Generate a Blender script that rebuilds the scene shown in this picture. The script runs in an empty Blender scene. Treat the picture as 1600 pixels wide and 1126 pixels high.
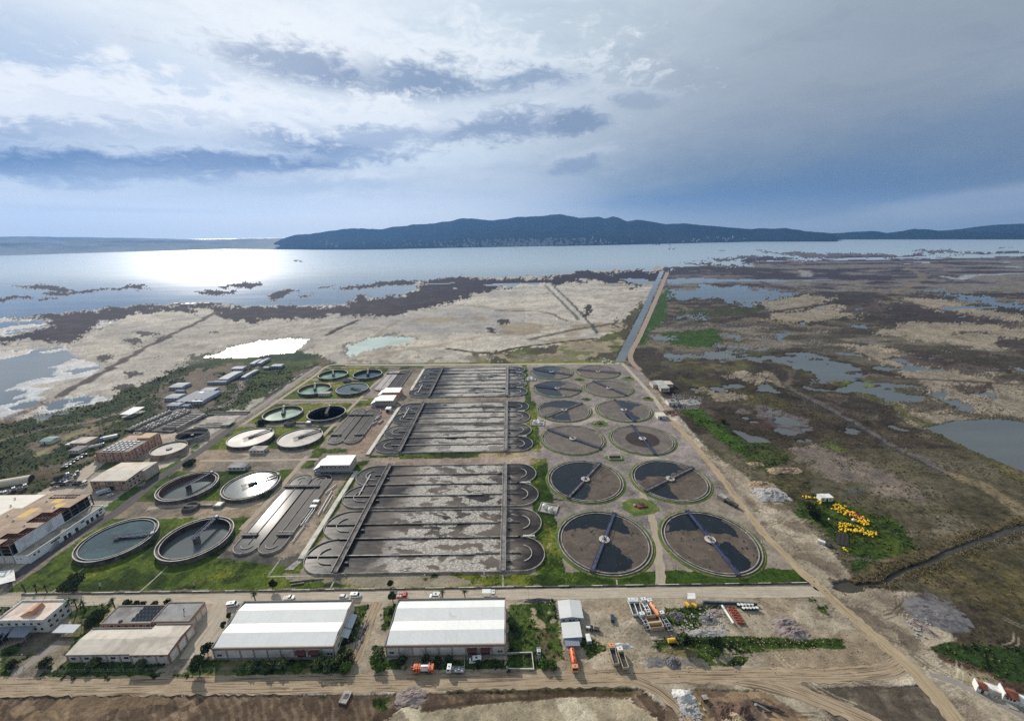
import bpy, bmesh, math, random
import numpy as np
from mathutils import Vector, Matrix
random.seed(7)
SC = bpy.context.scene
COL = SC.collection
R = math.radians
# ---------------------------------------------------------------- survey: picture point -> ground point
CF, CP, CR, CH = 658.9, 0.294436, -0.014462, 173.3
def at(x, y, z=0.0):
    c, s = math.cos(CR), math.sin(CR); a = x - 800; b = y - 563
    u = a * c + b * s; v = -a * s + b * c; uu = -v / CF; dx = u / CF
    dy = math.cos(CP) + uu * math.sin(CP); dz = -math.sin(CP) + uu * math.cos(CP)
    t = (z - CH) / dz
    return (dx * t, dy * t)
def ray(x, y):
    c, s = math.cos(CR), math.sin(CR); a = x - 800; b = y - 563
    u = a * c + b * s; v = -a * s + b * c; uu = -v / CF
    return Vector((u / CF, math.cos(CP) + uu * math.sin(CP), -math.sin(CP) + uu * math.cos(CP))).normalized()
def azel(x, y):
    d = ray(x, y); return math.atan2(d.x, d.y), math.asin(d.z)
def pix(X, Y, Z):
    dz = Z - CH; yc = Y * math.cos(CP) - dz * math.sin(CP); up = Y * math.sin(CP) + dz * math.cos(CP)
    u = CF * X / yc; v = -CF * up / yc; c, s = math.cos(CR), math.sin(CR)
    return 800 + u * c - v * s, 563 + u * s + v * c
def lin(c):
    return tuple(((v / 255) / 12.92 if v / 255 <= 0.04045 else ((v / 255 + 0.055) / 1.055) ** 2.4) for v in c)
# ---------------------------------------------------------------- numpy noise
def _h(ix, iy, seed):
    n = (ix.astype(np.int64) * 374761393 + iy.astype(np.int64) * 668265263 + seed * 974634777) & 0xffffffff
    n = ((n ^ (n >> 13)) * 1274126177) & 0xffffffff
    n = (n ^ (n >> 16)) & 0xffffffff
    n = (n * 2246822519) & 0xffffffff
    return ((n ^ (n >> 15)) & 0xffff) / 65535.0
def vnoise(x, y, seed=0):
    ix = np.floor(x); iy = np.floor(y); fx = x - ix; fy = y - iy
    fx = fx * fx * fx * (fx * (fx * 6 - 15) + 10); fy = fy * fy * fy * (fy * (fy * 6 - 15) + 10)
    a = _h(ix, iy, seed); b = _h(ix + 1, iy, seed); c = _h(ix, iy + 1, seed); d = _h(ix + 1, iy + 1, seed)
    return (a + (b - a) * fx) * (1 - fy) + (c + (d - c) * fx) * fy
def fbm(x, y, wl, octs, seed=0, cell=None, gain=0.55):
    """value noise, mean 0, about -1..1; octaves finer than the local mesh spacing fade out"""
    out = np.zeros_like(x); amp = 1.0; tot = 0
    for o in range(octs):
        a = 0.6 + 1.3 * o; ca, sa = math.cos(a), math.sin(a)
        n = vnoise((x * ca + y * sa) / wl + 17.3 * o, (-x * sa + y * ca) / wl + 5.1 * o, seed + 31 * o) * 2 - 1
        if cell is not None: n = n * np.clip(wl / (2.0 * cell) - 0.4, 0, 1)
        out += n * amp; tot += amp; amp *= gain; wl *= 0.5
    return out / tot * 1.6
def inpoly(px, py, poly):
    res = np.zeros(px.shape, bool)
    xs = [p[0] for p in poly]; ys = [p[1] for p in poly]
    bb = (px >= min(xs)) & (px <= max(xs)) & (py >= min(ys)) & (py <= max(ys))
    idx = np.nonzero(bb)[0]
    if not len(idx): return res
    x = px[idx]; y = py[idx]; r = np.zeros(x.shape, bool); n = len(poly)
    for i in range(n):
        x1, y1 = poly[i]; x2, y2 = poly[(i + 1) % n]
        if y1 == y2: continue
        r ^= ((y1 > y) != (y2 > y)) & (x < (x2 - x1) * (y - y1) / (y2 - y1) + x1)
    res[idx] = r
    return res
def dist_line(x, y, pts):
    d = np.full(x.shape, 1e9)
    for (x1, y1), (x2, y2) in zip(pts[:-1], pts[1:]):
        dx, dy = x2 - x1, y2 - y1; L = dx * dx + dy * dy + 1e-9
        t = np.clip(((x - x1) * dx + (y - y1) * dy) / L, 0, 1)
        d = np.minimum(d, np.hypot(x - x1 - t * dx, y - y1 - t * dy))
    return d
# ---------------------------------------------------------------- node helpers
class S:
    """a node socket with arithmetic"""
    def __init__(s, t, k): s.t = t; s.k = k
    def m(s, op, b=None, c=None):
        n = s.t.nodes.new('ShaderNodeMath'); n.operation = op
        for i, v in enumerate((s, b, c)):
            if v is None: continue
            if isinstance(v, S): s.t.links.new(v.k, n.inputs[i])
            else: n.inputs[i].default_value = v
        return S(s.t, n.outputs[0])
    def __add__(s, b): return s.m('ADD', b)
    def __sub__(s, b): return s.m('SUBTRACT', b)
    def __mul__(s, b): return s.m('MULTIPLY', b)
    def __truediv__(s, b): return s.m('DIVIDE', b)
    __radd__ = __add__; __rmul__ = __mul__
    def rsub(s, a): return (s * -1.0) + a
    def step(s, a, b):
        n = s.t.nodes.new('ShaderNodeMapRange'); n.interpolation_type = 'SMOOTHSTEP'
        s.t.links.new(s.k, n.inputs[0]); n.inputs[1].default_value = a; n.inputs[2].default_value = b
        if a > b:
            n.inputs[1].default_value = b; n.inputs[2].default_value = a; n.inputs[3].default_value = 1; n.inputs[4].default_value = 0
        return S(s.t, n.outputs[0])
def xyz(t, vec):
    n = t.nodes.new('ShaderNodeSeparateXYZ'); t.links.new(vec, n.inputs[0])
    return [S(t, o) for o in n.outputs]
def comb(t, a, b, c):
    n = t.nodes.new('ShaderNodeCombineXYZ')
    for i, v in enumerate((a, b, c)):
        if isinstance(v, S): t.links.new(v.k, n.inputs[i])
        else: n.inputs[i].default_value = v
    return n.outputs[0]
def noise(t, vec, scale, detail=3, rough=0.55, dist=0.0, typ='FBM'):
    n = t.nodes.new('ShaderNodeTexNoise'); n.inputs['Scale'].default_value = scale
    n.inputs['Detail'].default_value = detail; n.inputs['Roughness'].default_value = rough
    n.inputs['Distortion'].default_value = dist
    if vec is not None: t.links.new(vec, n.inputs['Vector'])
    return S(t, n.outputs[0])
def mixc(t, f, a, b, mode='MIX'):
    n = t.nodes.new('ShaderNodeMix'); n.data_type = 'RGBA'; n.blend_type = mode
    for i, v in ((0, f), (6, a), (7, b)):
        if isinstance(v, S): t.links.new(v.k, n.inputs[i])
        elif hasattr(v, 'is_output'): t.links.new(v, n.inputs[i])
        elif i == 0: n.inputs[i].default_value = v
        else: n.inputs[i].default_value = tuple(v)[:3] + (1,)
    return S(t, n.outputs[2])
MATS = {}
def newmat(name):
    m = bpy.data.materials.new(name); m.use_nodes = True; t = m.node_tree
    return m, t, t.nodes['Principled BSDF']
def wpos(t): return t.nodes.new('ShaderNodeNewGeometry').outputs['Position']
def mat(name, c, rough=0.8, var=0.18, scale=0.6, dirt=None, dirt_amt=0.0, metal=0.0, bump=0.0, spec=0.3, fine=0.1, streak=None):
    """plain surface with world-space mottling, worn patches of a second colour, light bump"""
    if name in MATS: return MATS[name]
    m, t, b = newmat(name); p = wpos(t)
    n1 = noise(t, p, scale, 4, 0.6); n2 = noise(t, p, scale * 9, 2, 0.6)
    k = (n1 - 0.5) * (var * 2.4) + (n2 - 0.5) * (fine * 2.0) + 1.0
    cc = mixc(t, 1.0, c, comb(t, k, k, k), 'MULTIPLY')
    if dirt is not None:
        n3 = noise(t, p, scale * 0.45, 5, 0.65, 0.6)
        cc = mixc(t, (n3.step(0.56 - dirt_amt * 0.35, 0.72 - dirt_amt * 0.2)) * min(1, 0.5 + dirt_amt), cc, dirt)
    t.links.new(cc.k, b.inputs['Base Color'])
    b.inputs['Roughness'].default_value = rough; b.inputs['Metallic'].default_value = metal
    b.inputs['Specular IOR Level'].default_value = spec
    if bump:
        bn = t.nodes.new('ShaderNodeBump'); bn.inputs['Strength'].default_value = bump; bn.inputs['Distance'].default_value = 0.05
        t.links.new(n2.k, bn.inputs['Height']); t.links.new(bn.outputs[0], b.inputs['Normal'])
    MATS[name] = m
    return m
# ---------------------------------------------------------------- mesh builder
class MB:
    def __init__(s): s.v = []; s.f = []; s.mi = []; s.cur = 0
    def add(s, vs, fs):
        o = len(s.v); s.v += [tuple(v) for v in vs]
        for f in fs: s.f.append([i + o for i in f]); s.mi.append(s.cur)
        return s
    def box(s, c, d, rz=0.0, M=None):
        """c = centre of the base, d = size"""
        x, y, z = d[0] / 2, d[1] / 2, d[2]; ca, sa = math.cos(rz), math.sin(rz)
        vs = []
        for zz in (0, z):
            for a, b in ((-x, -y), (x, -y), (x, y), (-x, y)):
                vs.append((c[0] + a * ca - b * sa, c[1] + a * sa + b * ca, c[2] + zz))
        if M: vs = [M @ Vector(v) for v in vs]
        return s.add(vs, [(3, 2, 1, 0), (4, 5, 6, 7), (0, 1, 5, 4), (1, 2, 6, 5), (2, 3, 7, 6), (3, 0, 4, 7)])
    def bb(s, x0, x1, y0, y1, z0, z1): return s.box(((x0 + x1) / 2, (y0 + y1) / 2, z0), (x1 - x0, y1 - y0, z1 - z0))
    def prism(s, poly, z0, z1, cap=True):
        n = len(poly)
        if sum(poly[i][0] * poly[(i + 1) % n][1] - poly[(i + 1) % n][0] * poly[i][1] for i in range(n)) < 0: poly = poly[::-1]
        vs = [(p[0], p[1], z0) for p in poly] + [(p[0], p[1], z1) for p in poly]
        fs = [(i, (i + 1) % n, n + (i + 1) % n, n + i) for i in range(n)]
        if cap: fs += [tuple(range(n, 2 * n)), tuple(range(n - 1, -1, -1))]
        return s.add(vs, fs)
    def tube(s, a, b, r, n=6, r2=None, cap=True):
        a = Vector(a); b = Vector(b); d = (b - a)
        if d.length < 1e-6: return s
        d.normalize(); u = d.orthogonal().normalized(); w = d.cross(u); r2 = r if r2 is None else r2
        vs = [a + (u * math.cos(2 * math.pi * i / n) + w * math.sin(2 * math.pi * i / n)) * r for i in range(n)]
        vs += [b + (u * math.cos(2 * math.pi * i / n) + w * math.sin(2 * math.pi * i / n)) * r2 for i in range(n)]
        fs = [(i, (i + 1) % n, n + (i + 1) % n, n + i) for i in range(n)]
        if cap: fs += [tuple(range(n - 1, -1, -1)), tuple(range(n, 2 * n))]
        return s.add(vs, fs)
    def path(s, pts, r, n=6):
        for a, b in zip(pts[:-1], pts[1:]): s.tube(a, b, r, n)
        return s
    def lathe(s, prof, n=48, c=(0, 0), a0=0.0, a1=2 * math.pi, closed=False):
        """prof = [(r, z)...] turned about c; closed joins last profile point to the first"""
        full = abs(a1 - a0 - 2 * math.pi) < 1e-6; k = n if full else n + 1; m = len(prof)
        vs = []
        for i in range(k):
            a = a0 + (a1 - a0) * i / n
            for r, z in prof: vs.append((c[0] + r * math.cos(a), c[1] + r * math.sin(a), z))
        fs = []
        for i in range(n):
            j = (i + 1) % k if full else i + 1
            for q in range(m if closed else m - 1):
                q2 = (q + 1) % m
                fs.append((i * m + q, j * m + q, j * m + q2, i * m + q2))
        if not full and closed:
            fs += [tuple(range(m)), tuple((k - 1) * m + q for q in range(m - 1, -1, -1))]
        return s.add(vs, fs)
    def ring(s, ri, ro, z0, z1, n=48, c=(0, 0), a0=0.0, a1=2 * math.pi):
        return s.lathe([(ro, z0), (ro, z1), (ri, z1), (ri, z0)], n, c, a0, a1, True)
    def disc(s, r, z, n=48, c=(0, 0)):
        return s.add([(c[0] + r * math.cos(2 * math.pi * i / n), c[1] + r * math.sin(2 * math.pi * i / n), z) for i in range(n)], [tuple(range(n))])
    def wall(s, pts, th, z0, z1, closed=False):
        """a wall of thickness th along a line of points"""
        n = len(pts); P = [Vector((p[0], p[1])) for p in pts]; L = []; Rr = []
        for i in range(n):
            a = P[i - 1] if (i > 0 or closed) else P[i]; b = P[(i + 1) % n] if (i < n - 1 or closed) else P[i]
            if i == 0 and not closed: d = P[1] - P[0]
            elif i == n - 1 and not closed: d = P[-1] - P[-2]
            else:
                d1 = (P[i] - a).normalized(); d2 = (b - P[i]).normalized(); d = d1 + d2
            d.normalize(); nn = Vector((-d.y, d.x)); k = 1.0
            if (0 < i < n - 1) or closed:
                k = 1.0 / max(0.4, abs(Vector((-d1.y, d1.x)).dot(nn)))
            L.append(P[i] + nn * th / 2 * k); Rr.append(P[i] - nn * th / 2 * k)
        vs = []
        for l, r in zip(L, Rr): vs += [(l.x, l.y, z0), (l.x, l.y, z1), (r.x, r.y, z1), (r.x, r.y, z0)]
        fs = []
        for i in range(n if closed else n - 1):
            j = (i + 1) % n
            for q in range(4): fs.append((i * 4 + q, i * 4 + (q + 1) % 4, j * 4 + (q + 1) % 4, j * 4 + q))
        if not closed: fs += [(3, 2, 1, 0), tuple((n - 1) * 4 + q for q in range(4))]
        return s.add(vs, fs)
    def quad(s, a, b, c, d): return s.add([a, b, c, d], [(0, 1, 2, 3)])
    def dome(s, c, r, h, n=12, m=4):
        return s.lathe([(r * math.cos(q / m * math.pi / 2) + (0.001 if q == m else 0), c[2] + h * math.sin(q / m * math.pi / 2)) for q in range(m + 1)], n, (c[0], c[1]))
    def ball(s, c, r, n=8, m=5, sq=(1, 1, 1)):
        vs = []; fs = []
        for j in range(m + 1):
            ph = -math.pi / 2 + math.pi * j / m
            for i in range(n):
                a = 2 * math.pi * i / n
                vs.append((c[0] + r * sq[0] * math.cos(ph) * math.cos(a), c[1] + r * sq[1] * math.cos(ph) * math.sin(a), c[2] + r * sq[2] * math.sin(ph)))
        for j in range(m):
            for i in range(n): fs.append((j * n + i, j * n + (i + 1) % n, (j + 1) * n + (i + 1) % n, (j + 1) * n + i))
        return s.add(vs, fs)
    def build(s, name, mats, parent=None, smooth=False, loc=None):
        me = bpy.data.meshes.new(name); me.from_pydata(s.v, [], s.f)
        if not isinstance(mats, (list, tuple)): mats = [mats]
        for m in mats: me.materials.append(m)
        if len(mats) > 1: me.polygons.foreach_set('material_index', s.mi)
        bm = bmesh.new(); bm.from_mesh(me); bmesh.ops.recalc_face_normals(bm, faces=bm.faces); bm.to_mesh(me); bm.free()
        if smooth: me.polygons.foreach_set('use_smooth', [True] * len(me.polygons))
        me.update()
        o = bpy.data.objects.new(name, me); COL.objects.link(o)
        if parent is not None: o.parent = parent
        if loc is not None: o.location = loc
        return o
def thing(name, label, cat, loc=(0, 0, 0), rz=0.0, group=None):
    o = bpy.data.objects.new(name, None); o.empty_display_size = 0.5; COL.objects.link(o)
    o.location = loc; o.rotation_euler = (0, 0, rz)
    return tag(o, label, cat, group)
def tag(o, label, cat, group=None):
    o['label'] = label; o['category'] = cat
    if group: o['group'] = group
    return o
def kind(o, k, label=None, cat=None):
    o['kind'] = k
    if label: o['label'] = label
    if cat: o['category'] = cat
    return o
def copy_tree(o, parent=None):
    c = o.copy(); COL.objects.link(c)
    if parent is not None: c.parent = parent
    for ch in [k for k in CHILD.get(o.name, [])]: copy_tree(ch, c)
    return c
CHILD = {}
def index_children():
    CHILD.clear()
    for o in bpy.data.objects:
        if o.parent: CHILD.setdefault(o.parent.name, []).append(o)
def clone(o, label=None, loc=None, rz=None, group=None, scale=None):
    if o.name not in CHILD: index_children()
    c = copy_tree(o)
    if label: c['label'] = label
    if loc is not None: c.location = loc
    if rz is not None: c.rotation_euler = (0, 0, rz)
    if group: c['group'] = group
    if scale is not None: c.scale = scale if isinstance(scale, (tuple, list)) else (scale,) * 3
    return c
# ================================================================ camera, sun, sky
cam = bpy.data.cameras.new('camera'); cam.sensor_width = 36.0; cam.lens = 36.0 * CF / 1600.0
cam.clip_start = 1.0; cam.clip_end = 80000.0
co = bpy.data.objects.new('camera', cam); COL.objects.link(co)
fw = Vector((0, math.cos(CP), -math.sin(CP))); upv = Vector((0, math.sin(CP), math.cos(CP))); rt = Vector((1, 0, 0))
c_, s_ = math.cos(CR), math.sin(CR)
right = rt * c_ + upv * s_ * 1.0
# picture x axis = u*c - v*s ; picture y (down) = u*s + v*c
right = rt * c_ - (-upv) * s_; down = rt * s_ + (-upv) * c_
M = Matrix((right, -down, -fw)).transposed().to_4x4(); M.translation = (0, 0, CH)
co.matrix_world = M
SC.camera = co
SUN_AZ, SUN_EL = R(-34.5), R(28.0)
sd = Vector((math.sin(SUN_AZ) * math.cos(SUN_EL), math.cos(SUN_AZ) * math.cos(SUN_EL), math.sin(SUN_EL)))
sl = bpy.data.lights.new('sun', 'SUN'); sl.energy = 4.6; sl.angle = R(0.6); sl.color = (1.0, 0.93, 0.83)
so = bpy.data.objects.new('sun', sl); COL.objects.link(so); so.rotation_euler = (-sd).to_track_quat('-Z', 'Y').to_euler(); so.location = (0, 0, 900)
W = bpy.data.worlds.new('World'); SC.world = W; W.use_nodes = True; t = W.node_tree
bg = t.nodes['Background']; bg.inputs['Strength'].default_value = 0.095
sky = t.nodes.new('ShaderNodeTexSky'); sky.sky_type = 'NISHITA'; sky.sun_disc = False
sky.sun_elevation = SUN_EL; sky.sun_rotation = SUN_AZ; sky.air_density = 1.0; sky.dust_density = 1.5; sky.altitude = 170
tc = t.nodes.new('ShaderNodeTexCoord'); dx, dy, dz = xyz(t, tc.outputs['Generated'])
el = dz.m('ARCSINE') * (180 / math.pi); az = dx.m('ARCTAN2', dy) * (180 / math.pi)
zz = dz.m('MAXIMUM', 0.0) + 0.10
cu = dx / zz; cv = dy / zz
pl = comb(t, cu * 0.55, cv * 1.0, 0.0)          # cloud deck seen from below
sunny = dx * sd.x + dy * sd.y + dz * sd.z        # cosine of the angle to the sun
n_big = noise(t, pl, 0.42, 5, 0.55, 0.5); n_mid = noise(t, pl, 1.3, 6, 0.6, 0.8)
ae = comb(t, az * 0.045, el * 0.16, 3.7); n_str = noise(t, ae, 1.3, 6, 0.6, 0.6); n_edge = noise(t, comb(t, az * 0.09, el * 0.24, 9.1), 1.5, 3, 0.6, 0.2) * 0.62 + noise(t, comb(t, az * 0.16, el * 0.34, 4.4), 3.0, 6, 0.68, 0.5) * 0.5 - 0.06
def sc10(c, k=1.0): return tuple(v * 10 * k for v in lin(c))
# high veil: white near the sun, slate to the right
g = sunny.step(0.30, 0.97)
veil = mixc(t, g, sc10((152, 163, 173)), sc10((212, 226, 234)))
veil = mixc(t, (n_big.step(0.35, 0.68)) * 0.55, veil, mixc(t, g, sc10((172, 183, 191)), sc10((242, 247, 250))))
veil = mixc(t, (n_str.step(0.48, 0.72)) * 0.40, veil, mixc(t, g, sc10((120, 136, 154)), sc10((190, 203, 217))))
n_tx = noise(t, comb(t, az * 0.05, el * 0.14, 21.0), 2.2, 8, 0.66, 0.5)
veil = mixc(t, n_tx.step(0.50, 0.70) * 0.30, veil, mixc(t, g, sc10((116, 132, 152)), sc10((186, 200, 218))))
veil = mixc(t, n_tx.step(0.46, 0.30) * 0.35, veil, mixc(t, g, sc10((164, 176, 188)), sc10((250, 251, 252))))
cover = (n_mid - 0.5) * 0.45 + 0.94
cover = cover.m('MINIMUM', 1.0)
def blob(px, py, rx, ry, tilt=0.0, soft=0.55, amp=0.8):
    """soft patch of sky centred where the photograph has it (degrees), frayed with noise"""
    a0, e0 = azel(px, py); a0 = math.degrees(a0); e0 = math.degrees(e0)
    ca, sa = math.cos(R(tilt)), math.sin(R(tilt)); a = az - a0; e = el - e0
    p = (a * ca + e * sa) / rx; q = (e * ca - a * sa) / ry
    return (p * p + q * q).m('SQRT').rsub(1.0) * soft + (n_edge - 0.5) * amp
# blue gap upper left
gap = blob(0, 130, 24, 7.5, 0, 0.9, 0.9).step(-0.1, 0.6)
colr = mixc(t, cover, mixc(t, 1.0, sky.outputs[0], (1.0, 1.0, 1.06), 'MULTIPLY'), veil)
colr = mixc(t, gap * 0.8, colr, sc10((150, 178, 214)))
# slate shade over the right half, deepening to the hills
mid = blob(1250, 200, 34, 12, -6, 0.7, 0.5).step(-0.2, 0.6)
colr = mixc(t, mid * 0.45, colr, sc10((148, 157, 168)))
low = blob(1360, 330, 42, 9.5, -5, 0.8, 0.35).step(-0.2, 0.75)
colr = mixc(t, low * 0.85, colr, sc10((98, 121, 146)))
str2 = blob(1520, 205, 26, 3.2, 10, 0.8, 1.0).step(-0.1, 0.7)
colr = mixc(t, str2 * 0.5, colr, sc10((108, 130, 158)))
str3 = blob(1180, 300, 22, 2.2, 4, 0.8, 0.8).step(-0.1, 0.7)
colr = mixc(t, str3 * 0.5, colr, sc10((96, 122, 156)))
lite = blob(1580, 310, 17, 1.7, 7, 0.9, 0.7).step(-0.05, 0.6)
colr = mixc(t, lite * 0.9, colr, sc10((186, 192, 196)))
lit2 = blob(1350, 350, 14, 0.7, 0, 0.9, 0.9).step(-0.1, 0.6)
colr = mixc(t, lit2 * 0.5, colr, sc10((150, 164, 178)))
lit3 = blob(760, 300, 16, 3.2, 0, 0.9, 0.9).step(-0.1, 0.6)
colr = mixc(t, lit3 * 0.5, colr, sc10((206, 212, 218)))
# long cloud banks: lit tops, blue-grey undersides
for (px, py, rx, ry, tl, dk, lc, dc) in (
        (640, 150, 26.4, 4.93, -1.5, 0.55, (240, 246, 250), (206, 215, 226)),
        (650, 127, 26, 2.9, -2.5, 0.9, (242, 247, 250), (128, 148, 176)),
        (480, 108, 9.5, 2.5, -4.5, 0.95, (248, 251, 252), (104, 128, 164)),
        (830, 128, 8.8, 2.17, 3.5, 0.75, (226, 234, 240), (124, 146, 176)),
        (770, 202, 16, 2.5, 5.5, 0.9, (222, 230, 238), (140, 156, 182)),
        (900, 190, 4.4, 1.74, 5.5, 0.8, (200, 210, 220), (120, 138, 166)),
        (340, 180, 11.0, 1.3, 3.5, 0.9, (252, 253, 254), (246, 249, 252)),
        (160, 210, 28.6, 3.77, 3.5, 0.9, (254, 254, 254), (214, 223, 234)),
        (290, 222, 31, 3.6, 3.5, 0.9, (250, 252, 253), (146, 168, 200)),
        (480, 238, 11.5, 3.1, 1.5, 0.95, (240, 245, 249), (92, 122, 166)),
        (40, 226, 15.4, 2.5, 4.5, 0.9, (250, 252, 253), (120, 146, 184)),
        (265, 247, 13, 0.9, 3.0, 0.8, (246, 249, 251), (234, 240, 246)),
        (265, 263, 22, 2.1, 2.8, 1.0, (200, 212, 226), (68, 104, 154)),
        (600, 213, 9.9, 1.3, 3.5, 0.8, (240, 245, 249), (160, 176, 202)),
        (910, 257, 5.5, 1.16, 10.5, 0.7, (200, 208, 216), (128, 146, 172)),
        (1000, 160, 4.4, 0.87, -4.5, 0.5, (190, 200, 210), (130, 148, 170)),
        (500, 290, 11.0, 1.01, 5.5, 0.6, (240, 243, 244), (186, 198, 212))):
    top = blob(px, py - ry * 8, rx * 1.02, ry * 1.25, tl, 0.75, 2.3).step(-0.05, 0.42)
    bot = blob(px, py, rx, ry, tl, 0.75, 2.3).step(-0.02, 0.55)
    colr = mixc(t, top * 0.75, colr, sc10(lc)); colr = mixc(t, bot * dk, colr, sc10(dc))
# lower sky: cream light under the banks and a clear pale band above the left horizon
cream = blob(560, 325, 20, 2.2, 0, 0.8).step(-0.25, 0.7)
colr = mixc(t, cream * 0.45, colr, sc10((234, 236, 230)))
grey = blob(330, 300, 24, 3.2, 2, 0.9, 1.2).step(-0.1, 0.6)
colr = mixc(t, grey * 0.6, colr, sc10((192, 203, 218)))
hz = el.step(5.5, 0.5)
colr = mixc(t, hz * az.step(20.0, -22.0) * 0.9, colr, sc10((246, 240, 228), 1.45))
hz2 = el.step(4.0, 0.3)
colr = mixc(t, hz2 * 0.5, colr, sc10((196, 206, 212)))
cir = blob(120, 325, 14, 0.35, -1, 0.9).step(-0.2, 0.6)
colr = mixc(t, cir * 0.7, colr, sc10((240, 240, 232)))
# bright forward glow round the veiled sun
glow = sunny.step(0.90, 1.0)
colr = mixc(t, glow * 0.4, colr, sc10((246, 249, 252)))
glow2 = sunny.step(0.9935, 0.9996)
colr = mixc(t, glow2, colr, sc10((255, 252, 244), 3.2))
# below the horizon
colr = mixc(t, el.step(0.0, -2.0), colr, sc10((120, 140, 155)))
t.links.new(colr.k, bg.inputs['Color'])
W.cycles.sampling_method = 'NONE'; W.cycles.sample_map_resolution = 512
SC.view_settings.view_transform = 'Standard'; SC.view_settings.look = 'None'; SC.view_settings.exposure = 0.08; SC.view_settings.gamma = 1.0
SC.cycles.use_denoising = False
SC.cycles.max_bounces = 4; SC.cycles.volume_bounces = 0; SC.cycles.transparent_max_bounces = 8
SC.cycles.sample_clamp_indirect = 6.0
# ================================================================ haze: the air over the whole delta
hb = MB().box((0, 4500, -6), (30000, 19500, 1040)).build('haze', newmat('haze')[0])
hm = hb.data.materials[0]; hm.cycles.homogeneous_volume = True; t = hm.node_tree; t.nodes.remove(t.nodes['Principled BSDF'])
pv = t.nodes.new('ShaderNodeVolumePrincipled'); pv.inputs['Color'].default_value = (0.23, 0.49, 0.98, 1)
pv.inputs['Density Attribute'].default_value = ''; pv.inputs['Density'].default_value = 5.4e-5; pv.inputs['Anisotropy'].default_value = 0.3
t.links.new(pv.outputs[0], t.nodes['Material Output'].inputs['Volume'])
kind(hb, 'stuff')
hb.display_type = 'WIRE'
# ================================================================ the ground: one sheet, plant yard, marsh, mudflats, sea bed
def srg(r, g, b): return np.array(lin((r, g, b)))
def grid_ground():
    rows = [11, 13, 15.5]
    dyv = 17.5
    while dyv < 800: rows.append(dyv); dyv += 1.0 if dyv < 60 else 1.35
    while dyv < 1500: rows.append(dyv); dyv += 14
    rows = np.array(rows)
    v = -CF * math.tan(CP) + rows                      # picture rows below the horizon -> ground distance
    uu = -v / CF; dyy = math.cos(CP) + uu * math.sin(CP); dzz = -math.sin(CP) + uu * math.cos(CP)
    tt = -CH / dzz; Y = dyy * tt
    cols = np.concatenate([np.arange(-1500, -1000, 25), np.arange(-1000, 1000, 1.9), np.arange(1000, 1501, 25)]) / CF
    X = np.outer(tt, cols); Yg = np.repeat(Y[:, None], len(cols), 1)
    return X, Yg, tt
GX, GY, GT = grid_ground()
nr, nc = GX.shape
X = GX.ravel(); Y = GY.ravel()
cell = np.repeat(np.gradient(GY[:, 0])[:, None] * -1, nc, 1).ravel(); cell = np.abs(cell)
cellx = np.repeat((GT * 1.9 / CF)[:, None], nc, 1).ravel()
cs = np.sqrt(cell * cellx) * 1.2
px, py = pix(X, Y, np.zeros_like(X))
# ragged edges: the sample point wanders a little before each patch test
wl = np.maximum(cs * 14, 3.0)
wx = fbm(px, py * 2.6, 26, 5, 11); wy = fbm(px, py * 2.6, 26, 5, 77)
wx2 = fbm(px, py * 2.2, 9, 4, 15); wy2 = fbm(px, py * 2.2, 9, 4, 71)
def wpx(a): return px + wx * a + wx2 * a * 0.5, py + (wy * a + wy2 * a * 0.5) * 0.38
_r = np.random.RandomState(3); _jx = _r.normal(size=len(X)); _jy = _r.normal(size=len(X))
PW = {a: (wpx(a)[0] + _jx * j, wpx(a)[1] + _jy * j * 0.5) for a, j in ((0, 0), (3, 0.8), (7, 1.7), (14, 2.4), (24, 3.0))}
n1 = fbm(X, Y, 420, 7, 1, cs); n2 = fbm(X, Y, 90, 6, 2, cs); n3 = fbm(X, Y, 22, 5, 3, cs); n4 = fbm(X, Y, 6, 3, 4, cs)
sx = fbm(X * 0.25, Y * 1.0, 160, 6, 5, cs)             # marsh banding, long east-west
col = np.zeros((len(X), 3)); water = np.zeros(len(X)); wet = np.zeros(len(X)); rough = np.zeros(len(X)); veg = np.zeros(len(X))
def put(mask, c, a=1.0):
    m = (mask.astype(float) * a)[:, None]; col[:] = col * (1 - m) + np.asarray(c)[None, :] * m
def patch(poly, c, w=7, a=1.0, thr=None, nz=None, wat=None, we=None, ro=None, ve=None):
    m = inpoly(*PW[w], poly)
    if thr is not None: m = m & (nz > thr)
    if c is not None: put(m, c, a)
    if wat is not None: water[m] = wat
    if we is not None: wet[m] = we
    if ro is not None: rough[m] = ro
    if ve is not None: veg[m] = ve
    return m
def linep(pts, w, c, a=1.0, nzw=0.35, we=None, ro=None, wat=None, ve=None):
    """a line on the ground given through picture points, w metres wide"""
    g = [at(*p) for p in pts]; d = dist_line(X + n3 * w * nzw * 1.5, Y + n2 * w * nzw * 1.5, g)
    wd = np.maximum(w, cs * 0.75)
    m = np.clip((wd / 2 - d) / (wd * 0.25) + 0.5, 0, 1) * np.clip(w / (cs * 0.75), 0, 1) ** 0.5
    put(m, c, a)
    mm = m > 0.5
    if we is not None: wet[mm] = we
    if ro is not None: rough[mm] = ro
    if wat is not None: water[mm] = wat
    if ve is not None: veg[mm] = ve
    return mm
def zoomp(ox, oy, k, pts): return [(ox + a / k, oy + b / k) for a, b in pts]
MUD = srg(188, 179, 166); MUDG = srg(150, 140, 126); DARK = srg(52, 44, 50); BRN = srg(98, 88, 78); BRN2 = srg(126, 114, 100)
GRN = srg(70, 92, 34); GRND = srg(46, 60, 30); OLV = srg(84, 84, 46); GRAV = srg(152, 142, 135); PALE = srg(186, 172, 150); SOIL = srg(112, 94, 76)
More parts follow.
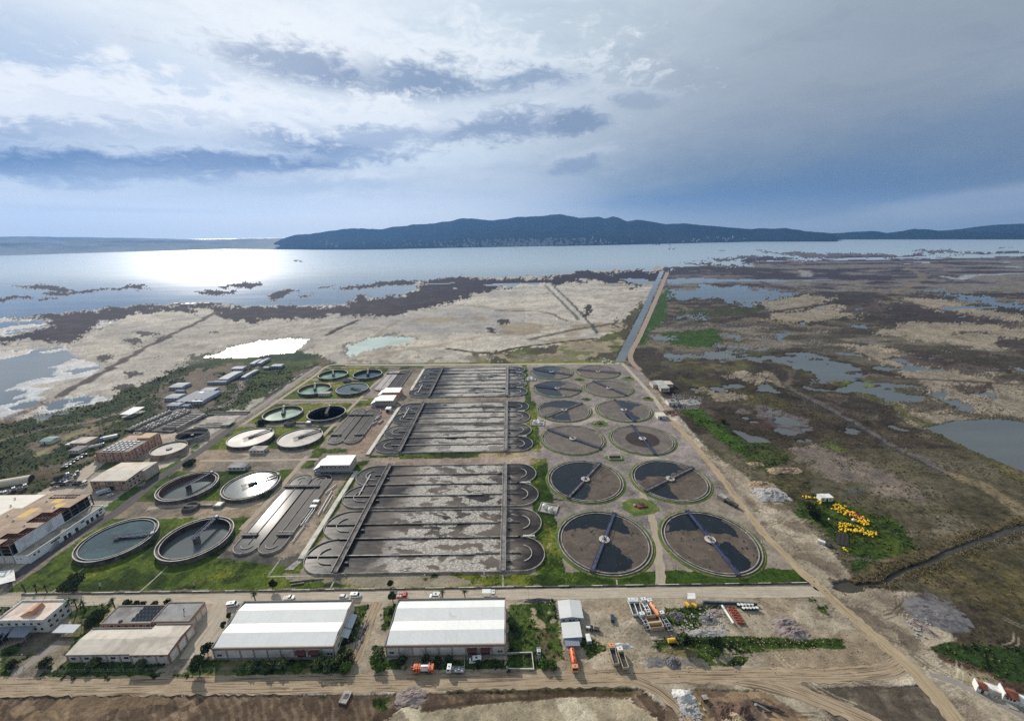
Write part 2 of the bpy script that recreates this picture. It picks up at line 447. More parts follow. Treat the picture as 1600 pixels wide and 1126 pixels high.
# --- base: left of the drain pale mudflat, right of it brown marsh
leftm = inpoly(px, py, [(-3000, 300), (1040, 395), (1036, 424), (967, 566), (1000, 578), (1290, 920), (1290, 3000), (-3000, 3000)])
put(np.ones(len(X), bool), BRN)
put(leftm, MUD)
put(~leftm, BRN2, 0.0)
# --- right-hand marsh: streaks of tan mud, dark salicornia and shallow water
rm = ~leftm
far = np.clip((py - 400) / 200, 0, 1)
sx2 = fbm(X * 0.3 + 300, Y, 60, 5, 8, cs); sx3 = fbm(X * 0.35 + 800, Y, 20, 4, 18, cs)
put(rm & (sx + n2 * 0.4 + _jx * 0.08 > 0.22), MUDG, 0.75)
put(rm & (sx2 + _jx * 0.1 > 0.25), srg(140, 126, 106), 0.55); put(rm & (sx2 + _jx * 0.1 < -0.22), srg(68, 60, 48), 0.6); put(rm & (sx3 + sx * 0.3 + _jx * 0.1 > 0.4), srg(110, 101, 80), 0.6); put(rm & (sx3 - sx2 * 0.4 + _jx * 0.1 > 0.42), srg(72, 64, 50), 0.6)
put(rm & (sx + n3 * 0.5 < -0.18), srg(68, 60, 50), 0.8)
put(rm & (n2 + n3 * 0.6 > 0.42), srg(106, 98, 80), 0.6)
put(rm & (py > 640) & (n2 * 0.6 + n3 * 0.5 < -0.25), srg(78, 68, 54), 0.7)
put(rm & (py > 700) & (n1 + n2 * 0.5 > 0.15), srg(108, 102, 74), 0.5)
put(rm & (py > 860) & (px > 1450) & (n2 + n3 > -0.1), srg(96, 66, 58), 0.5)
Z7 = lambda p: zoomp(960, 380, 2.5, p)
# tan flats
for p in ([(590, 290), (820, 245), (1060, 240), (1040, 270), (830, 300), (690, 315)], [(1020, 340), (1160, 315), (1320, 310), (1640, 325), (1640, 370), (1480, 370), (1530, 415), (1330, 395), (1150, 375)],
          [(820, 390), (1040, 400), (1140, 425), (1240, 460), (1510, 500), (1500, 515), (1200, 500), (1010, 460), (990, 430)], [(1090, 475), (1300, 500), (1540, 545), (1640, 560), (1640, 690), (1450, 660), (1250, 590), (1180, 540)],
          [(1050, 600), (1150, 650), (1440, 680), (1220, 715), (1160, 690)], [(430, 510), (520, 500), (640, 545), (480, 545)], [(320, 560), (520, 600), (500, 620), (390, 610)], [(1100, 215), (1260, 215), (1400, 245), (1620, 290), (1620, 310), (1400, 280), (1200, 250)],
          [(560, 235), (760, 200), (880, 215), (700, 262), (600, 262)]):
    patch(Z7(p), srg(172, 158, 136), 14, 0.92)
    patch(Z7(p), srg(146, 134, 118), 7, 0.6, 0.12, n2)
for p in ([(1030, 440), (1230, 425), (1500, 500), (1400, 510), (1180, 470)], [(1330, 345), (1460, 345), (1460, 362), (1340, 352)], [(1480, 365), (1620, 365), (1620, 440), (1500, 400)], [(1320, 550), (1440, 555), (1490, 580), (1380, 590)], [(860, 220), (1100, 240), (1600, 310), (1600, 330), (1250, 300), (900, 270)]):
    patch(Z7(p), srg(78, 66, 62), 14, 0.85)
# far right: marsh running out into the bay
fr = zoomp(960, 380, 2.5, [(170, 100), (330, 75), (450, 100), (560, 65), (740, 62), (900, 45), (1280, 48), (1380, 20), (1800, 5), (1800, 190), (1100, 190), (220, 170)])
m = inpoly(*PW[24], fr); put(m, srg(110, 100, 100)); put(m & (sx + n2 * 0.5 > 0.1), srg(134, 126, 116))
put(m & (sx + n2 * 0.7 < -0.15), srg(76, 66, 68))
stk = fbm(X * 0.22 + 900, Y, 330, 5, 41, cs)
wthr = np.interp(py, [385, 405, 425, 452], [-0.12, 0.02, 0.22, 0.5])
water[m & (stk + n2 * 0.25 > wthr)] = 1
# --- left shore
Z8 = lambda p: zoomp(0, 380, 2.5, p)
for p in ([(-60, 430), (130, 410), (230, 395), (330, 440), (380, 480), (340, 530), (260, 560), (190, 600), (130, 640), (0, 690), (-60, 700)], [(100, 680), (200, 610), (380, 590), (430, 600), (300, 650), (140, 690)], [(-60, 290), (170, 290), (200, 330), (60, 360), (-60, 370)], [(330, 330), (430, 300), (500, 290), (430, 320), (340, 345)]):
    m = patch(Z8(p), srg(178, 182, 186), 14, 0.9, -0.38, n2, we=0.35)  # pale blue-grey holds the sky sheen of the wet flats in its colour
    water[m & (n2 * 0.7 + n3 * 0.25 > 0.05)] = 1
    patch(Z8(p), srg(182, 172, 152), 14, 1.0, 0.40, sx, we=0.1)
put(leftm & (py < 570) & (n1 + n2 * 0.5 + _jx * 0.06 > 0.05), srg(166, 158, 146), 0.65)
tide = np.sin(n1 * 16 + n2 * 3)
put(leftm & (py < 566) & (tide > 0.75) & (n2 > -0.2), srg(140, 130, 118), 0.45); put(leftm & (py < 566) & (tide < -0.8), srg(206, 196, 178), 0.5)
put(leftm & (py < 520) & (px < 820) & (sx * 0.8 + n3 * 0.4 + _jx * 0.08 > -0.05), srg(158, 154, 150), 0.6)
put(leftm & (py < 575) & (n3 * 0.6 + n2 * 0.4 + _jx * 0.12 > 0.34), srg(142, 130, 114), 0.35)
put(leftm & (py < 570) & (n1 * 0.7 + sx * 0.6 < -0.35), srg(204, 194, 176), 0.6)
put(leftm & (py < 568) & (py > 500) & (px < 560) & (sx + n3 * 0.4 > 0.5), srg(120, 108, 100), 0.7)
put(leftm & (py < 570) & (px > 400) & (n2 * 0.5 + sx * 0.6 > 0.42), srg(152, 136, 110), 0.7)
bA = Z8([(-80, 290), (40, 290), (200, 280), (400, 255), (560, 245), (740, 240), (890, 232), (880, 240), (830, 250), (900, 250), (1150, 250), (1330, 245), (1420, 210), (1500, 215), (1600, 195), (1600, 262), (1480, 285), (1380, 275), (1200, 290), (1000, 298), (880, 290), (860, 262), (760, 262), (640, 262), (560, 275), (480, 290), (400, 320), (340, 350), (290, 380), (220, 380), (130, 380), (0, 390), (-80, 395), (-80, 370), (60, 350), (100, 335), (190, 325), (150, 296)])
bB = [(568, 467), (640, 457), (662, 440), (722, 434), (775, 434), (842, 432), (902, 427), (962, 425), (1024, 422), (1030, 432), (1000, 447), (925, 441), (850, 443), (775, 451), (730, 463), (700, 477), (640, 486), (592, 494), (540, 492)]
seaL = [(-3000, 300), (1040, 380), (1036, 412), (1010, 422), (962, 422), (902, 425), (842, 430), (775, 432), (722, 432), (660, 438), (636, 458), (600, 466), (568, 463), (532, 476), (460, 478), (360, 478), (352, 472), (296, 474), (224, 476), (160, 481), (80, 490), (16, 497), (-60, 500), (-3000, 540)]
m = inpoly(*PW[7], seaL); water[m] = 1
seaR = [(1030, 300), (3500, 300), (3500, 384), (1700, 386), (1600, 389), (1520, 391), (1472, 399), (1400, 400), (1320, 399), (1256, 404), (1184, 405), (1140, 415), (1092, 410), (1036, 420)]
m = inpoly(*PW[14], seaR); water[m] = 1
for p in ([(1180, 393), (1340, 396), (1440, 399), (1380, 402), (1250, 400)], [(1420, 391), (1480, 390), (1500, 394), (1440, 395)], [(1110, 402), (1180, 400), (1200, 404), (1120, 406)]):
    m = patch(p, srg(104, 96, 96), 7, wat=0)
m = inpoly(PW[24][0], py - 0 + wy * 4, [(-3000, 380), (560, 380), (560, 420), (300, 470), (-3000, 520)]); 
for b in (bA, bB):
    m = patch(b, DARK, 14, 1.0, wat=0); water[m] = 0
    mm = m & (n2 * 0.5 + sx * 0.7 > 0.52); put(mm, srg(150, 142, 130)); wet[mm] = 0.5
    water[m & (n2 * 0.6 + stk * 0.6 > 0.50)] = 1
    patch(b, srg(70, 58, 56), 14, 0.6, 0.25, n3)
for p in ([(50, 165), (200, 162), (300, 175), (240, 188), (120, 178)], [(160, 192), (330, 183), (500, 165), (585, 165), (560, 182), (430, 180), (300, 195), (180, 202)], [(-40, 214), (130, 203), (140, 212), (0, 227)], [(150, 214), (230, 211), (220, 221), (150, 223)], [(750, 185), (850, 182), (940, 187), (900, 198), (800, 202)],
          [(830, 174), (900, 160), (960, 158), (1025, 147), (1000, 162), (960, 176), (880, 172)], [(1035, 208), (1080, 184), (1120, 179), (1165, 181), (1100, 211), (1060, 219)], [(1165, 205), (1225, 193), (1200, 210)], [(1240, 168), (1320, 165), (1310, 173), (1250, 175)], [(1300, 187), (1400, 160), (1600, 143), (1640, 148), (1600, 162), (1480, 167), (1380, 178)], [(1150, 70), (1195, 70), (1190, 76), (1140, 76)]):
    m = patch(Z8(p), DARK, 7, wat=0)
for p in ([(520, 345), (560, 342), (610, 348), (620, 358), (560, 360)], [(490, 370), (550, 368), (575, 385), (540, 393), (500, 385)], [(605, 365), (645, 362), (650, 378), (610, 388)], [(385, 440), (430, 430), (445, 445), (410, 470), (390, 460)], [(145, 495), (205, 482), (200, 495), (150, 505)], [(35, 510), (95, 497), (100, 512), (50, 522)], [(480, 500), (550, 498), (560, 515), (500, 525)], [(430, 570), (500, 545), (530, 548), (500, 575)], [(580, 440), (630, 435), (610, 447)], [(520, 405), (570, 400), (540, 412)], [(820, 345), (860, 342), (850, 349)], [(0, 520), (20, 530), (0, 545)]):
    patch(Z8(p), srg(58, 50, 48), 7, 0.9, -0.55, n3)
# ponds
for p, w in ((Z8([(790, 445), (850, 430), (890, 410), (960, 390), (1040, 375), (1170, 370), (1210, 375), (1180, 395), (1150, 425), (1050, 435), (960, 445)]), 3), ([(544, 554), (550, 539), (576, 529), (610, 525), (644, 526), (649, 531), (625, 536), (602, 540), (580, 544), (565, 554)], 7)):
    patch([(sum(q[0] for q in p) / len(p) + (a - sum(q[0] for q in p) / len(p)) * 1.07, sum(q[1] for q in p) / len(p) + (b - sum(q[1] for q in p) / len(p)) * 1.16) for a, b in p], srg(112, 100, 88), 14, 0.75, -0.1, n3)
    patch(p, srg(150, 165, 150), w, wat=1)
# dikes and tracks of the mudflat
linep([(344, 486), (256, 528), (176, 572), (80, 624), (0, 658), (-200, 750)], 13, srg(74, 62, 56), 0.9)
linep([(80, 624), (0, 658), (-200, 750)], 20, srg(118, 92, 70), 0.8)
linep([(561, 500), (512, 522)], 16, srg(70, 62, 58)); linep([(563, 501), (514, 524)], 5, srg(176, 166, 150))
linep([(622, 501), (587, 524)], 12, srg(150, 136, 118), 0.7)
linep([(855, 443), (882, 470), (912, 500)], 26, srg(196, 186, 170)); linep([(851, 445), (878, 472), (905, 500)], 7, srg(96, 100, 96)); linep([(862, 444), (889, 470), (921, 503), (932, 520)], 7, srg(90, 92, 90))
linep([(700, 544), (740, 549), (770, 552), (830, 540), (880, 533), (930, 529)], 9, srg(66, 60, 46)); linep([(740, 549), (752, 565)], 8, srg(96, 90, 70))
linep([(767, 484), (842, 486), (866, 492), (884, 501)], 8, srg(80, 70, 62), 0.8); linep([(830, 530), (910, 512), (960, 505)], 12, srg(70, 62, 50), 0.8)
linep([(560, 556), (640, 545), (760, 525), (880, 512)], 14, srg(158, 138, 108), 0.55)
patch([(776, 500), (796, 499), (798, 506), (780, 507)], srg(66, 58, 54), 3); patch([(756, 511), (772, 512), (775, 520), (764, 519)], srg(66, 58, 54), 3)
patch([(905, 478), (922, 476), (930, 492), (915, 494)], srg(70, 64, 54), 7)
dol = [(740, 566), (775, 553), (842, 541), (932, 529), (965, 512), (1000, 470), (1014, 480), (970, 566)]
patch(dol, srg(72, 66, 46), 14, 0.95); patch(dol, srg(160, 146, 122), 14, 0.85, 0.42, n2); patch(dol, srg(84, 92, 46), 7, 0.8, 0.3, n3)
patch([(545, 566), (740, 566), (970, 566), (970, 558), (860, 554), (740, 558), (640, 556), (560, 560)], srg(120, 110, 92), 14, 0.8, 0.1, n3)
put(leftm & (py < 566) & (py > 535) & (px > 560) & (px < 800) & (n3 * 0.6 + n4 * 0.6 > 0.52), srg(96, 82, 66), 0.8)
# --- belt of green and brown scrub west of the plant
belt = [(-300, 720), (0, 662), (60, 645), (150, 630), (200, 605), (260, 583), (330, 560), (370, 550), (470, 543), (500, 556), (520, 566), (480, 580), (420, 615), (350, 645), (300, 655), (230, 700), (150, 760), (80, 800), (0, 850), (-300, 1000)]
m = patch(belt, srg(78, 84, 46), 7, ve=0.7)
patch(belt, srg(112, 96, 82), 7, 0.85, 0.16, n2, ve=0.15); patch(belt, srg(52, 66, 36), 7, 0.8, 0.08, n3, ve=1.0); patch(belt, srg(128, 122, 58), 7, 0.6, 0.34, sx, ve=0.5)
for p in ([(262, 592), (330, 570), (400, 566), (372, 590), (345, 614), (330, 636), (300, 642), (250, 645)], [(60, 735), (190, 690), (240, 672), (245, 680), (150, 715), (40, 750)], [(30, 700), (140, 665), (160, 668), (60, 712)], [(100, 745), (180, 715), (220, 722), (130, 765)]):
    patch(p, srg(122, 108, 96), 14, 0.9, -0.45, n3, ve=0)
patch([(0, 770), (60, 735), (120, 720), (130, 750), (60, 790), (0, 830)], srg(100, 82, 66), 14, 0.75, -0.1, n3, ve=0.4)
patch([(345, 560), (470, 546), (500, 556), (440, 592), (380, 640), (350, 640), (392, 600), (410, 575)], srg(74, 88, 42), 7, 0.9, ve=0.8)
patch([(390, 555), (470, 545), (500, 556), (440, 566)], srg(48, 66, 40), 7, 0.9, ve=1)
patch([(315, 556), (340, 548), (345, 552), (330, 562), (250, 605), (160, 635), (150, 632)], srg(60, 68, 40), 14, 0.8, -0.3, n3, ve=0.8)
linep([(0, 688), (60, 672), (130, 660), (190, 645), (250, 610)], 6, srg(150, 136, 118), 0.8)
linep([(60, 712), (90, 690), (150, 668), (190, 655)], 6, srg(140, 132, 84), 0.7)
linep([(410, 562), (385, 592), (352, 634), (300, 642), (240, 660)], 7, srg(156, 146, 138), 0.95)
linep([(352, 612), (368, 610)], 5, srg(150, 140, 130), 0.7)
# strip beside the north-west road (dark reeds in the ditch)
linep([(520, 566), (490, 576), (440, 606), (400, 640), (372, 664)], 9, srg(64, 60, 52), 0.95, ve=0.6)
# --- green strips along the drain and round it
for p in ([(210, 170), (230, 190), (190, 300), (140, 340), (120, 400), (80, 400), (130, 290)], [(160, 350), (410, 340), (420, 390), (380, 405), (230, 400), (210, 370)]):
    patch(Z7(p), srg(76, 104, 40), 7, ve=0.4); patch(Z7(p), srg(60, 84, 34), 7, 0.7, 0.1, n3)
patch(Z7([(860, 530), (980, 540), (1040, 575), (1000, 590), (900, 560)]), srg(112, 122, 44), 7)
patch(Z7([(250, 270), (500, 250), (590, 265), (500, 285), (300, 290)]), srg(72, 78, 44), 14, 0.8)
for p in ([(1040, 560), (1240, 545), (1250, 560), (1160, 575), (1050, 580)], [(1050, 585), (1150, 600), (1200, 640), (1120, 630)], [(1180, 600), (1240, 610), (1240, 640), (1200, 645)]):
    patch(p, srg(92, 88, 52), 14, 0.7, -0.1, n3)
# water of the right marsh
for p, w in (([(220, 175), (500, 170), (740, 195), (620, 215), (540, 245), (400, 220), (230, 215)], 14), ([(700, 440), (780, 430), (770, 460), (870, 485), (960, 510), (950, 525), (870, 530), (850, 555), (790, 530), (740, 480), (660, 465)], 14),
             ([(1020, 590), (1060, 565), (1110, 590), (1200, 600), (1190, 620), (1080, 620)], 7), ([(1220, 580), (1330, 610), (1450, 650), (1360, 655), (1290, 620)], 7), ([(1210, 715), (1330, 690), (1480, 680), (1620, 696), (1900, 740), (1900, 960), (1600, 890), (1500, 850), (1380, 795), (1280, 750)], 3),
             ([(200, 432), (400, 425), (550, 437), (545, 450), (400, 445), (220, 452)], 14), ([(415, 350), (480, 348), (515, 372), (470, 376)], 7), ([(625, 352), (680, 350), (660, 365), (675, 388), (650, 388)], 7), ([(390, 402), (520, 396), (640, 405), (600, 415), (430, 412)], 14), ([(720, 308), (745, 308), (740, 318), (722, 318)], 3), ([(910, 312), (980, 318), (980, 330), (930, 322)], 3),
             ([(1250, 195), (1350, 195), (1620, 240), (1620, 262), (1500, 238)], 14), ([(1200, 186), (1290, 172), (1280, 178), (1210, 190)], 3), ([(1540, 475), (1640, 505), (1640, 520), (1560, 490)], 3), ([(140, 362), (260, 358), (250, 370), (150, 382)], 7), ([(225, 288), (360, 278), (330, 292), (240, 300)], 14)):
    m = patch(Z7(p), srg(90, 92, 88), w, wat=1)
linep([(960 + 1290 / 2.5, 380 + 130 / 2.5), (960 + 1350 / 2.5, 380 + 142 / 2.5), (960 + 1390 / 2.5, 380 + 125 / 2.5), (1600, 427)], 26, srg(176, 180, 182))
linep([(960 + 330 / 2.5, 380 + 290 / 2.5), (960 + 230 / 2.5, 380 + 320 / 2.5)], 10, srg(120, 118, 112), 0.7)
for p in ([(430, 630), (560, 635), (640, 650), (740, 690), (800, 730), (700, 740), (600, 770), (560, 700), (470, 690)],):
    m = patch(Z7(p), srg(112, 98, 94), 14, 0.9, -0.3, n2, we=0.65); water[m & (n2 * 0.6 + n3 * 0.4 > 0.12)] = 1
    patch(Z7([(1390 - 960, 0), (0, 0), (0, 1)]), None)
patch(Z7([(560, 680), (650, 680), (655, 715), (600, 730), (565, 720)]), srg(84, 66, 58), 14, wat=0); water[inpoly(*PW[14], Z7([(560, 680), (650, 680), (655, 715), (600, 730), (565, 720)]))] = 0
mp = [(1237, 697), (1268, 695), (1324, 711), (1386, 733), (1420, 753), (1454, 784), (1445, 790), (1420, 778), (1375, 773), (1358, 762), (1347, 753), (1307, 750), (1288, 747), (1271, 733), (1254, 717)]
patch(mp, srg(118, 104, 94), 14, we=0.7); patch(mp, srg(134, 118, 100), 14, 0.8, 0.1, n1, we=0.55)
patch([(1268, 744), (1290, 738), (1345, 748), (1350, 770), (1310, 775), (1280, 765)], srg(84, 88, 74), 14, 0.8, -0.1, n3, we=0.4)
patch([(1275, 692), (1300, 684), (1330, 700), (1318, 706)], srg(92, 98, 52), 7, 0.8)
water[rm & (py > 470) & (py < 690) & (px < 1560) & ~inpoly(px, py, [(1000, 578), (1046, 655), (1130, 735), (1240, 800), (1300, 780), (1170, 690), (1090, 630), (1040, 570)]) & (sx2 * 0.6 + n3 * 0.4 + sx * 0.3 < -0.62)] = 1
# embankments across the right marsh
linep([(1232, 576), (1300, 596), (1376, 622), (1512, 700), (1600, 748), (1800, 850)], 13, srg(96, 92, 56), 0.85)
linep([(1228, 602), (1300, 640), (1404, 700), (1496, 742), (1600, 797), (1800, 900)], 7, srg(112, 104, 100), 0.95); linep([(1222, 603), (1300, 644), (1404, 704), (1500, 750)], 4, srg(70, 72, 70), 0.9)
linep([(1500, 744), (1600, 797), (1800, 900)], 11, srg(150, 134, 104), 0.85)
linep([(1120, 504), (1200, 488), (1280, 476), (1344, 468), (1404, 458)], 16, srg(72, 62, 56), 0.9); linep([(1404, 458), (1444, 436), (1440, 428), (1416, 418)], 22, srg(136, 122, 106), 0.9)
linep([(1180, 436), (1216, 450), (1320, 466), (1404, 470), (1600, 510)], 14, srg(84, 74, 66), 0.85); linep([(1052, 448), (1260, 447), (1420, 456)], 12, srg(92, 82, 76), 0.7)
linep([(1255, 423), (1262, 432)], 40, srg(176, 170, 166), 0.7)
linep([(1060, 568), (1160, 560), (1240, 572), (1232, 600)], 6, srg(120, 110, 92), 0.6); linep([(1240, 588), (1420, 590), (1600, 600)], 7, srg(84, 72, 62), 0.8)
linep([(960 + 590 / 2.5, 580), (1222, 603)], 8, srg(150, 136, 118), 0.7)
# --- buoy field: rank green
gf = zoomp(1150, 680, 3.556, [(330, 350), (440, 330), (560, 350), (740, 430), (860, 450), (930, 500), (1000, 600), (1012, 640), (950, 690), (870, 700), (790, 690), (640, 670), (560, 600), (470, 520), (400, 470), (340, 420)])
patch(gf, srg(84, 100, 40), 7, ve=0.8); patch(gf, srg(58, 78, 32), 7, 0.8, 0.15, n3, ve=0.9); patch(gf, srg(130, 134, 44), 7, 0.7, 0.2, n2, ve=0.66)
patch(zoomp(1150, 680, 3.556, [(640, 700), (820, 690), (830, 760), (760, 790), (650, 770)]), srg(50, 72, 34), 7, ve=1)
patch(Z7([(250, 650), (330, 650), (420, 700), (500, 760), (560, 830), (520, 850), (460, 800), (350, 720)]), srg(74, 100, 34), 7, ve=0.9)
patch([(1160, 690), (1200, 690), (1245, 725), (1240, 745), (1200, 740), (1165, 715)], srg(74, 84, 40), 7, 0.9, -0.2, n3, ve=0.7)
patch([(1195, 735), (1240, 725), (1262, 765), (1280, 800), (1262, 790), (1220, 770)], srg(92, 86, 56), 14, 0.8, ve=0.5)
# stream to the pool, reeds on both banks
stp = [(1310, 915), (1338, 917), (1383, 908), (1411, 890), (1473, 869), (1515, 848), (1600, 821), (1750, 790)]
linep(stp, 9.5, srg(122, 108, 80), 0.9, ve=0.5)
patch([(1420, 875), (1500, 868), (1700, 830), (1700, 960), (1600, 1000), (1500, 960), (1440, 910)], srg(112, 102, 66), 14, 0.7, -0.2, n3, ve=0.2); patch([(1440, 900), (1700, 860), (1700, 1010), (1560, 990)], srg(92, 64, 56), 14, 0.6, 0.05, n2)
# --- bare ground of the works, right of the tanks
bare = [(1000, 578), (1050, 640), (1090, 690), (1130, 720), (1200, 770), (1240, 800), (1290, 850), (1330, 900), (1310, 915), (1430, 925), (1480, 960), (1490, 1000), (1452, 1010), (1470, 1030), (1560, 1075), (1700, 1126), (1900, 1300), (1000, 1300), (760, 930), (1030, 700), (990, 600)]
bare_m = inpoly(px, py, bare); patch(bare, srg(166, 152, 132), 7); patch(bare, srg(140, 126, 108), 7, 0.7, 0.1, n3); patch(bare, srg(192, 178, 154), 7, 0.7, 0.3, n2); patch(bare, srg(122, 108, 94), 7, 0.6, 0.4, n4)
fs = fbm(X * 0.22, Y, 9, 5, 61, cs); fs2 = fbm(X, Y, 11, 5, 63, cs)
fgm = (py > 925) & ~rm | (inpoly(px, py, bare) & (py > 640))
put(fgm & (fs2 + _jx * 0.1 > 0.08), srg(198, 184, 160), 0.55); put(fgm & (fs * 0.7 + n3 * 0.3 + _jx * 0.08 > 0.22), srg(216, 204, 182), 0.5); put(fgm & (fs + _jx * 0.1 > 0.3), srg(120, 104, 86), 0.45); put(fgm & (fs2 + fs * 0.5 + _jx * 0.1 < -0.42), srg(104, 90, 74), 0.5)
# --- plant yard
yard = [(500, 572), (970, 567), (1000, 578), (1046, 655), (1130, 735), (1215, 850), (1290, 918), (0, 926), (30, 895), (215, 755), (420, 620)]
patch(yard, srg(150, 138, 124), 0)
gy = [(800, 570), (970, 568), (1000, 580), (1046, 655), (1090, 710), (1130, 770), (1040, 790), (1040, 920), (1020, 920), (1020, 870), (850, 860), (850, 730), (830, 700), (560, 714), (560, 700), (830, 690)]
patch(gy, GRAV, 3); patch(gy, srg(140, 128, 126), 3, 0.6, 0.12, n3); patch(gy, srg(176, 164, 154), 3, 0.6, 0.2, n2)
patch([(560, 712), (830, 706), (850, 730), (600, 724)], srg(168, 148, 132), 3, 0.9); patch([(670, 718), (760, 716), (780, 724), (660, 726)], srg(166, 146, 136), 3, 0.8)
def lawn(x0, x1, y0, y1, gap=0.0, tone=0):
    """grass on the ground between world limits"""
    m = (X + n4 * 1.2 > x0) & (X + n4 * 1.2 < x1) & (Y + n4 * 1.2 > y0) & (Y + n4 * 1.2 < y1)
    put(m, srg(86, 103, 36) if not tone else srg(66, 90, 30)); veg[m] = 0.55
    put(m & (n3 + n4 * 0.5 < -0.22), srg(56, 76, 26), 0.8); put(m & (n2 * 0.5 + n3 * 0.4 + _jx * 0.1 > 0.06), srg(124, 126, 48), 0.7)
    mm = m & (n3 * 0.6 + n2 * 0.6 + _jx * 0.06 > 0.55 + gap); put(mm, srg(158, 140, 112), 0.85); veg[mm] = 0
for a in ((-262, -168, 173.5, 232), (-168, -124, 173.5, 196), (-262, -168, 250, 289), (-264, -166, 322, 366), (-262, -166, 374, 422), (-262, -166, 436, 498), (-260, -166, 505, 548), (-124, 20, 173.5, 181), (-124, -116, 181, 300), (-152, -120, 538, 550), (-166, -158, 290, 314), (-168, -124, 314, 322), (-166, -150, 408, 436)):
    lawn(*a)
lawn(-120, 46, 244.5, 246.5); lawn(-118, -10, 305, 309, -0.3); lawn(12, 26, 172, 300, -0.15, 1); lawn(20, 150, 172.5, 182, -0.1, 1); lawn(-104, 20, 414, 418, -0.2); lawn(-92, 10, 303, 311, -0.35); lawn(12, 24, 312, 420, -0.1, 1); lawn(-264, 150, 553, 566, 0.3)
lawn(14, 20, 420, 550, -0.1, 1)
patch([(445, 895), (600, 893), (700, 897), (760, 912), (620, 918), (520, 912), (450, 905)], srg(150, 138, 122), 7, 0.9, -0.35, n3, ve=0)
patch([(340, 860), (440, 868), (470, 862), (468, 884), (400, 880), (350, 872)], srg(96, 92, 88), 7, 0.9, ve=0)
patch([(470, 745), (520, 748), (545, 742), (480, 860), (440, 872), (430, 866)], srg(160, 144, 124), 7, 0.85, ve=0); patch([(560, 640), (618, 632), (585, 705), (540, 712)], srg(150, 128, 112), 7, 0.95, ve=0); patch([(600, 620), (660, 574), (640, 574), (596, 628)], srg(140, 124, 110), 3, 0.95, ve=0)
put((X > -264) & (X < -158) & (Y > 232) & (Y < 250) & (n3 + n4 * 0.6 > -0.25), srg(150, 132, 108), 0.8)
put((X > -264) & (X < -210) & (Y > 289) & (Y < 322) & (n3 + n4 * 0.6 > -0.05), srg(158, 138, 116), 0.8)
# western works yard
wy_ = [(0, 926), (30, 895), (130, 800), (215, 755), (330, 690), (300, 640), (240, 650), (215, 690), (140, 725), (60, 770), (0, 800), (-400, 1000), (-400, 1100)]
patch(wy_, srg(192, 178, 160), 3, ve=0); patch(wy_, srg(208, 196, 178), 3, 0.6, 0.1, n2); patch(wy_, srg(118, 108, 100), 3, 0.6, 0.30, n3)
put((X < -262) & (X > -277) & (Y > 240) & (Y < 340) & (n3 + n4 < 0.3), srg(76, 98, 38)); put((X < -300) & (X > -330) & (Y > 293) & (Y < 306), srg(70, 90, 36), 0.9)
# --- south strip: service road, halls, dirt road, fields
ss = [(-400, 926), (1290, 918), (1380, 1010), (1420, 1048), (1420, 1300), (-400, 1300)]
patch([(-400, 926), (870, 920), (870, 1050), (-400, 1062)], srg(176, 162, 142), 0); patch([(870, 920), (1290, 918), (1380, 1010), (1420, 1050), (870, 1052)], srg(182, 168, 146), 0)
patch([(870, 920), (1290, 918), (1380, 1010), (1420, 1050), (870, 1052)], srg(150, 134, 112), 7, 0.75, 0.08, n3); patch([(870, 920), (1290, 918), (1380, 1010), (1420, 1050), (870, 1052)], srg(206, 194, 172), 7, 0.75, 0.25, n2)
patch([(1130, 940), (1300, 945), (1340, 990), (1200, 985)], srg(186, 160, 112), 14, 0.55, 0.0, n2); patch([(1240, 930), (1290, 935), (1320, 975), (1270, 960)], srg(130, 118, 112), 14, 0.7, 0, n3)
for p in ([(0, 1010), (60, 1000), (170, 985), (170, 1052), (0, 1056)], [(48, 1058), (105, 1020), (110, 1033), (270, 1030), (262, 1058)], [(268, 1058), (300, 1030), (560, 1030), (540, 1050), (300, 1058)], [(0, 945), (30, 948), (20, 1000), (0, 1010)], [(108, 945), (180, 945), (150, 985), (108, 1000)], [(551, 945), (582, 944), (566, 1000), (520, 1050), (520, 1010)], [(582, 1008), (602, 1008), (602, 1030), (790, 1030), (790, 1044), (580, 1046)], [(598, 948), (640, 938), (612, 982), (596, 984)],
          [(795, 944), (868, 938), (878, 1000), (880, 1030), (840, 1045), (792, 1046)], [(1040, 950), (1130, 945), (1100, 975), (1080, 985), (1030, 970)], [(900, 996), (925, 996), (950, 1012), (920, 1030)], [(1010, 1000), (1120, 992), (1310, 998), (1315, 1012), (1180, 1018), (1100, 1030), (1030, 1020)], [(1090, 1022), (1170, 1025), (1160, 1040), (1110, 1040)], [(1255, 925), (1290, 950), (1300, 965), (1270, 950)]):
    patch(p, srg(82, 104, 38), 3, 0.95, -0.5, n3, ve=0.8); patch(p, srg(56, 76, 32), 3, 0.8, 0.05, n4, ve=1.0); patch(p, srg(134, 122, 90), 3, 0.7, 0.32, n3, ve=0.1)
patch([(828, 945), (862, 944), (872, 985), (835, 980)], srg(164, 146, 120), 7, 0.9, -0.1, n3, ve=0); patch([(840, 985), (870, 985), (875, 1030), (845, 1030)], srg(118, 106, 80), 7, 0.8, 0.0, n3)
patch([(0, 980), (110, 990), (90, 1015), (20, 1030), (0, 1030)], srg(104, 96, 84), 7, 0.85, -0.2, n3, ve=0.2); patch([(20, 1040), (100, 1000), (120, 1000), (60, 1056), (18, 1058)], srg(150, 136, 120), 3, 0.9, ve=0)
patch([(1005, 1030), (1080, 1028), (1085, 1046), (1020, 1052)], srg(128, 122, 118), 7, 0.9)
patch([(1200, 1050), (1420, 1046), (1420, 1000), (1300, 1000), (1180, 1030)], srg(150, 132, 108), 14, 0.6, -0.1, n3)
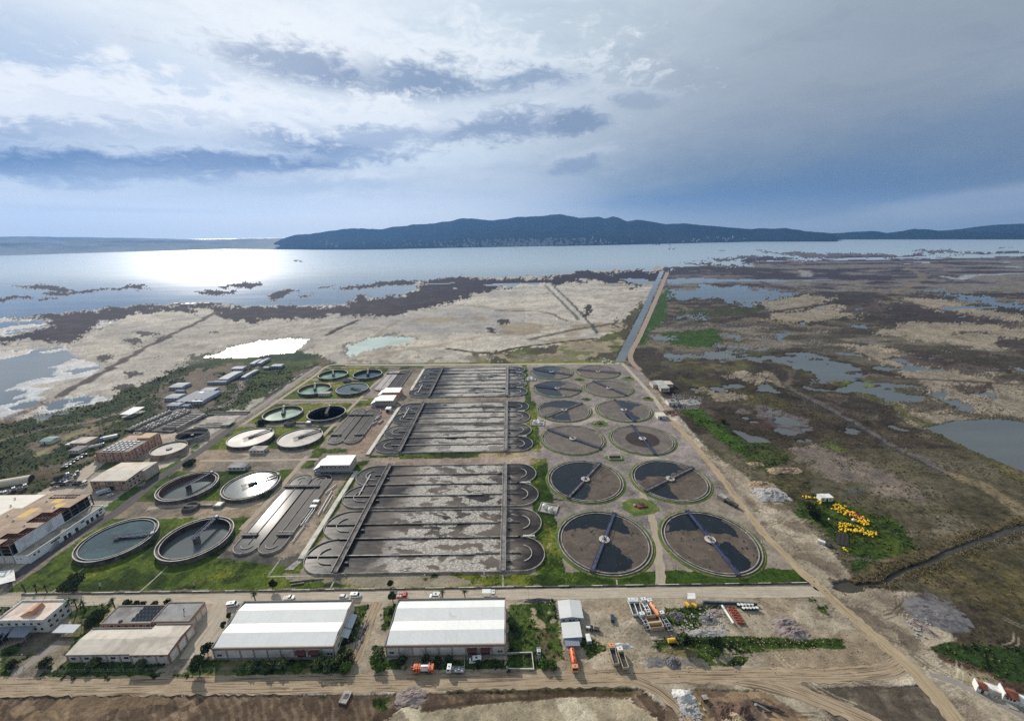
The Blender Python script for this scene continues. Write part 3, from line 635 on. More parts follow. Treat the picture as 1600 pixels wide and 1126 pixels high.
patch([(1075, 993), (1314, 998), (1322, 1013), (1085, 1012), (1020, 1006)], srg(66, 88, 34), 3, ve=0.9); patch([(1075, 999), (1314, 1005), (1320, 1008), (1085, 1006)], srg(46, 62, 26), 3, 0.7, ve=1)
# fields south of the dirt road
fb = [(-600, 1086), (600, 1084), (1000, 1074), (1060, 1126), (1100, 1400), (-600, 1500)]
stripe = np.sin((X * 0.8 + Y * 0.55 + n3 * 3) * 2.1) * 0.5 + n4 * 0.6
patch(fb, srg(106, 88, 72), 3, ro=1); patch(fb, srg(140, 122, 100), 3, 0.6, 0.25, stripe); patch(fb, srg(72, 58, 48), 3, 0.6, 0.1, n3); patch(fb, srg(150, 128, 100), 7, 0.5, 0.28, n2)
patch([(600, 1126), (640, 1095), (660, 1110), (760, 1100), (900, 1088), (985, 1090), (1035, 1130), (1060, 1300), (560, 1300)], srg(176, 162, 136), 7, ro=0.3); patch([(600, 1126), (640, 1095), (760, 1100), (900, 1088), (985, 1090), (1035, 1130), (1060, 1300), (560, 1300)], srg(206, 194, 168), 7, 0.7, 0.1, n3); patch([(600, 1126), (640, 1095), (760, 1100), (900, 1088), (985, 1090), (1035, 1130), (1060, 1300), (560, 1300)], srg(130, 114, 94), 7, 0.7, 0.42, n3)
patch([(623, 1080), (660, 1080), (652, 1100), (615, 1106)], srg(128, 112, 104), 7, ro=1)
patch([(500, 1088), (560, 1082), (575, 1092), (620, 1085), (600, 1110), (560, 1100), (520, 1106)], srg(64, 82, 34), 7, 0.95, -0.2, n3, ve=0.8)
linep([(660, 1110), (720, 1100), (800, 1092), (880, 1085), (985, 1083)], 1.6, srg(88, 74, 60), 0.9)
linep([(700, 1080), (840, 1076), (930, 1075), (985, 1080)], 3.2, srg(84, 78, 50), 0.8, ve=0.6)
pl_ = [(1262, 1078), (1290, 1072), (1400, 1072), (1436, 1068), (1462, 1085), (1490, 1130), (1540, 1300), (1360, 1300), (1300, 1120)]
patch(pl_, srg(104, 94, 82), 3, ro=0.7); patch(pl_, srg(132, 120, 104), 3, 0.6, 0.15, n4); patch(pl_, srg(82, 73, 63), 3, 0.5, 0.1, n3)
pb = [(1050, 1076), (1190, 1078), (1230, 1100), (1275, 1130), (1290, 1300), (1040, 1300), (1040, 1100)]
patch(pb, srg(156, 132, 104), 3, ro=0.8); patch(pb, srg(112, 94, 80), 3, 0.8, 0.1, n3); patch(pb, srg(96, 76, 66), 7, 0.8, -0.1, n3) if False else None
patch([(1095, 1100), (1190, 1090), (1200, 1126), (1200, 1300), (1090, 1300)], srg(108, 92, 82), 7, 0.85, -0.2, n3, ro=1)
patch([(1090, 1090), (1108, 1094), (1108, 1116), (1098, 1120), (1088, 1104)], srg(148, 122, 70), 3, we=0.9)
patch([(1440, 925), (1480, 935), (1500, 965), (1490, 985), (1462, 978), (1420, 940)], srg(122, 116, 114), 7, 0.95); patch([(1400, 920), (1500, 930), (1600, 1000), (1620, 960), (1500, 900)], srg(104, 88, 78), 14, 0.6, 0.1, n3)
patch([(1452, 1014), (1480, 1004), (1620, 1012), (1620, 1060), (1590, 1068), (1545, 1045), (1500, 1035)], srg(54, 76, 34), 7, 0.95, -0.45, n3, ve=1)
patch([(1480, 1040), (1540, 1050), (1600, 1090), (1560, 1078), (1500, 1068)], srg(156, 146, 116), 7, 0.7, -0.1, n3)
for k_ in range(46):
    a_ = _r.uniform(0, 1); x0_ = _r.uniform(30, 260); y0_ = _r.uniform(95, 175) if k_ < 34 else _r.uniform(180, 340)
    if k_ >= 34: x0_ = _r.uniform(150, 175)
    th_ = _r.choice([0.0, -1.25, 0.1, -0.9]) + _r.normal() * 0.2; L_ = _r.uniform(8, 26); pts_ = [(x0_ + L_ * q * math.cos(th_ + q * 0.5), y0_ + L_ * q * math.sin(th_ + q * 0.5)) for q in (0, 0.33, 0.66, 1)]
    for off in (0, 1.9):
        d_ = dist_line(X, Y, [(p_[0] - off * math.sin(th_), p_[1] + off * math.cos(th_)) for p_ in pts_]); mk = (d_ < 0.35) & (veg < 0.4) & (water < 0.5); put(mk, srg(96, 82, 68) if k_ % 3 else srg(204, 190, 166), 0.6)
# ---------------------------------------------------------------- heights
damp = np.clip(1 - water, 0, 1)
col *= (0.97 * np.clip(1 + 0.26 * n3 + 0.24 * n4 + 0.10 * _jx + 0.12 * n2, 0.3, 1.8))[:, None]
plant = inpoly(px, py, [(500, 568), (970, 565), (1010, 578), (1300, 915), (1450, 1040), (1500, 1126), (1500, 1086), (-600, 1086), (-400, 900), (0, 845), (230, 690), (420, 615)])
Zg = np.where(plant | (py > 860), 0.0, -0.25 + 0.18 * n3 + 0.10 * n4)
Zg = Zg - rough * (0.30 + 0.30 * n4 + 0.28 * n3 + 0.16 * np.sin((X * 0.8 + Y * 0.55 + n3 * 3) * 2.1)).clip(0.0, 2) * (py > 1000)
Zg = np.where(water > 0.5, -1.35, Zg)
# the outfall drain and the stream are cut into the ground
dr = [at(967, 567), at(1004, 491), at(1034, 424)]
dd = dist_line(X, Y, dr); Zg = np.where((dd < np.maximum(6.5, cs * 0.5)) & (Y > 560), -2.0, Zg)
ds = dist_line(X + n3 * 1.5, Y + n3 * 1.5, [at(*p) for p in stp]); Zg = np.where((ds < 1.1 + np.clip((X - 215) * 0.012, 0, 1.5)), -1.6, Zg)
pool = inpoly(*PW[3], [(1300, 908), (1322, 904), (1345, 914), (1350, 922), (1325, 926), (1305, 922)]); Zg = np.where(pool, -1.6, Zg)
for cx_, cy_, r_ in ((-189.2, 209.9, 18.4), (-233.9, 264.6, 17.8)): Zg = np.where(np.hypot(X - cx_, Y - cy_) < r_, -6.0, Zg)
idx = np.arange(nr * nc).reshape(nr, nc)
F4 = np.stack([idx[1:, :-1], idx[1:, 1:], idx[:-1, 1:], idx[:-1, :-1]], -1).reshape(-1, 4)
me = bpy.data.meshes.new('ground'); me.vertices.add(nr * nc); me.loops.add(F4.size); me.polygons.add(len(F4))
me.vertices.foreach_set('co', np.stack([X, Y, Zg], -1).astype(np.float32).ravel())
me.loops.foreach_set('vertex_index', F4.astype(np.int32).ravel())
me.polygons.foreach_set('loop_start', np.arange(0, F4.size, 4, dtype=np.int32)); me.polygons.foreach_set('loop_total', np.full(len(F4), 4, np.int32))
me.update(calc_edges=True)
me.color_attributes.new('albedo', 'FLOAT_COLOR', 'POINT'); me.attributes.new('scrub', 'FLOAT', 'POINT')
me.attributes['scrub'].data.foreach_set('value', np.clip(veg + np.where(rm & (water < 0.5) & (py > 400) & ~bare_m, 0.55, 0.0) - np.where(leftm & (py < 568), 0.7, 0), -1, 1).astype(np.float32))
me.color_attributes['albedo'].data.foreach_set('color', np.concatenate([col, wet[:, None]], 1).astype(np.float32).ravel())
me.polygons.foreach_set('use_smooth', [True] * len(F4))
m, t, b = newmat('ground_soil'); a = t.nodes.new('ShaderNodeAttribute'); a.attribute_name = 'albedo'; p = wpos(t)
g1 = noise(t, p, 0.35, 5, 0.65); g2 = noise(t, p, 2.2, 4, 0.65); g3 = noise(t, p, 0.06, 5, 0.6)
g4 = noise(t, p, 0.9, 6, 0.7, 0.4)
k = (g1 - 0.5) * 0.9 + (g2 - 0.5) * 0.7 + (g3 - 0.5) * 0.5 + (g4.step(0.46, 0.30) * -0.35) + g4.step(0.56, 0.72) * 0.22 + 0.84
wetk = S(t, a.outputs['Alpha'])
sa = t.nodes.new('ShaderNodeAttribute'); sa.attribute_name = 'scrub'; sk = S(t, sa.outputs['Fac'])
sp = noise(t, p, 0.5, 4, 0.7); sp2 = noise(t, p, 0.13, 5, 0.7, 0.5)
k = (k - 0.9) * (sk.m('MINIMUM', 0.0) * 0.8 + 1.0) + 0.9
sk = sk.m('MAXIMUM', 0.0)
k = k - (sp.step(0.56, 0.42) * 0.42 + sp2.step(0.52, 0.40) * 0.30) * sk
cc = mixc(t, 1.0, a.outputs['Color'], comb(t, k, k, k), 'MULTIPLY')
t.links.new(cc.k, b.inputs['Base Color'])
t.links.new((wetk * -0.72 + 0.95).k, b.inputs['Roughness']); t.links.new((wetk * 0.6 + 0.1).k, b.inputs['Specular IOR Level'])
bn = t.nodes.new('ShaderNodeBump'); bn.inputs['Distance'].default_value = 0.25; t.links.new((wetk * -0.7 + 0.75).k, bn.inputs['Strength'])
t.links.new((g2 * 0.7 + g1).k, bn.inputs['Height']); t.links.new(bn.outputs[0], b.inputs['Normal'])
me.materials.append(m)
go = bpy.data.objects.new('ground', me); COL.objects.link(go); kind(go, 'structure')
# ---------------------------------------------------------------- water of the bay, ponds, drain
def water_mat(name, deep, r0, bump, scale, r_far=None, spec=0.5):
    m, t, b = newmat(name); p = wpos(t); X_, Y_, Z_ = xyz(t, p)
    w1 = noise(t, comb(t, X_ * 0.6, Y_, 0.0), scale, 4, 0.6); w2 = noise(t, comb(t, X_ * 0.35, Y_ * 1.4, 2.0), scale * 0.02, 4, 0.6)
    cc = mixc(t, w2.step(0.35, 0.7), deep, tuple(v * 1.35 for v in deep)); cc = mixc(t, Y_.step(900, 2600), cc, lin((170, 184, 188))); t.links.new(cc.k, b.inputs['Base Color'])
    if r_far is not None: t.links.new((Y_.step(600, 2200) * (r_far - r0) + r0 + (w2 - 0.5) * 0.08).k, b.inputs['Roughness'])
    else: b.inputs['Roughness'].default_value = r0
    b.inputs['IOR'].default_value = 1.33; b.inputs['Specular IOR Level'].default_value = spec
    bn = t.nodes.new('ShaderNodeBump'); bn.inputs['Strength'].default_value = bump; bn.inputs['Distance'].default_value = 0.1
    t.links.new(w1.k, bn.inputs['Height']); t.links.new(bn.outputs[0], b.inputs['Normal'])
    return m
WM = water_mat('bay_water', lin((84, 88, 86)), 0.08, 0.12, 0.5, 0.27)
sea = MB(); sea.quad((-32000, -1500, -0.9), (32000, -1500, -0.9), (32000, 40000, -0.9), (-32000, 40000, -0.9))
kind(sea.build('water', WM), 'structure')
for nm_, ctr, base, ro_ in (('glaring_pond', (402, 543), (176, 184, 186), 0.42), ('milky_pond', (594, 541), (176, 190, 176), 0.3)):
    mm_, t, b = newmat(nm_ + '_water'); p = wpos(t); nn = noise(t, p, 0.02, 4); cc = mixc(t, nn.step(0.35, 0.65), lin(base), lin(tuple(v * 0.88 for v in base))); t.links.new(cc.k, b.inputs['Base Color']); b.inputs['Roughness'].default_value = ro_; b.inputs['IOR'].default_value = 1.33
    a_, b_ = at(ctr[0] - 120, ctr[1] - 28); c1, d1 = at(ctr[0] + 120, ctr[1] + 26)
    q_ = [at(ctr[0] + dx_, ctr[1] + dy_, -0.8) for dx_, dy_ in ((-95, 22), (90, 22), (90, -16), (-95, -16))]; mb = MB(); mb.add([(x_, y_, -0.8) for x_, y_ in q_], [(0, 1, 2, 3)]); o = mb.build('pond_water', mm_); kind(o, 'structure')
# ================================================================ mountains across the bay
def range_mesh(name, sky_pts, dist, depth, base_z, mtl, seed, rugged=1.0, nrad=70):
    """sky_pts: (picture x, picture y of the ridge, picture y of the shore); a real height field between shore and back slope"""
    xs = np.arange(sky_pts[0][0], sky_pts[-1][0], 3.0)
    ys = np.interp(xs, [p[0] for p in sky_pts], [p[1] for p in sky_pts]); sh = np.interp(xs, [p[0] for p in sky_pts], [p[2] for p in sky_pts])
    ys = ys + fbm(xs, xs * 0, 34, 5, seed) * 2.1 * rugged
    V = []; n = len(xs); rows = np.linspace(0, 1, nrad)
    az_ = []; 
    for x, y, s in zip(xs, ys, sh):
        a, e = azel(x, y); gx, gy = at(x, max(s, pix(0, 30000, 0)[1] + 2)); d0 = math.hypot(gx, gy); d0 = min(d0, dist * 0.93); dr = max(d0 + depth * 0.35, dist)
        hr = CH + dr * math.tan(e)
        az_.append((a, d0, dr, hr))
    A = np.array(az_)
    for q in rows:
        f = q / 0.55
        d = np.where(f <= 1, A[:, 1] + (A[:, 2] - A[:, 1]) * min(f, 1), A[:, 2] + depth * (q - 0.55) / 0.45)
        xx = np.sin(A[:, 0]) * d; yy = np.cos(A[:, 0]) * d
        prof = min(f, 1) ** 1.25 if f <= 1 else max(0.0, 1 - ((q - 0.55) / 0.45)) ** 1.2
        er = -np.abs(fbm(xx, yy, 2000, 6, seed + 5)) * 0.8 - np.abs(fbm(xx, yy, 700, 5, seed + 8)) * 0.4 + 0.16
        h = A[:, 3] * prof * (1 + er * rugged * (1 - abs(prof - 0.5) * 0.8) * (0 if abs(q - 0.55) < 0.004 else 1) * min(1.0, abs(f - 1) * 6)) 
        h = np.minimum(h, A[:, 3]) if f <= 1 else h
        V.append(np.stack([xx, yy, np.maximum(h, 0) + base_z], -1))
    V = np.concatenate(V); idx = np.arange(len(V)).reshape(nrad, n)
    F = np.stack([idx[:-1, :-1], idx[:-1, 1:], idx[1:, 1:], idx[1:, :-1]], -1).reshape(-1, 4)
    me = bpy.data.meshes.new(name); me.from_pydata(V.tolist(), [], F.tolist()); me.materials.append(mtl); me.polygons.foreach_set('use_smooth', [True] * len(F))
    o = bpy.data.objects.new(name, me); COL.objects.link(o); kind(o, 'structure'); return V, A, xs
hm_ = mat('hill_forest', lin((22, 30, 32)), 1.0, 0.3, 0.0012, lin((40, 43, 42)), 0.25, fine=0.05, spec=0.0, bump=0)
lm_ = mat('hazed_low_hill', lin((150, 152, 150)), 0.95, 0.3, 0.002, lin((168, 166, 160)), 0.4, fine=0.3, spec=0.0)  # fade of the far hills into haze is put into this pale colour
range_mesh('mountains', [(425, 381, 390), (440, 373, 390), (460, 366, 390), (490, 363, 390.5), (540, 357.5, 390.5), (600, 357, 390), (660, 348.5, 388.5), (700, 345.5, 387.5), (725, 341, 387), (760, 344, 386.5), (800, 339.5, 385.5), (830, 337, 385), (850, 336, 384.5), (880, 334, 384.5), (905, 341.5, 384), (935, 338, 383.5), (945, 341, 383.2), (958, 337, 383), (980, 346, 382.5), (1000, 344, 382), (1040, 350, 381), (1070, 349.5, 380.3), (1100, 351, 379.5), (1150, 356, 378.5), (1230, 357.5, 376.5), (1280, 363, 375), (1300, 365, 374.6), (1312, 370, 374.5)], 7600, 2200, -4, hm_, 3)
range_mesh('hills', [(1270, 371, 375.5), (1290, 365, 375), (1330, 362.5, 374), (1360, 361, 373), (1385, 362.5, 372.5), (1410, 360, 372), (1430, 357.5, 371.6), (1450, 358.5, 371), (1480, 361, 370), (1540, 361.5, 368.5), (1600, 365, 367.5), (1700, 363, 365.5), (1900, 358, 362)], 9000, 1600, -4, hm_, 13, 0.6)
range_mesh('hills', [(1420, 364, 370), (1500, 357.5, 369), (1530, 353, 368), (1560, 350, 368), (1600, 349, 367), (1700, 345, 365), (1900, 340, 362)], 10800, 1800, -4, hm_, 23, 0.4)
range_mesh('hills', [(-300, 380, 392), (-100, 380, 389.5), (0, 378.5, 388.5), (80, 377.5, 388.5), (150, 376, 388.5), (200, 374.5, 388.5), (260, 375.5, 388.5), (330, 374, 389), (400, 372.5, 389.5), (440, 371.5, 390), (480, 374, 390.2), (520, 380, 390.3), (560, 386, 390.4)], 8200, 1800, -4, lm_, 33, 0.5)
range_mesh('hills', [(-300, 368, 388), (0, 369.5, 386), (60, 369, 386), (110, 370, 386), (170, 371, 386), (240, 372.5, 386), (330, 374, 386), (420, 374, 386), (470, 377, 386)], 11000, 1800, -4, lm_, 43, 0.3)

# the town on the far shore, too far off to count
mb = MB(); rt_ = random.Random(4)
for _ in range(420):
    qx = rt_.choice((rt_.gauss(770, 60), rt_.gauss(850, 45), rt_.uniform(480, 1250))); sh_ = np.interp(qx, [440, 700, 900, 1250], [390, 387.5, 384, 376]); gx, gy = at(qx, sh_ - 0.4); k_ = 1 + rt_.random() ** 2 * 0.09; zz_ = (k_ - 1) * 5200 * 0.16
    mb.box((gx * k_, gy * k_, -3 + zz_), (rt_.uniform(12, 34), 16, rt_.uniform(12, 34)))
kind(mb.build('far_town', mat('far_town_walls', lin((150, 146, 140)), 0.9)), 'stuff')
def ship(label, p, L, deg):
    gx, gy = at(*p); t_ = thing('cargo_ship', label, 'ship', (gx, gy, -0.9), R(deg)); mb = MB(); w_ = L * .08; mb.prism([(-L / 2, -w_), (L * .4, -w_), (L / 2, 0), (L * .4, w_), (-L / 2, w_)], 0, L * .06); mb.build('hull', mat('ship_hull', lin((58, 60, 70)), .7), t_)
    mb = MB(); mb.box((-L * .36, 0, L * .06), (L * .12, w_ * 1.6, L * .12)); mb.build('bridge_house', mat('ship_white', lin((200, 204, 208)), .7), t_); mb = MB(); mb.tube((0, 0, L * .06), (0, 0, L * .2), L * .006, 5); mb.build('mast', mat('ship_hull', (0, 0, 0)), t_)
ship('small ship on the bay above the marsh, left of two', (1128, 391.5), 50, -5); ship('small ship on the bay above the marsh, right of two', (1187, 391), 50, 10)
# ================================================================ materials of the works
C_CONC = mat('concrete_pale', lin((168, 162, 152)), 0.85, 0.3, 0.4, lin((110, 104, 98)), 0.35)
C_CONCD = mat('concrete_dark', lin((116, 110, 104)), 0.9, 0.35, 0.5, lin((66, 60, 56)), 0.5)
C_RIM = mat('rim_concrete', lin((196, 190, 180)), 0.8, 0.25, 0.5, lin((140, 134, 126)), 0.3)
C_RIMF = mat('tank_kerb', lin((160, 153, 144)), 0.85, 0.3, 0.5, lin((108, 101, 94)), 0.4)
C_WALK = mat('walkway_deck', lin((140, 134, 130)), 0.85, 0.3, 0.6, lin((92, 86, 82)), 0.4)
C_DARKST = mat('dark_steel', lin((62, 58, 58)), 0.6, 0.3, 0.5)
C_BLUE = mat('blue_paint', lin((50, 62, 104)), 0.6, 0.25, 0.8, lin((38, 44, 70)), 0.4)
C_BDECK = mat('bridge_deck', lin((84, 90, 112)), 0.7, 0.3, 0.8, lin((56, 58, 72)), 0.4)
C_WHITE = mat('white_paint', lin((226, 224, 218)), 0.6, 0.15, 0.8, lin((168, 160, 150)), 0.25)
C_GREYST = mat('galvanised', lin((150, 152, 156)), 0.5, 0.2, 0.8, metal=0.3)
C_RUST = mat('rusty_steel', lin((126, 78, 52)), 0.85, 0.4, 0.8, lin((70, 46, 36)), 0.4)
C_GRASSR = mat('verge_grass', lin((70, 92, 36)), 0.95, 0.6, 0.5, lin((122, 116, 60)), 0.35, fine=0.35)
def basin_water(name, deep, rough, tint=None):
    m, t, b = newmat(name); p = wpos(t); X_, Y_, Z_ = xyz(t, p)
    w = noise(t, p, 0.09, 4, 0.6, 0.8)
    cc = mixc(t, w.step(0.40, 0.66), deep, tint or tuple(v * 1.5 for v in deep)); t.links.new(cc.k, b.inputs['Base Color'])
    sp = noise(t, p, 1.1, 2, 0.5).step(0.70, 0.74); cc = mixc(t, sp * 0.6, cc, lin((150, 148, 142))); t.links.new(cc.k, b.inputs['Base Color'])
    b.inputs['Roughness'].default_value = rough; b.inputs['IOR'].default_value = 1.33
    bn = t.nodes.new('ShaderNodeBump'); bn.inputs['Strength'].default_value = 0.03; bn.inputs['Distance'].default_value = 0.05
    t.links.new(noise(t, p, 1.4, 3).k, bn.inputs['Height']); t.links.new(bn.outputs[0], b.inputs['Normal'])
    return m
W_DARK = basin_water('settled_water', lin((16, 22, 28)), 0.06)
W_PRIM = basin_water('primary_water', lin((58, 74, 76)), 0.05)
W_GREEN = basin_water('green_water', lin((96, 128, 104)), 0.12, lin((150, 172, 150)))
W_GREY = basin_water('grey_scum_water', lin((110, 108, 105)), 0.42, lin((160, 154, 146))); W_GREY.node_tree.nodes['Principled BSDF'].inputs['Specular IOR Level'].default_value = 0.09  # sky glare on the brim full tanks, painted as a pale water colour
def scum_mat(name, c, c2, foam, rings=False):
    m, t, b = newmat(name); p = wpos(t)
    a = noise(t, p, 0.10, 5, 0.65, 1.2); f = noise(t, p, 0.22, 6, 0.7, 1.6); d = noise(t, p, 1.6, 3, 0.6)
    cc = mixc(t, a.step(0.35, 0.66), c, c2)
    cc = mixc(t, (f.step(0.60, 0.70)) * 0.55, cc, foam)
    k = (d - 0.5) * 0.6 + 1.0; cc = mixc(t, 1.0, cc, comb(t, k, k, k), 'MULTIPLY')
    t.links.new(cc.k, b.inputs['Base Color']); b.inputs['Roughness'].default_value = 0.75; b.inputs['Specular IOR Level'].default_value = 0.15
    bn = t.nodes.new('ShaderNodeBump'); bn.inputs['Strength'].default_value = 0.3; bn.inputs['Distance'].default_value = 0.05; t.links.new(d.k, bn.inputs['Height']); t.links.new(bn.outputs[0], b.inputs['Normal'])
    return m
M_SCUM = scum_mat('brown_scum', lin((82, 72, 64)), lin((102, 91, 80)), lin((148, 138, 122)))
M_SCUMD = scum_mat('dark_scum', lin((54, 46, 44)), lin((66, 57, 54)), lin((86, 77, 72)))
M_SCUML = scum_mat('grey_scum', lin((98, 90, 83)), lin((116, 107, 98)), lin((150, 142, 130)))
# ================================================================ final settling tanks (two columns of six)
FIN = [(52.45, 205.3), (113.6, 203.9), (52.1, 268.2), (113.4, 267.2), (52.0, 331.8), (112.0, 329.7), (51.9, 393.8), (112.0, 391.8), (51.6, 456.1), (110.9, 454.0), (51.0, 515.6), (110.6, 514.4)]
ZF = lambda p: zoomp(820, 690, 4, p)
ZG = lambda p: zoomp(800, 550, 5, p)
BR = [((958.7, 801.2), (923.7, 892.5)), ((1073, 796), (1156, 900)), ((935.5, 725), (888.7, 776)), ((1082.5, 730), (1011, 765)), ((858, 671), (936, 699)), ((988, 665), (1022, 706)), ((908, 630), (854, 651)), ((961, 625), (990, 657)), ((838, 603), (903, 610)), ((930, 597), (977, 617)), ((838, 577.6), (891, 587)), ((905, 578), (966, 583))]
DK = [[ZF([(225, 560), (280, 540), (340, 545), (420, 535), (480, 545), (540, 540), (600, 570), (655, 575), (605, 480), (560, 430), (500, 425), (400, 425), (300, 470), (240, 520)]), ZF([(490, 640), (540, 640), (600, 680), (670, 745), (675, 785), (620, 805), (540, 812), (430, 800)])],
      [ZF([(880, 565), (990, 552), (1090, 545), (1150, 560), (1240, 580), (1340, 595), (1290, 530), (1200, 460), (1100, 430), (1010, 430), (910, 480)]), ZF([(1200, 650), (1240, 620), (1310, 650), (1360, 700), (1420, 770), (1400, 800), (1350, 820), (1300, 770), (1230, 690)])],
      [ZF([(440, 140), (375, 230), (270, 350), (200, 310), (150, 230), (170, 160), (280, 115), (400, 118)]), ZF([(400, 262), (425, 290), (400, 330), (365, 370), (300, 358), (280, 345), (370, 260)])],
      [ZF([(680, 235), (730, 240), (770, 220), (850, 215), (900, 215), (960, 185), (1000, 175), (920, 125), (820, 115), (720, 145), (680, 190)]), ZF([(880, 260), (905, 275), (920, 310), (960, 358), (900, 365), (820, 340), (770, 312)])],
      [], [], [ZG([(205, 455), (260, 435), (330, 430), (400, 440), (450, 420), (520, 400), (430, 375), (320, 375), (230, 420)]), ZG([(360, 500), (420, 470), (450, 465), (460, 540), (400, 545), (290, 525), (330, 500)])],
      [ZG([(815, 375), (900, 390), (1000, 410), (960, 430), (940, 450), (900, 455), (930, 470), (960, 490), (1010, 535), (935, 545), (895, 490), (865, 430)])],
      [ZG([(170, 265), (200, 240), (300, 225), (370, 228), (420, 245), (380, 270), (345, 290), (370, 310), (395, 350), (300, 352), (210, 330)])], [], [ZG([(150, 170), (200, 112), (330, 112), (390, 130), (340, 160), (340, 210), (250, 212), (180, 195)])], []]
rowname = ['nearest row', 'second row', 'third row', 'fourth row', 'fifth row', 'farthest row']
FDESC = ['brown scum split by two dark sectors', 'brown scum over half its water', 'one half dark water and one half scum', 'dark water far side and below bridge', 'even grey brown scum and slanting bridge', 'a darker inner disc of scum', 'scum in patches between dark water', 'a dark water wedge along the bridge', 'mostly blue water and a scum wedge', 'a full dull scum cover and slanting bridge', 'blue water on its left half', 'full grey scum and nearly level bridge']
RF = 27.0; RW = 24.7; ZW = 0.25
nA, nR = 200, 46
def scum_part(parent, cx, cy, dark, mtl, seed, z):
    rr = np.linspace(0.0, RW - 0.05, nR + 1); aa = np.linspace(0, 2 * np.pi, nA, endpoint=False)
    V = [(0, 0, z)] + [(r * math.cos(a), r * math.sin(a), z) for r in rr[1:] for a in aa]
    cr = (rr[:-1] + rr[1:]) / 2
    CX = (cr[:, None] * np.cos(aa + np.pi / nA)).ravel(); CY = (cr[:, None] * np.sin(aa + np.pi / nA)).ravel()
    nx = fbm(CX + cx, CY + cy, 6, 4, seed) * 1.6; ny = fbm(CX + cx, CY + cy, 6, 4, seed + 9) * 1.6
    qx, qy = pix(CX + cx + nx, CY + cy + ny, np.full_like(CX, z))
    keep = np.ones(len(CX), bool)
    for d in dark: keep &= ~inpoly(qx, qy, d)
    if dark: keep &= (fbm(CX + cx, CY + cy, 2.2, 4, seed + 4) < 0.9)
    F = []
    for k in np.nonzero(keep)[0]:
        i, j = divmod(int(k), nA); j2 = (j + 1) % nA
        if i == 0: F.append((0, 1 + j, 1 + j2))
        else: F.append((1 + (i - 1) * nA + j, 1 + i * nA + j, 1 + i * nA + j2, 1 + (i - 1) * nA + j2))
    mb = MB(); mb.add(V, F); return mb.build('scum', mtl, parent)
def truss(mb, L0, L1, w, h, z, n, r=0.09):
    """open lattice bridge along x from L0 to L1: deck, rails, zigzag"""
    xs = [L0 + (L1 - L0) * i / n for i in range(n + 1)]
    for s in (-1, 1):
        y = s * w / 2
        mb.tube((L0, y, z), (L1, y, z), r * 1.6, 4); mb.tube((L0, y, z + h), (L1, y, z + h), r * 1.2, 4)
        for i, x in enumerate(xs):
            mb.tube((x, y, z), (x, y, z + h), r * 0.8, 4)
            if i < n: mb.tube((x, y, z if i % 2 else z + h), (xs[i + 1], y, z + h if i % 2 else z), r * 0.8, 4)
    return mb
for i, (cx, cy) in enumerate(FIN):
    side = 'by the basins' if i % 2 == 0 else 'by bare ground'
    t_ = thing('settling_tank', 'round tank with %s, %s %s' % (FDESC[i], rowname[i // 2], side), 'settling tank', (cx, cy, 0), 0, 'final settling tanks in two columns')
    mb = MB(); mb.lathe([(RF + 1.9, 0.02), (RF + 1.3, 0.28), (RF - 0.1, 0.3)], 64); mb.build('grass_verge', C_GRASSR, t_)
    mb = MB(); mb.ring(RF - 0.55, RF, 0.0, 0.75, 96); mb.build('outer_wall', C_RIMF, t_)
    mb = MB(); mb.ring(RW, RW + 0.55, 0.0, 0.62, 96); mb.build('inner_wall', C_RIMF, t_)
    mb = MB(); mb.lathe([(RF - 0.55, 0.12), (RW + 0.55, 0.12)], 96); mb.build('launder_channel', C_DARKST, t_)
    mb = MB(); mb.disc(RW, ZW, 96); mb.build('water', W_DARK, t_)
    if i == 5:
        o = scum_part(t_, cx, cy, [], M_SCUML, 50 + i, ZW + 0.05)
        mb = MB(); mb.disc(14.2, ZW + 0.09, 72); mb.build('dark_scum', M_SCUMD, t_)
    else: scum_part(t_, cx, cy, DK[i], M_SCUM if i < 4 else M_SCUML, 50 + i, ZW + 0.05)
    (x1, y1), (x2, y2) = BR[i]; a = Vector(at(x1, y1, 1.5)); b = Vector(at(x2, y2, 1.5)); ang = math.atan2(b.y - a.y, b.x - a.x)
    Mz = Matrix.Rotation(ang, 4, 'Z')
    mb = MB(); truss(mb, -RF - 0.3, RF + 0.3, 1.9, 1.1, 1.15, 26, 0.075)
    mb.v = [tuple(Mz @ Vector(v)) for v in mb.v]; br = mb.build('scraper_bridge', C_BLUE, t_)
    mb = MB(); mb.box((0, 0, 1.02), (2 * RF + 0.4, 1.35, 0.1)); mb.v = [tuple(Mz @ Vector(v)) for v in mb.v]; mb.build('deck', C_WALK if i in (2, 3, 6) else C_BDECK, br)
    for s in (-1, 1):
        mb = MB(); mb.box((s * (RF - 0.4), 0, 0.76), (1.0, 2.6, 0.55)); mb.v = [tuple(Mz @ Vector(v)) for v in mb.v]; mb.build('end_carriage', C_DARKST, br)
    mb = MB(); mb.lathe([(0.01, 1.34), (3.1, 1.34), (3.1, 1.14), (2.3, 1.0), (2.3, 0.2)], 32); mb.build('centre_platform', C_RIM, t_)
    mb = MB(); mb.box((0.2, 0.1, 1.36), (1.2, 0.9, 0.9)); mb.tube((-1.1, -0.3, 1.36), (-1.1, -0.3, 2.3), 0.35, 8); mb.v = [tuple(Mz @ Vector(v)) for v in mb.v]; mb.build('drive_unit', C_CONCD, t_)
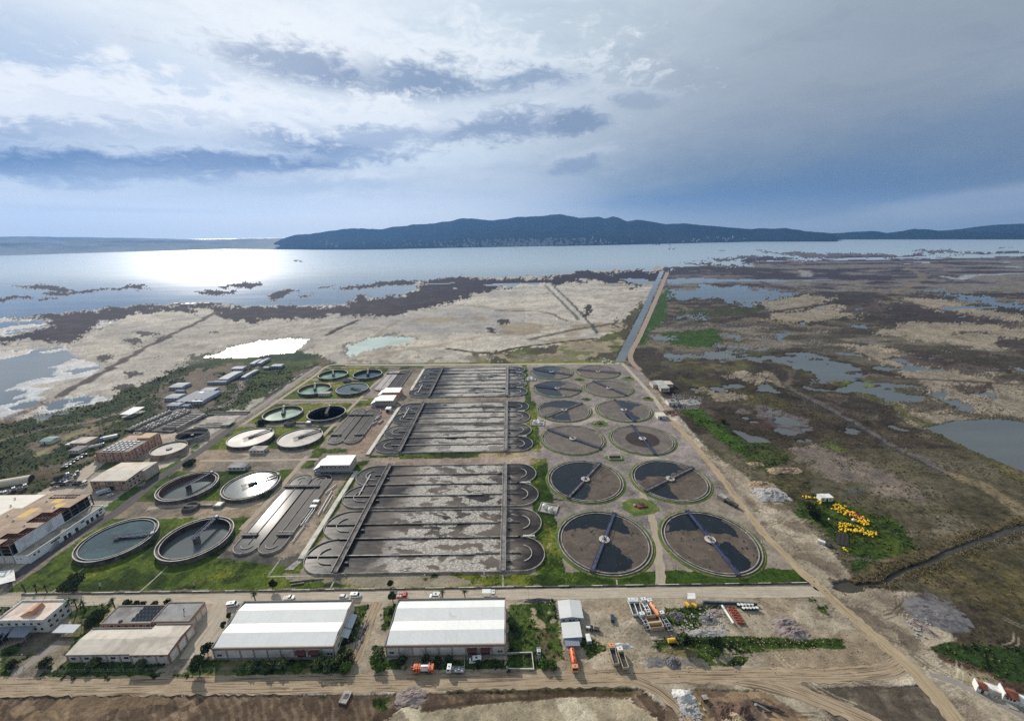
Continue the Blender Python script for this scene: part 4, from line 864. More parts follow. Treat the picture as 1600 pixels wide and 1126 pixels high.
# ================================================================ primary settling tanks (two columns, deep walls)
PRI = [  # x, y, R, water level, water, bridge end picture point, description
    (-235.8, 210.2, 19.3, 2.35, W_PRIM, (247, 832), 'full of blue grey water with a half bridge, nearest the road corner'),
    (-189.2, 209.9, 19.3, -1.6, W_PRIM, (342, 804), 'half empty with dark inner walls, nearest row beside the small oval ditch'),
    (-233.9, 264.6, 18.7, -1.4, W_PRIM, (330, 738), 'half empty with brown inner walls beside the asphalt road, second row'),
    (-188.7, 265.1, 18.7, 2.4, W_PRIM, (438, 740), 'brim full and shining white, second row south of the grey roofed kiosk'),
    (-232.8, 339.2, 18.5, 2.4, W_GREY, (425, 670), 'brim full with pale painted glare beside the asphalt road, third row'),
    (-188.2, 338.1, 18.4, 2.4, W_GREY, (501, 671), 'brim full with pale painted glare beside the dark oval ditch, third row'),
    (-231.3, 391.7, 18.3, 0.4, W_GREEN, (444, 633), 'half empty with rusty inner walls, fourth row on the road side'),
    (-186.7, 390.1, 18.2, 0.0, W_PRIM, (515, 634), 'half empty with black inner walls and bare centre pier, fourth row'),
    (-229.8, 460.5, 17.9, 0.3, W_GREEN, (492, 600), 'half empty with pale green water, fifth row on the road side'),
    (-185.7, 459.5, 18.0, 2.4, W_PRIM, (570, 611), 'brim full of grey water with a short dark bridge, fifth row'),
    (-229.3, 512.5, 17.9, 0.2, W_GREEN, (520, 578), 'with pale green water in the far corner by the north road'),
    (-185.1, 512.4, 17.9, 0.1, W_PRIM, (575, 577), 'with dark walls in the farthest row near the blower houses')]
C_WETW = mat('wet_wall', lin((84, 72, 66)), 0.6, 0.4, 0.3, lin((48, 42, 40)), 0.5)
C_RUSTW = mat('stained_wall', lin((122, 88, 74)), 0.75, 0.4, 0.25, lin((70, 58, 54)), 0.4)
for i, (cx, cy, Rr, zw, wm, be, de) in enumerate(PRI):
    t_ = thing('primary_tank', 'walled round tank ' + de, 'settling tank', (cx, cy, 0), 0, 'primary settling tanks in two columns')
    mb = MB(); mb.ring(Rr - 1.7 if zw < 0 else Rr - 0.45, Rr, -4.0 if zw < -1 else 0, 1.88 if zw < -1 else 3.0, 80)
    if zw < -1: mb.ring(Rr - 0.45, Rr, 1.885, 3.0, 80)
    mb.build('outer_wall', C_CONCD, t_)
    mb = MB(); mb.ring(Rr - 0.5, Rr + 0.06, 3.0, 3.12, 80); mb.build('rim', C_RIM, t_)
    if i in (0, 1, 2, 3):
        mb = MB(); mb.ring(Rr - 1.85, Rr - 0.45, 1.9, 2.25, 80); mb.build('launder_channel', C_CONCD, t_)
        mb = MB(); mb.ring(Rr - 2.1, Rr - 1.85, -4.0 if zw < 0 else -0.4, 2.85, 80); mb.build('inner_wall', C_WETW if i != 2 else C_RUSTW, t_)
        mb = MB(); mb.ring(Rr - 2.16, Rr - 1.8, 2.85, 2.95, 80); mb.build('weir', C_RIM, t_); ri = Rr - 2.1
    else:
        mb = MB(); mb.ring(Rr - 0.9, Rr - 0.45, -0.4, 2.8, 80); mb.build('inner_wall', C_RUSTW if i in (6, 8) else C_WETW, t_); ri = Rr - 0.9
    mb = MB(); mb.disc(ri, zw, 80); mb.build('water', wm, t_)
    e = Vector(at(be[0], be[1], 3.2)) - Vector((cx, cy)); ang = math.atan2(e.y, e.x); Mz = Matrix.Rotation(ang, 4, 'Z')
    mb = MB()
    if zw < 1: mb.box((0, 0, zw - 0.5), (2.3, 2.9, 3.7 - zw))
    else: mb.lathe([(1.9, zw - 0.1), (1.9, 3.4), (0.01, 3.4)], 20)
    mb.v = [tuple(Mz @ Vector(v)) for v in mb.v]; mb.build('centre_pier', C_CONCD, t_)
    mb = MB(); truss(mb, -2.2 if i != 3 and i != 4 and i != 5 else -6, Rr, 1.7, 1.1, 3.3, 14, 0.09); mb.v = [tuple(Mz @ Vector(v)) for v in mb.v]
    br = mb.build('scraper_bridge', C_BLUE if i < 3 else C_DARKST, t_)
    mb = MB(); mb.box((Rr / 2 - 1, 0, 3.2), (Rr + 2.0, 1.4, 0.09)); mb.v = [tuple(Mz @ Vector(v)) for v in mb.v]; mb.build('deck', C_BLUE if i < 3 else C_WALK, br)
    mb = MB(); mb.box((Rr - 0.9, 0, 3.13), (1.7, 1.9, 1.0)); mb.v = [tuple(Mz @ Vector(v)) for v in mb.v]; mb.build('end_carriage', C_WHITE, br)
    if zw > 1:
        mb = MB()
        Ms = Matrix.Rotation(ang - 0.13, 4, 'Z')
        mb.box((Rr * 0.46, 0, zw + 0.02), (Rr * 0.86, 0.5, 0.35)); mb.v = [tuple(Ms @ Vector(v)) for v in mb.v]; mb.build('scum_skimmer', C_DARKST, br)
for i, (cx, cy, Rr, full, de) in enumerate([(-288.8, 318.4, 12.9, True, 'small tall round tank with pale sludge and a round centre hatch, by the pink building'), (-288.7, 345.0, 12.6, False, 'small tall round tank standing empty behind the filled one')]):
    t_ = thing('sludge_tank', de, 'sludge tank', (cx, cy, 0), 0, 'sludge thickeners in the western yard')
    mb = MB(); mb.ring(Rr - 0.4, Rr, 0, 4.6, 64); mb.build('outer_wall', mat('thickener_wall', lin((170, 154, 138)), 0.85, 0.3, 0.4, lin((110, 96, 84)), 0.4) if full else C_CONC, t_)
    mb = MB(); mb.ring(Rr - 1.2, Rr - 0.4, 3.3 if full else 2.2, 3.6 if full else 2.5, 64); mb.build('launder_channel', C_WETW, t_)
    mb = MB(); mb.disc(Rr - 0.4, 3.5 if full else 0.3, 64); mb.build('sludge', scum_mat('pale_sludge', lin((188, 178, 168)), lin((206, 198, 190)), lin((226, 220, 214))) if full else W_DARK, t_)
    mb = MB(); mb.lathe([(0.01, 4.4), (2.2, 4.4), (2.2, 3.0)], 20) if full else mb.lathe([(0.01, 3.4), (1.2, 3.4), (1.2, 0.2)], 16); mb.build('centre_drive', C_DARKST, t_)
    if not full:
        mb = MB(); truss(mb, -Rr, Rr, 1.2, 1.0, 4.6, 14, 0.08); br = mb.build('walkway', C_DARKST, t_)
# ================================================================ aeration basins: three lines of two, each basin a pair of loops
def basin_mat(name, dark, mid, seed):
    m, t, b = newmat(name); p = wpos(t); X_, Y_, Z_ = xyz(t, p)
    a = noise(t, comb(t, X_ * 0.5, Y_ * 1.0, seed), 0.035, 5, 0.6, 0.6); s = noise(t, comb(t, X_ * 0.3, Y_ * 1.2, seed), 0.5, 4, 0.65)
    ends = X_.step(-100, -66) * X_.step(14, -14)
    big = noise(t, comb(t, X_, Y_, seed + 3), 0.032, 3, 0.6)
    lum = (ends * 0.95 + (a - 0.5) * 3.0 + (big - 0.5) * 2.6 - 0.22)
    cc = mixc(t, lum.step(-0.1, 0.9), dark, mid)
    k = (s - 0.5) * 0.7 + 1.0; cc = mixc(t, 1.0, cc, comb(t, k, k, k), 'MULTIPLY')
    # bubbling foam: cells with bright froth
    v = t.nodes.new('ShaderNodeTexVoronoi'); v.feature = 'DISTANCE_TO_EDGE'; v.inputs['Scale'].default_value = 0.62; v.inputs['Randomness'].default_value = 1.0
    wv = comb(t, X_ * 0.75 + s * 3.0, Y_ + a * 4.0, 0.0); t.links.new(wv, v.inputs['Vector'])
    net = S(t, v.outputs['Distance']).step(0.02, 0.17)
    pat = noise(t, comb(t, X_ * 0.55, Y_ * 1.0, seed + 7), 0.12, 4, 0.55, 0.4); zone = (X_.step(-84, -60) * X_.step(6, -8))
    fo = ((pat + (ends - 0.5) * 0.12).step(0.515, 0.55)) * zone
    froth = noise(t, p, 2.2, 3, 0.6).step(0.35, 0.6)
    cc = mixc(t, fo * (net * 0.55 + froth * 0.35).m('MINIMUM', 1.0), cc, lin((200, 194, 183)))
    t.links.new(cc.k, b.inputs['Base Color']); b.inputs['IOR'].default_value = 1.33; b.inputs['Specular IOR Level'].default_value = 0.3
    t.links.new((fo * 0.3 + 0.26 + (s - 0.5) * 0.2).k, b.inputs['Roughness'])
    bn = t.nodes.new('ShaderNodeBump'); bn.inputs['Strength'].default_value = 0.35; bn.inputs['Distance'].default_value = 0.12; t.links.new((s + net * fo * 0.5).k, bn.inputs['Height']); t.links.new(bn.outputs[0], b.inputs['Normal'])
    return m
B_M = [basin_mat('mixed_liquor', lin((38, 33, 32)), lin((106, 96, 87)), 1.0), basin_mat('mixed_liquor_dark', lin((28, 25, 25)), lin((128, 119, 110)), 5.0), basin_mat('mixed_liquor_far', lin((32, 29, 29)), lin((146, 138, 129)), 9.0)]
def stadium(x0, x1, y0, y1, n=14):
    r = (y1 - y0) / 2; c = (y0 + y1) / 2; pts = []
    for i in range(n + 1):
        a = -math.pi / 2 + math.pi * i / n; pts.append((x1 - r + r * math.cos(a), c + r * math.sin(a)))
    for i in range(n + 1):
        a = math.pi / 2 + math.pi * i / n; pts.append((x0 + r + r * math.cos(a), c + r * math.sin(a)))
    return pts
LINES = [((182.6, 235.6), (239.0, 291.3)), ((311.7, 363.3), (366.8, 417.3)), ((434.5, 486.4), (489.7, 539.3))]
XL, XR = -117.6, 16.8
bdesc = [['broad aeration basin with cells of white foam, nearest the halls', 'aeration basin with grey water, behind the green strip of the nearest one'], ['middle line aeration basin with dark ends, south half', 'middle line aeration basin with black east bends, north half'], ['far line aeration basin, south half, pale sheen between its walls', 'farthest aeration basin along the north road']]
for li, pair in enumerate(LINES):
    for gi, (ya, yb) in enumerate(pair):
        t_ = thing('aeration_basin', bdesc[li][gi], 'aeration basin', ((XL + XR) / 2, (ya + yb) / 2, 0), 0, 'aeration basins in three lines')
        ox, oy = -(XL + XR) / 2, -(ya + yb) / 2; ym = (ya + yb) / 2; ZT = 1.05
        def loc(pts): return [(p[0] + ox, p[1] + oy) for p in pts]
        for y0, y1 in ((ya, ym), (ym, yb)):
            st = stadium(XL, XR, y0, y1); mb = MB(); mb.wall(loc(st), 0.42, 0, ZT, True)
            mb.build('loop_wall', C_CONC, t_)
            mb = MB(); mb.add([(p[0], p[1], 0.45) for p in loc(st)], [tuple(range(len(st)))]); mb.build('sludge_surface', B_M[li], t_)
            yc = (y0 + y1) / 2; r = (y1 - y0) / 4
            full = (li, gi) in ((0, 0),) or y0 == ya and li == 0
            xa = XL + 0.6 if full else XL + 13.5
            mb = MB(); mb.bb(xa + ox, 3.5 + ox, yc + oy - 0.2, yc + oy + 0.2, 0.2, ZT + 0.02); dv = mb.build('divider_wall', C_CONCD, t_)
            mb = MB(); mb.bb(xa + ox, (-22 if y0 == ya else -10) + ox, yc + oy - 0.75, yc + oy - 0.24, ZT - 0.05, ZT + 0.14); mb.build('service_duct', C_RIM if y0 == ya else C_WALK, dv)
            for sgn, xc in ((-1, XL + 13.6), (1, 3.2)):
                pts = [(xc + sgn * 6.4 * math.cos(a), yc + 6.4 * math.sin(a)) for a in np.linspace(-1.25, 1.25, 15)]
                pts = [(pts[0][0] - sgn * 5, pts[0][1] - 0.4)] + pts if sgn < 0 else pts
                mb = MB(); mb.wall(loc(pts), 0.34, 0.2, ZT); mb.build('guide_wall', C_RIM, t_)
            # aerator rotor platforms under the walkways
            for xx in (-92.5, -3.2):
                mb = MB(); mb.box((xx + ox, y0 + (y1 - y0) * 0.27 + oy, 0.5), (1.6, 1.2, 1.1)); mb.build('rotor_housing', C_DARKST, t_)
        mb = MB(); mb.bb(-104 + ox, -45 + ox, ym + oy - 0.45, ym + oy + 0.45, ZT, ZT + 0.12); mb.bb(-38 + ox, 2 + ox, ym + oy - 0.45, ym + oy + 0.45, ZT, ZT + 0.12); mb.build('wall_coping', C_WALK, t_)
        mb = MB(); mb.bb(5 + ox, 12 + ox, ym + oy - 0.5, ym + oy + 0.9, ZT, ZT + 0.25); mb.build('gate_platform', C_RIM, t_)
        if (li, gi) in ((0, 1), (1, 1), (2, 0)):
            xq = XL + 10.2; mb = MB(); mb.bb(xq - 0.4 + ox, xq + 0.4 + ox, ya + (yb - ya) * 0.26 + oy, yb - (yb - ya) * 0.24 + oy, ZT + 0.05, ZT + 0.25); mb.build('cross_walk', C_RIM, t_)
    y0, y1 = pair[0][0] - 0.9, pair[1][1] + 1.2
    for k, (xb, w, de) in enumerate(((-96.0 + li * 1.6, 3.0, 'west'), (-6.6, 2.8, 'east'))):
        t_ = thing('basin_walkway', 'long railed walkway crossing the %s line of aeration basins near their %s ends' % (('nearest', 'middle', 'far')[li], de), 'walkway', (xb, (y0 + y1) / 2, 0), 0, 'walkways over the aeration basins')
        L = (y1 - y0) / 2
        mb = MB(); mb.bb(-w / 2 + 0.35, w / 2 - 0.35, -L, L, 1.95, 2.15); mb.build('deck', C_WALK if k else C_CONCD, t_)
        for s in (-1, 1):
            mb = MB(); mb.bb(s * w / 2 - 0.18, s * w / 2 + 0.18, -L, L, 1.85, 2.55); mb.build('side_beam', C_DARKST if not k else C_CONC, t_)
            mb = MB(); q = -L
            mb.tube((s * w / 2, -L, 3.1), (s * w / 2, L, 3.1), 0.05, 4)
            while q <= L: mb.tube((s * w / 2, q, 2.55), (s * w / 2, q, 3.1), 0.04, 4); q += 3
            mb.build('railing', C_GREYST, t_)
        q = -L + 6.8
        while q < L:
            mb = MB(); mb.bb(-w / 2, w / 2, q - 0.35, q + 0.35, 0, 1.86); mb.build('support', C_CONCD, t_); q += 13.3
# pale pipe gallery along the west ends of each line
for li, (ya, yb, xa, xb) in enumerate(((193.5, 283.5, -119.6, -119.9), (309, 407, -119.6, -118.2), (456, 534, -117.2, -117.4))):
    t_ = thing('pipe_gallery', 'long pale concrete pipe gallery along the west bends of the %s basins' % ('nearest', 'middle', 'far')[li], 'channel', (xa, ya, 0), 0, 'concrete pipe galleries')
    L = yb - ya; dx_ = xb - xa
    mb = MB(); mb.prism([(-1.7, 0), (1.7, 0), (1.7 + dx_, L), (-1.7 + dx_, L)], 0, 0.95); mb.build('duct', C_CONC, t_)
    mb = MB(); mb.prism([(-1.45, 0.2), (1.45, 0.2), (1.45 + dx_, L - 0.2), (-1.45 + dx_, L - 0.2)], 0.95, 1.08); mb.build('cover_slabs', mat('gallery_cover', lin((206, 200, 186)), 0.85, 0.2, 0.3, lin((160, 152, 138)), 0.3), t_)
    if li == 0:
        mb = MB(); mb.prism([(-5.5, -7.2), (-0.6, -7.2), (1.7, 0), (-1.7, 0)], 0, 0.22); mb.build('apron', C_CONC, t_)
# ================================================================ anaerobic ditches: three twin ovals west of the basins
for li, (ya, yb, de) in enumerate(((198, 279.5, 'nearest twin oval ditch, bright glare on its west channel'), (329, 403.5, 'middle twin oval ditch with dark water, south of the white blower houses'), (457, 531, 'far twin oval ditch with two pale channels'))):
    x0, x1 = (-163.2, -134.4) if li < 2 else (-161.5, -132.0); xm = (x0 + x1) / 2
    t_ = thing('oval_ditch', de, 'treatment ditch', (xm, (ya + yb) / 2, 0), 0, 'twin oval ditches'); oy = -(ya + yb) / 2
    for k, (a, b) in enumerate(((x0, xm), (xm, x1))):
        st = [(-q[1] - xm + 0, q[0] + oy) for q in stadium(ya, yb, -b, -a)]
        mb = MB(); mb.wall(st, 0.4, 0, 1.25, True); mb.build('loop_wall', C_CONC, t_)
        m_ = scum_mat('ditch_water_%d%d' % (li, k), lin((46, 43, 43)), lin((66, 61, 60)), lin((104, 98, 92))) if not (li == 0 and k == 0) else scum_mat('ditch_water_sheen', lin((52, 48, 48)), lin((74, 70, 68)), lin((110, 104, 100)))
        m_.node_tree.nodes['Principled BSDF'].inputs['Roughness'].default_value = 0.5 if not (li == 0 and k == 0) else 0.085; m_.node_tree.nodes['Principled BSDF'].inputs['Specular IOR Level'].default_value = 0.05 if not (li == 0 and k == 0) else 0.3
        for nb_ in m_.node_tree.nodes:
            if nb_.type == 'BUMP' and li == 0 and k == 0: nb_.inputs['Strength'].default_value = 0.06
        if li == 2: m_ = scum_mat('ditch_pale%d' % k, lin((150, 142, 138)), lin((176, 168, 162)), lin((196, 190, 184))) if k == 0 else m_
        mb = MB(); mb.add([(p[0], p[1], 0.85) for p in st], [tuple(range(len(st)))]); mb.build('ditch_water', m_, t_)
        xc = (a + b) / 2 - xm
        mb = MB(); mb.bb(xc - 0.16, xc + 0.16, ya + 8 + oy, yb - 8 + oy, 0.5, 1.27); mb.build('divider_wall', C_CONC, t_)
        for sg, yy in ((-1, ya + 7.4), (1, yb - 7.4)):
            pts = [(xc + 3.5 * math.cos(q), yy + oy + sg * 3.5 * math.sin(q)) for q in np.linspace(0.25, math.pi - 0.25, 10)]
            mb = MB(); mb.wall(pts, 0.28, 0.5, 1.27); mb.build('guide_wall', C_RIM, t_)
    def bridge(xa_, xb_, y, w): 
        mb = MB(); mb.bb(xa_ - xm, xb_ - xm, y - w / 2 + oy, y + w / 2 + oy, 1.3, 1.62); mb.bb(xa_ - xm, xb_ - xm, y - w / 2 + oy - 0.05, y - w / 2 + oy + 0.15, 1.0, 1.95); p = mb.build('rotor_bridge', C_CONCD, t_)
        mb = MB(); 
        for yy in (y - w / 2 + 0.1, y + w / 2 - 0.1):
            mb.tube((xa_ - xm, yy + oy, 2.5), (xb_ - xm, yy + oy, 2.5), 0.05, 4)
            q = xa_
            while q <= xb_ + 0.1: mb.tube((q - xm, yy + oy, 1.62), (q - xm, yy + oy, 2.5), 0.04, 4); q += 2
        mb.build('railing', C_GREYST, p)
    if li < 2:
        bridge(x0 - 1.5, x1 - 5, yb - 15.5, 2.4); bridge(x0 - 0.5, x0 + 8.5, ya + 15.5, 2.6); bridge(xm + 6, x1 + 1.0, ya + 15.5, 2.6)
    else: bridge(x0 - 0.8, x1 - 7, yb - 14, 2.6)
# ================================================================ chemical dosing pads with two domed tanks each
for i, (px_, py_, de) in enumerate(((857, 794, 'nearest white dosing pad with two domed tanks, beside the front settling tank'), (840, 660.5, 'white dosing pad with domed tanks by the middle basins'), (829.5, 592.5, 'farthest white dosing pad near the far settling tanks'))):
    x, y = at(px_, py_, 0.3); t_ = thing('dosing_pad', de, 'chemical pad', (x, y, 0), R(-6 if i else -18), 'dosing pads with white tanks')
    w, d = (11.5, 9.5) if i == 0 else (12.5, 11)
    mb = MB(); mb.bb(-w / 2, w / 2, -d / 2, d / 2, 0, 0.15); mb.build('slab', C_CONC, t_)
    mb = MB(); mb.wall([(-w / 2, -d / 2), (w / 2, -d / 2), (w / 2, d / 2), (-w / 2, d / 2)], 0.3, 0, 0.9, True); mb.build('bund_wall', C_RIM, t_)
    for k in range(2 if i == 0 else 3):
        qx, qy = ((-2.6, 0.4), (1.9, -2.2), (1.0, 2.4))[k]
        mb = MB(); mb.lathe([(1.75, 0.15), (1.75, 2.0), (1.5, 2.5), (0.8, 2.85), (0.02, 2.95)], 20, (qx, qy)); tk = mb.build('storage_tank', C_WHITE, t_, True)
        mb = MB(); mb.tube((qx, qy, 2.8), (qx, qy, 3.2), 0.3, 8); mb.build('lid', C_GREYST, tk)
# ================================================================ roads, tracks and paths (thin sheets over the ground)
def road_mat(name, c, c2, rut, rut_amt=0.5, wear=0.4, rough=0.92):
    m, t, b = newmat(name); uv = t.nodes.new('ShaderNodeUVMap').outputs[0]; u, v, _ = xyz(t, uv); p = wpos(t)
    n1 = noise(t, comb(t, u * 0.35, v * 0.028, 0.0), 3.0, 5, 0.6, 0.3); n2 = noise(t, p, 0.22, 5, 0.65); n3 = noise(t, p, 1.8, 4, 0.65)
    ns = noise(t, comb(t, u * 2.2, v * 0.012, 3.0), 4.0, 4, 0.6, 0.2)
    cc = mixc(t, n2.step(0.38, 0.66) * wear, c, c2)
    cc = mixc(t, ns.step(0.50, 0.62) * rut_amt, cc, rut)
    cc = mixc(t, (n1.step(0.56, 0.66)) * rut_amt * 0.6, cc, tuple(min(1, x * 1.35) for x in c))
    k = (n3 - 0.5) * 0.6 + 1.0; cc = mixc(t, 1.0, cc, comb(t, k, k, k), 'MULTIPLY')
    t.links.new(cc.k, b.inputs['Base Color']); b.inputs['Roughness'].default_value = rough; b.inputs['Specular IOR Level'].default_value = 0.2
    bn = t.nodes.new('ShaderNodeBump'); bn.inputs['Strength'].default_value = 0.5; bn.inputs['Distance'].default_value = 0.08; t.links.new((n3 + ns).k, bn.inputs['Height']); t.links.new(bn.outputs[0], b.inputs['Normal'])
    return m
R_DIRT = road_mat('dirt_road', lin((164, 146, 122)), lin((138, 118, 96)), lin((96, 80, 63)), 0.95)
R_OCHRE = road_mat('ochre_track', lin((170, 152, 124)), lin((150, 132, 106)), lin((118, 100, 80)), 0.7)
R_DUST = road_mat('dusty_concrete', lin((180, 168, 150)), lin((158, 144, 126)), lin((130, 118, 104)), 0.6)
R_ASPH = road_mat('asphalt', lin((84, 78, 78)), lin((108, 98, 92)), lin((64, 58, 60)), 0.5)
R_PATH = road_mat('path_concrete', lin((168, 154, 136)), lin((146, 130, 110)), lin((128, 114, 96)), 0.3)
R_GREY = road_mat('grey_road', lin((140, 132, 126)), lin((158, 148, 138)), lin((116, 108, 104)), 0.35)
def ribbon(name, pts, w, mtl, z=0.03, ragged=0.35, world=False, k='structure', ncr=6):
    P = [Vector(p) if world else Vector(at(*p)) for p in pts]
    # smooth resample (Catmull-Rom)
    out = []
    for i in range(len(P) - 1):
        p0 = P[max(0, i - 1)]; p1 = P[i]; p2 = P[i + 1]; p3 = P[min(len(P) - 1, i + 2)]
        n = max(2, int((p2 - p1).length / 2.0))
        for q in range(n):
            s = q / n; out.append(0.5 * ((2 * p1) + (p2 - p0) * s + (2 * p0 - 5 * p1 + 4 * p2 - p3) * s * s + (3 * p1 - p0 - 3 * p2 + p3) * s ** 3))
    out.append(P[-1]); mb = MB(); V = []; U = []; L = 0
    ws = w if isinstance(w, (list, tuple)) else [w, w]; tot = sum((out[i + 1] - out[i]).length for i in range(len(out) - 1))
    for i, c in enumerate(out):
        d = (out[min(i + 1, len(out) - 1)] - out[max(0, i - 1)]); d.normalize(); nn = Vector((-d.y, d.x))
        if i: L += (c - out[i - 1]).length
        wd = ws[0] + (ws[-1] - ws[0]) * L / max(tot, 1e-6)
        for j in range(ncr + 1):
            f = j / ncr - 0.5; e = random.uniform(-ragged, ragged) if j in (0, ncr) else 0
            q = c + nn * (f * wd + e); V.append((q.x, q.y, z)); U.append((j / ncr * wd * 0.25, L))
    F = []
    for i in range(len(out) - 1):
        for j in range(ncr): a = i * (ncr + 1) + j; F.append((a, a + 1, a + ncr + 2, a + ncr + 1))
    mb.add(V, F); o = mb.build(name, mtl); uvl = o.data.uv_layers.new(name='UVMap')
    for l in o.data.loops: uvl.data[l.index].uv = U[l.vertex_index]
    return kind(o, k)
ribbon('dirt_road', [(-330, 126.0), (-200, 126.2), (-100, 125.4), (0, 126.0), (45, 126.5), (75, 127.0), (98, 124.0), (116, 116.5), (130, 108.0), (150, 92)], [8.2, 6.5], R_DIRT, 0.035, 0.6, True, ncr=8)
ribbon('dirt_road', [(70, 127.2), (100, 126.6), (128, 126.0), (150, 127.5), (160, 130.5)], 6.2, R_DIRT, 0.041, 0.6, True)
ribbon('dirt_road', [(46, 126.2), (56, 121), (62.5, 112), (64, 104), (65, 85)], 5.0, R_DIRT, 0.047, 0.6, True)
ribbon('dirt_road', [(1046, 655), (1085, 695), (1130, 750), (1165, 797), (1200, 840), (1245, 885), (1285, 922)], 5.2, R_OCHRE, 0.03, 0.6)
ribbon('dirt_road', [(1278, 914), (1300, 935), (1345, 975), (1400, 1022), (1440, 1060), (1490, 1120), (1560, 1230)], [5.0, 8.0], R_OCHRE, 0.053, 0.7)
ribbon('paved_track', [(1452, 1052), (1500, 1068), (1560, 1098), (1610, 1124), (1700, 1172)], 2.4, R_GREY, 0.03, 0.3)
ribbon('service_road', [(-340, 168.5), (-262, 168.6), (-100, 168.3), (50, 168.2), (120, 167.4), (154, 167)], 6.6, R_DUST, 0.03, 0.15, True)
ribbon('asphalt_road', [(12, 911), (97.7, 848.5), (185.7, 797.7), (244, 749), (289, 721.5), (330, 692), (368, 664)], 7.6, R_ASPH, 0.036, 0.2)
ribbon('grey_road', [(364, 662), (415, 629), (470, 590), (497, 572)], 5.0, R_GREY, 0.03, 0.2)
ribbon('path', [(378, 664), (437, 624), (490, 588), (516, 570.5), (560, 570.5)], 4.2, R_PATH, 0.046, 0.25)
ribbon('north_road', [(540, 570.2), (700, 569.5), (850, 568.5), (968, 567.5)], 6.0, R_DUST, 0.042, 0.2)
ribbon('track', [(972, 567), (1000, 597), (1022, 622), (1040, 650)], 4.6, R_DUST, 0.05, 0.3)
ribbon('drain_track', [(1000, 578), (985, 556), (1002, 520), (1024, 470), (1043, 425)], [7, 16], road_mat('drain_bank', lin((156, 138, 122)), lin((138, 120, 104)), lin((112, 98, 88)), 0.4), 0.03, 0.5)
for pts, w in (([(312, 719.5), (400, 719), (498, 717.2)], 3.4), ([(436, 624.8), (500, 624.6), (575, 624.5)], 3.2), ([(376, 827), (420, 782), (465, 730), (480, 712)], 3.6), ([(497, 688), (530, 655), (560, 625), (583, 602), (606, 582)], 3.6), ([(380, 709), (392, 712), (376, 719)], 3.0), ([(330, 800), (380, 790), (410, 785)], 4.0), ([(230, 795), (262, 790), (292, 788)], 4.0)):
    ribbon('path', pts, w, R_PATH, 0.052 + 0.004 * random.random(), 0.3)
for pts in ([(78, 927), (105, 907), (131, 887)], [(216, 926), (240, 905), (262, 884)], [(419, 900), (438, 873)], [(418, 900.5), (524, 898.5)], [(527, 897), (515, 921)], [(786, 894), (786, 918)], [(963, 904), (965, 918)]):
    ribbon('garden_path', pts, 0.75, C_CONC, 0.06, 0.03, ncr=2)
ribbon('yard_slab', [(300, 1028), (330, 985), (350, 950), (356, 938)], [11, 13], R_DUST, 0.024, 0.2)
ribbon('yard_slab', [(541, 1055), (562, 1010), (580, 960), (590, 940)], 6.0, R_DIRT, 0.024, 0.3)
ribbon('yard_slab', [(20, 1055), (58, 1028), (95, 1000)], 3.6, R_GREY, 0.024, 0.2)
ribbon('tank_road', [(1032, 920), (1030, 880), (1022, 820), (1000, 760)], [5.5, 4], R_PATH, 0.028, 0.5)
ribbon('concrete_yard', [(60, 800), (110, 758), (165, 715), (205, 685), (225, 668)], [13, 8], R_DUST, 0.028, 0.3)
# green islands between the settling tanks
G_ISL = C_GRASSR
for i, (ix, iy, rx, ry) in enumerate(((905, 593, 7, 7), (916, 623.6, 5.5, 5), (937, 661.6, 8, 7), (961, 715.6, 8.5, 6), (1001, 791.5, 12, 9.5), (981, 592, 8, 7), (1013, 623.5, 6, 6), (893, 680, 3, 2))):
    x, y = at(ix, iy); n = 26; a = [2 * math.pi * k / n for k in range(n)]
    rj = [1 + random.uniform(-0.13, 0.13) for _ in a]
    mb = MB(); out = [(x + rx * r * math.cos(q), y + ry * r * math.sin(q), 0.012) for q, r in zip(a, rj)]; inn = [(x + rx * 0.7 * r * math.cos(q), y + ry * 0.7 * r * math.sin(q), 0.22) for q, r in zip(a, rj)]
    mb.add(out + inn, [(k, (k + 1) % n, n + (k + 1) % n, n + k) for k in range(n)] + [tuple(range(n, 2 * n))]); kind(mb.build('grass_island', G_ISL), 'structure')

mud_, t, b = newmat('muddy_water'); p = wpos(t); nn = noise(t, p, 0.3, 4); cc = mixc(t, nn, lin((52, 48, 38)), lin((74, 68, 54))); t.links.new(cc.k, b.inputs['Base Color']); b.inputs['Roughness'].default_value = 0.3; b.inputs['Specular IOR Level'].default_value = 0.3
ribbon('stream_water', stp, 9.0, mud_, -0.8, 0.1)
mb = MB(); mb.add([(*at(1296, 903, -0.78), -0.78), (*at(1296, 930, -0.78), -0.78), (*at(1356, 930, -0.78), -0.78), (*at(1356, 902, -0.78), -0.78)], [(0, 1, 2, 3)]); kind(mb.build('pool_water', mud_), 'structure')
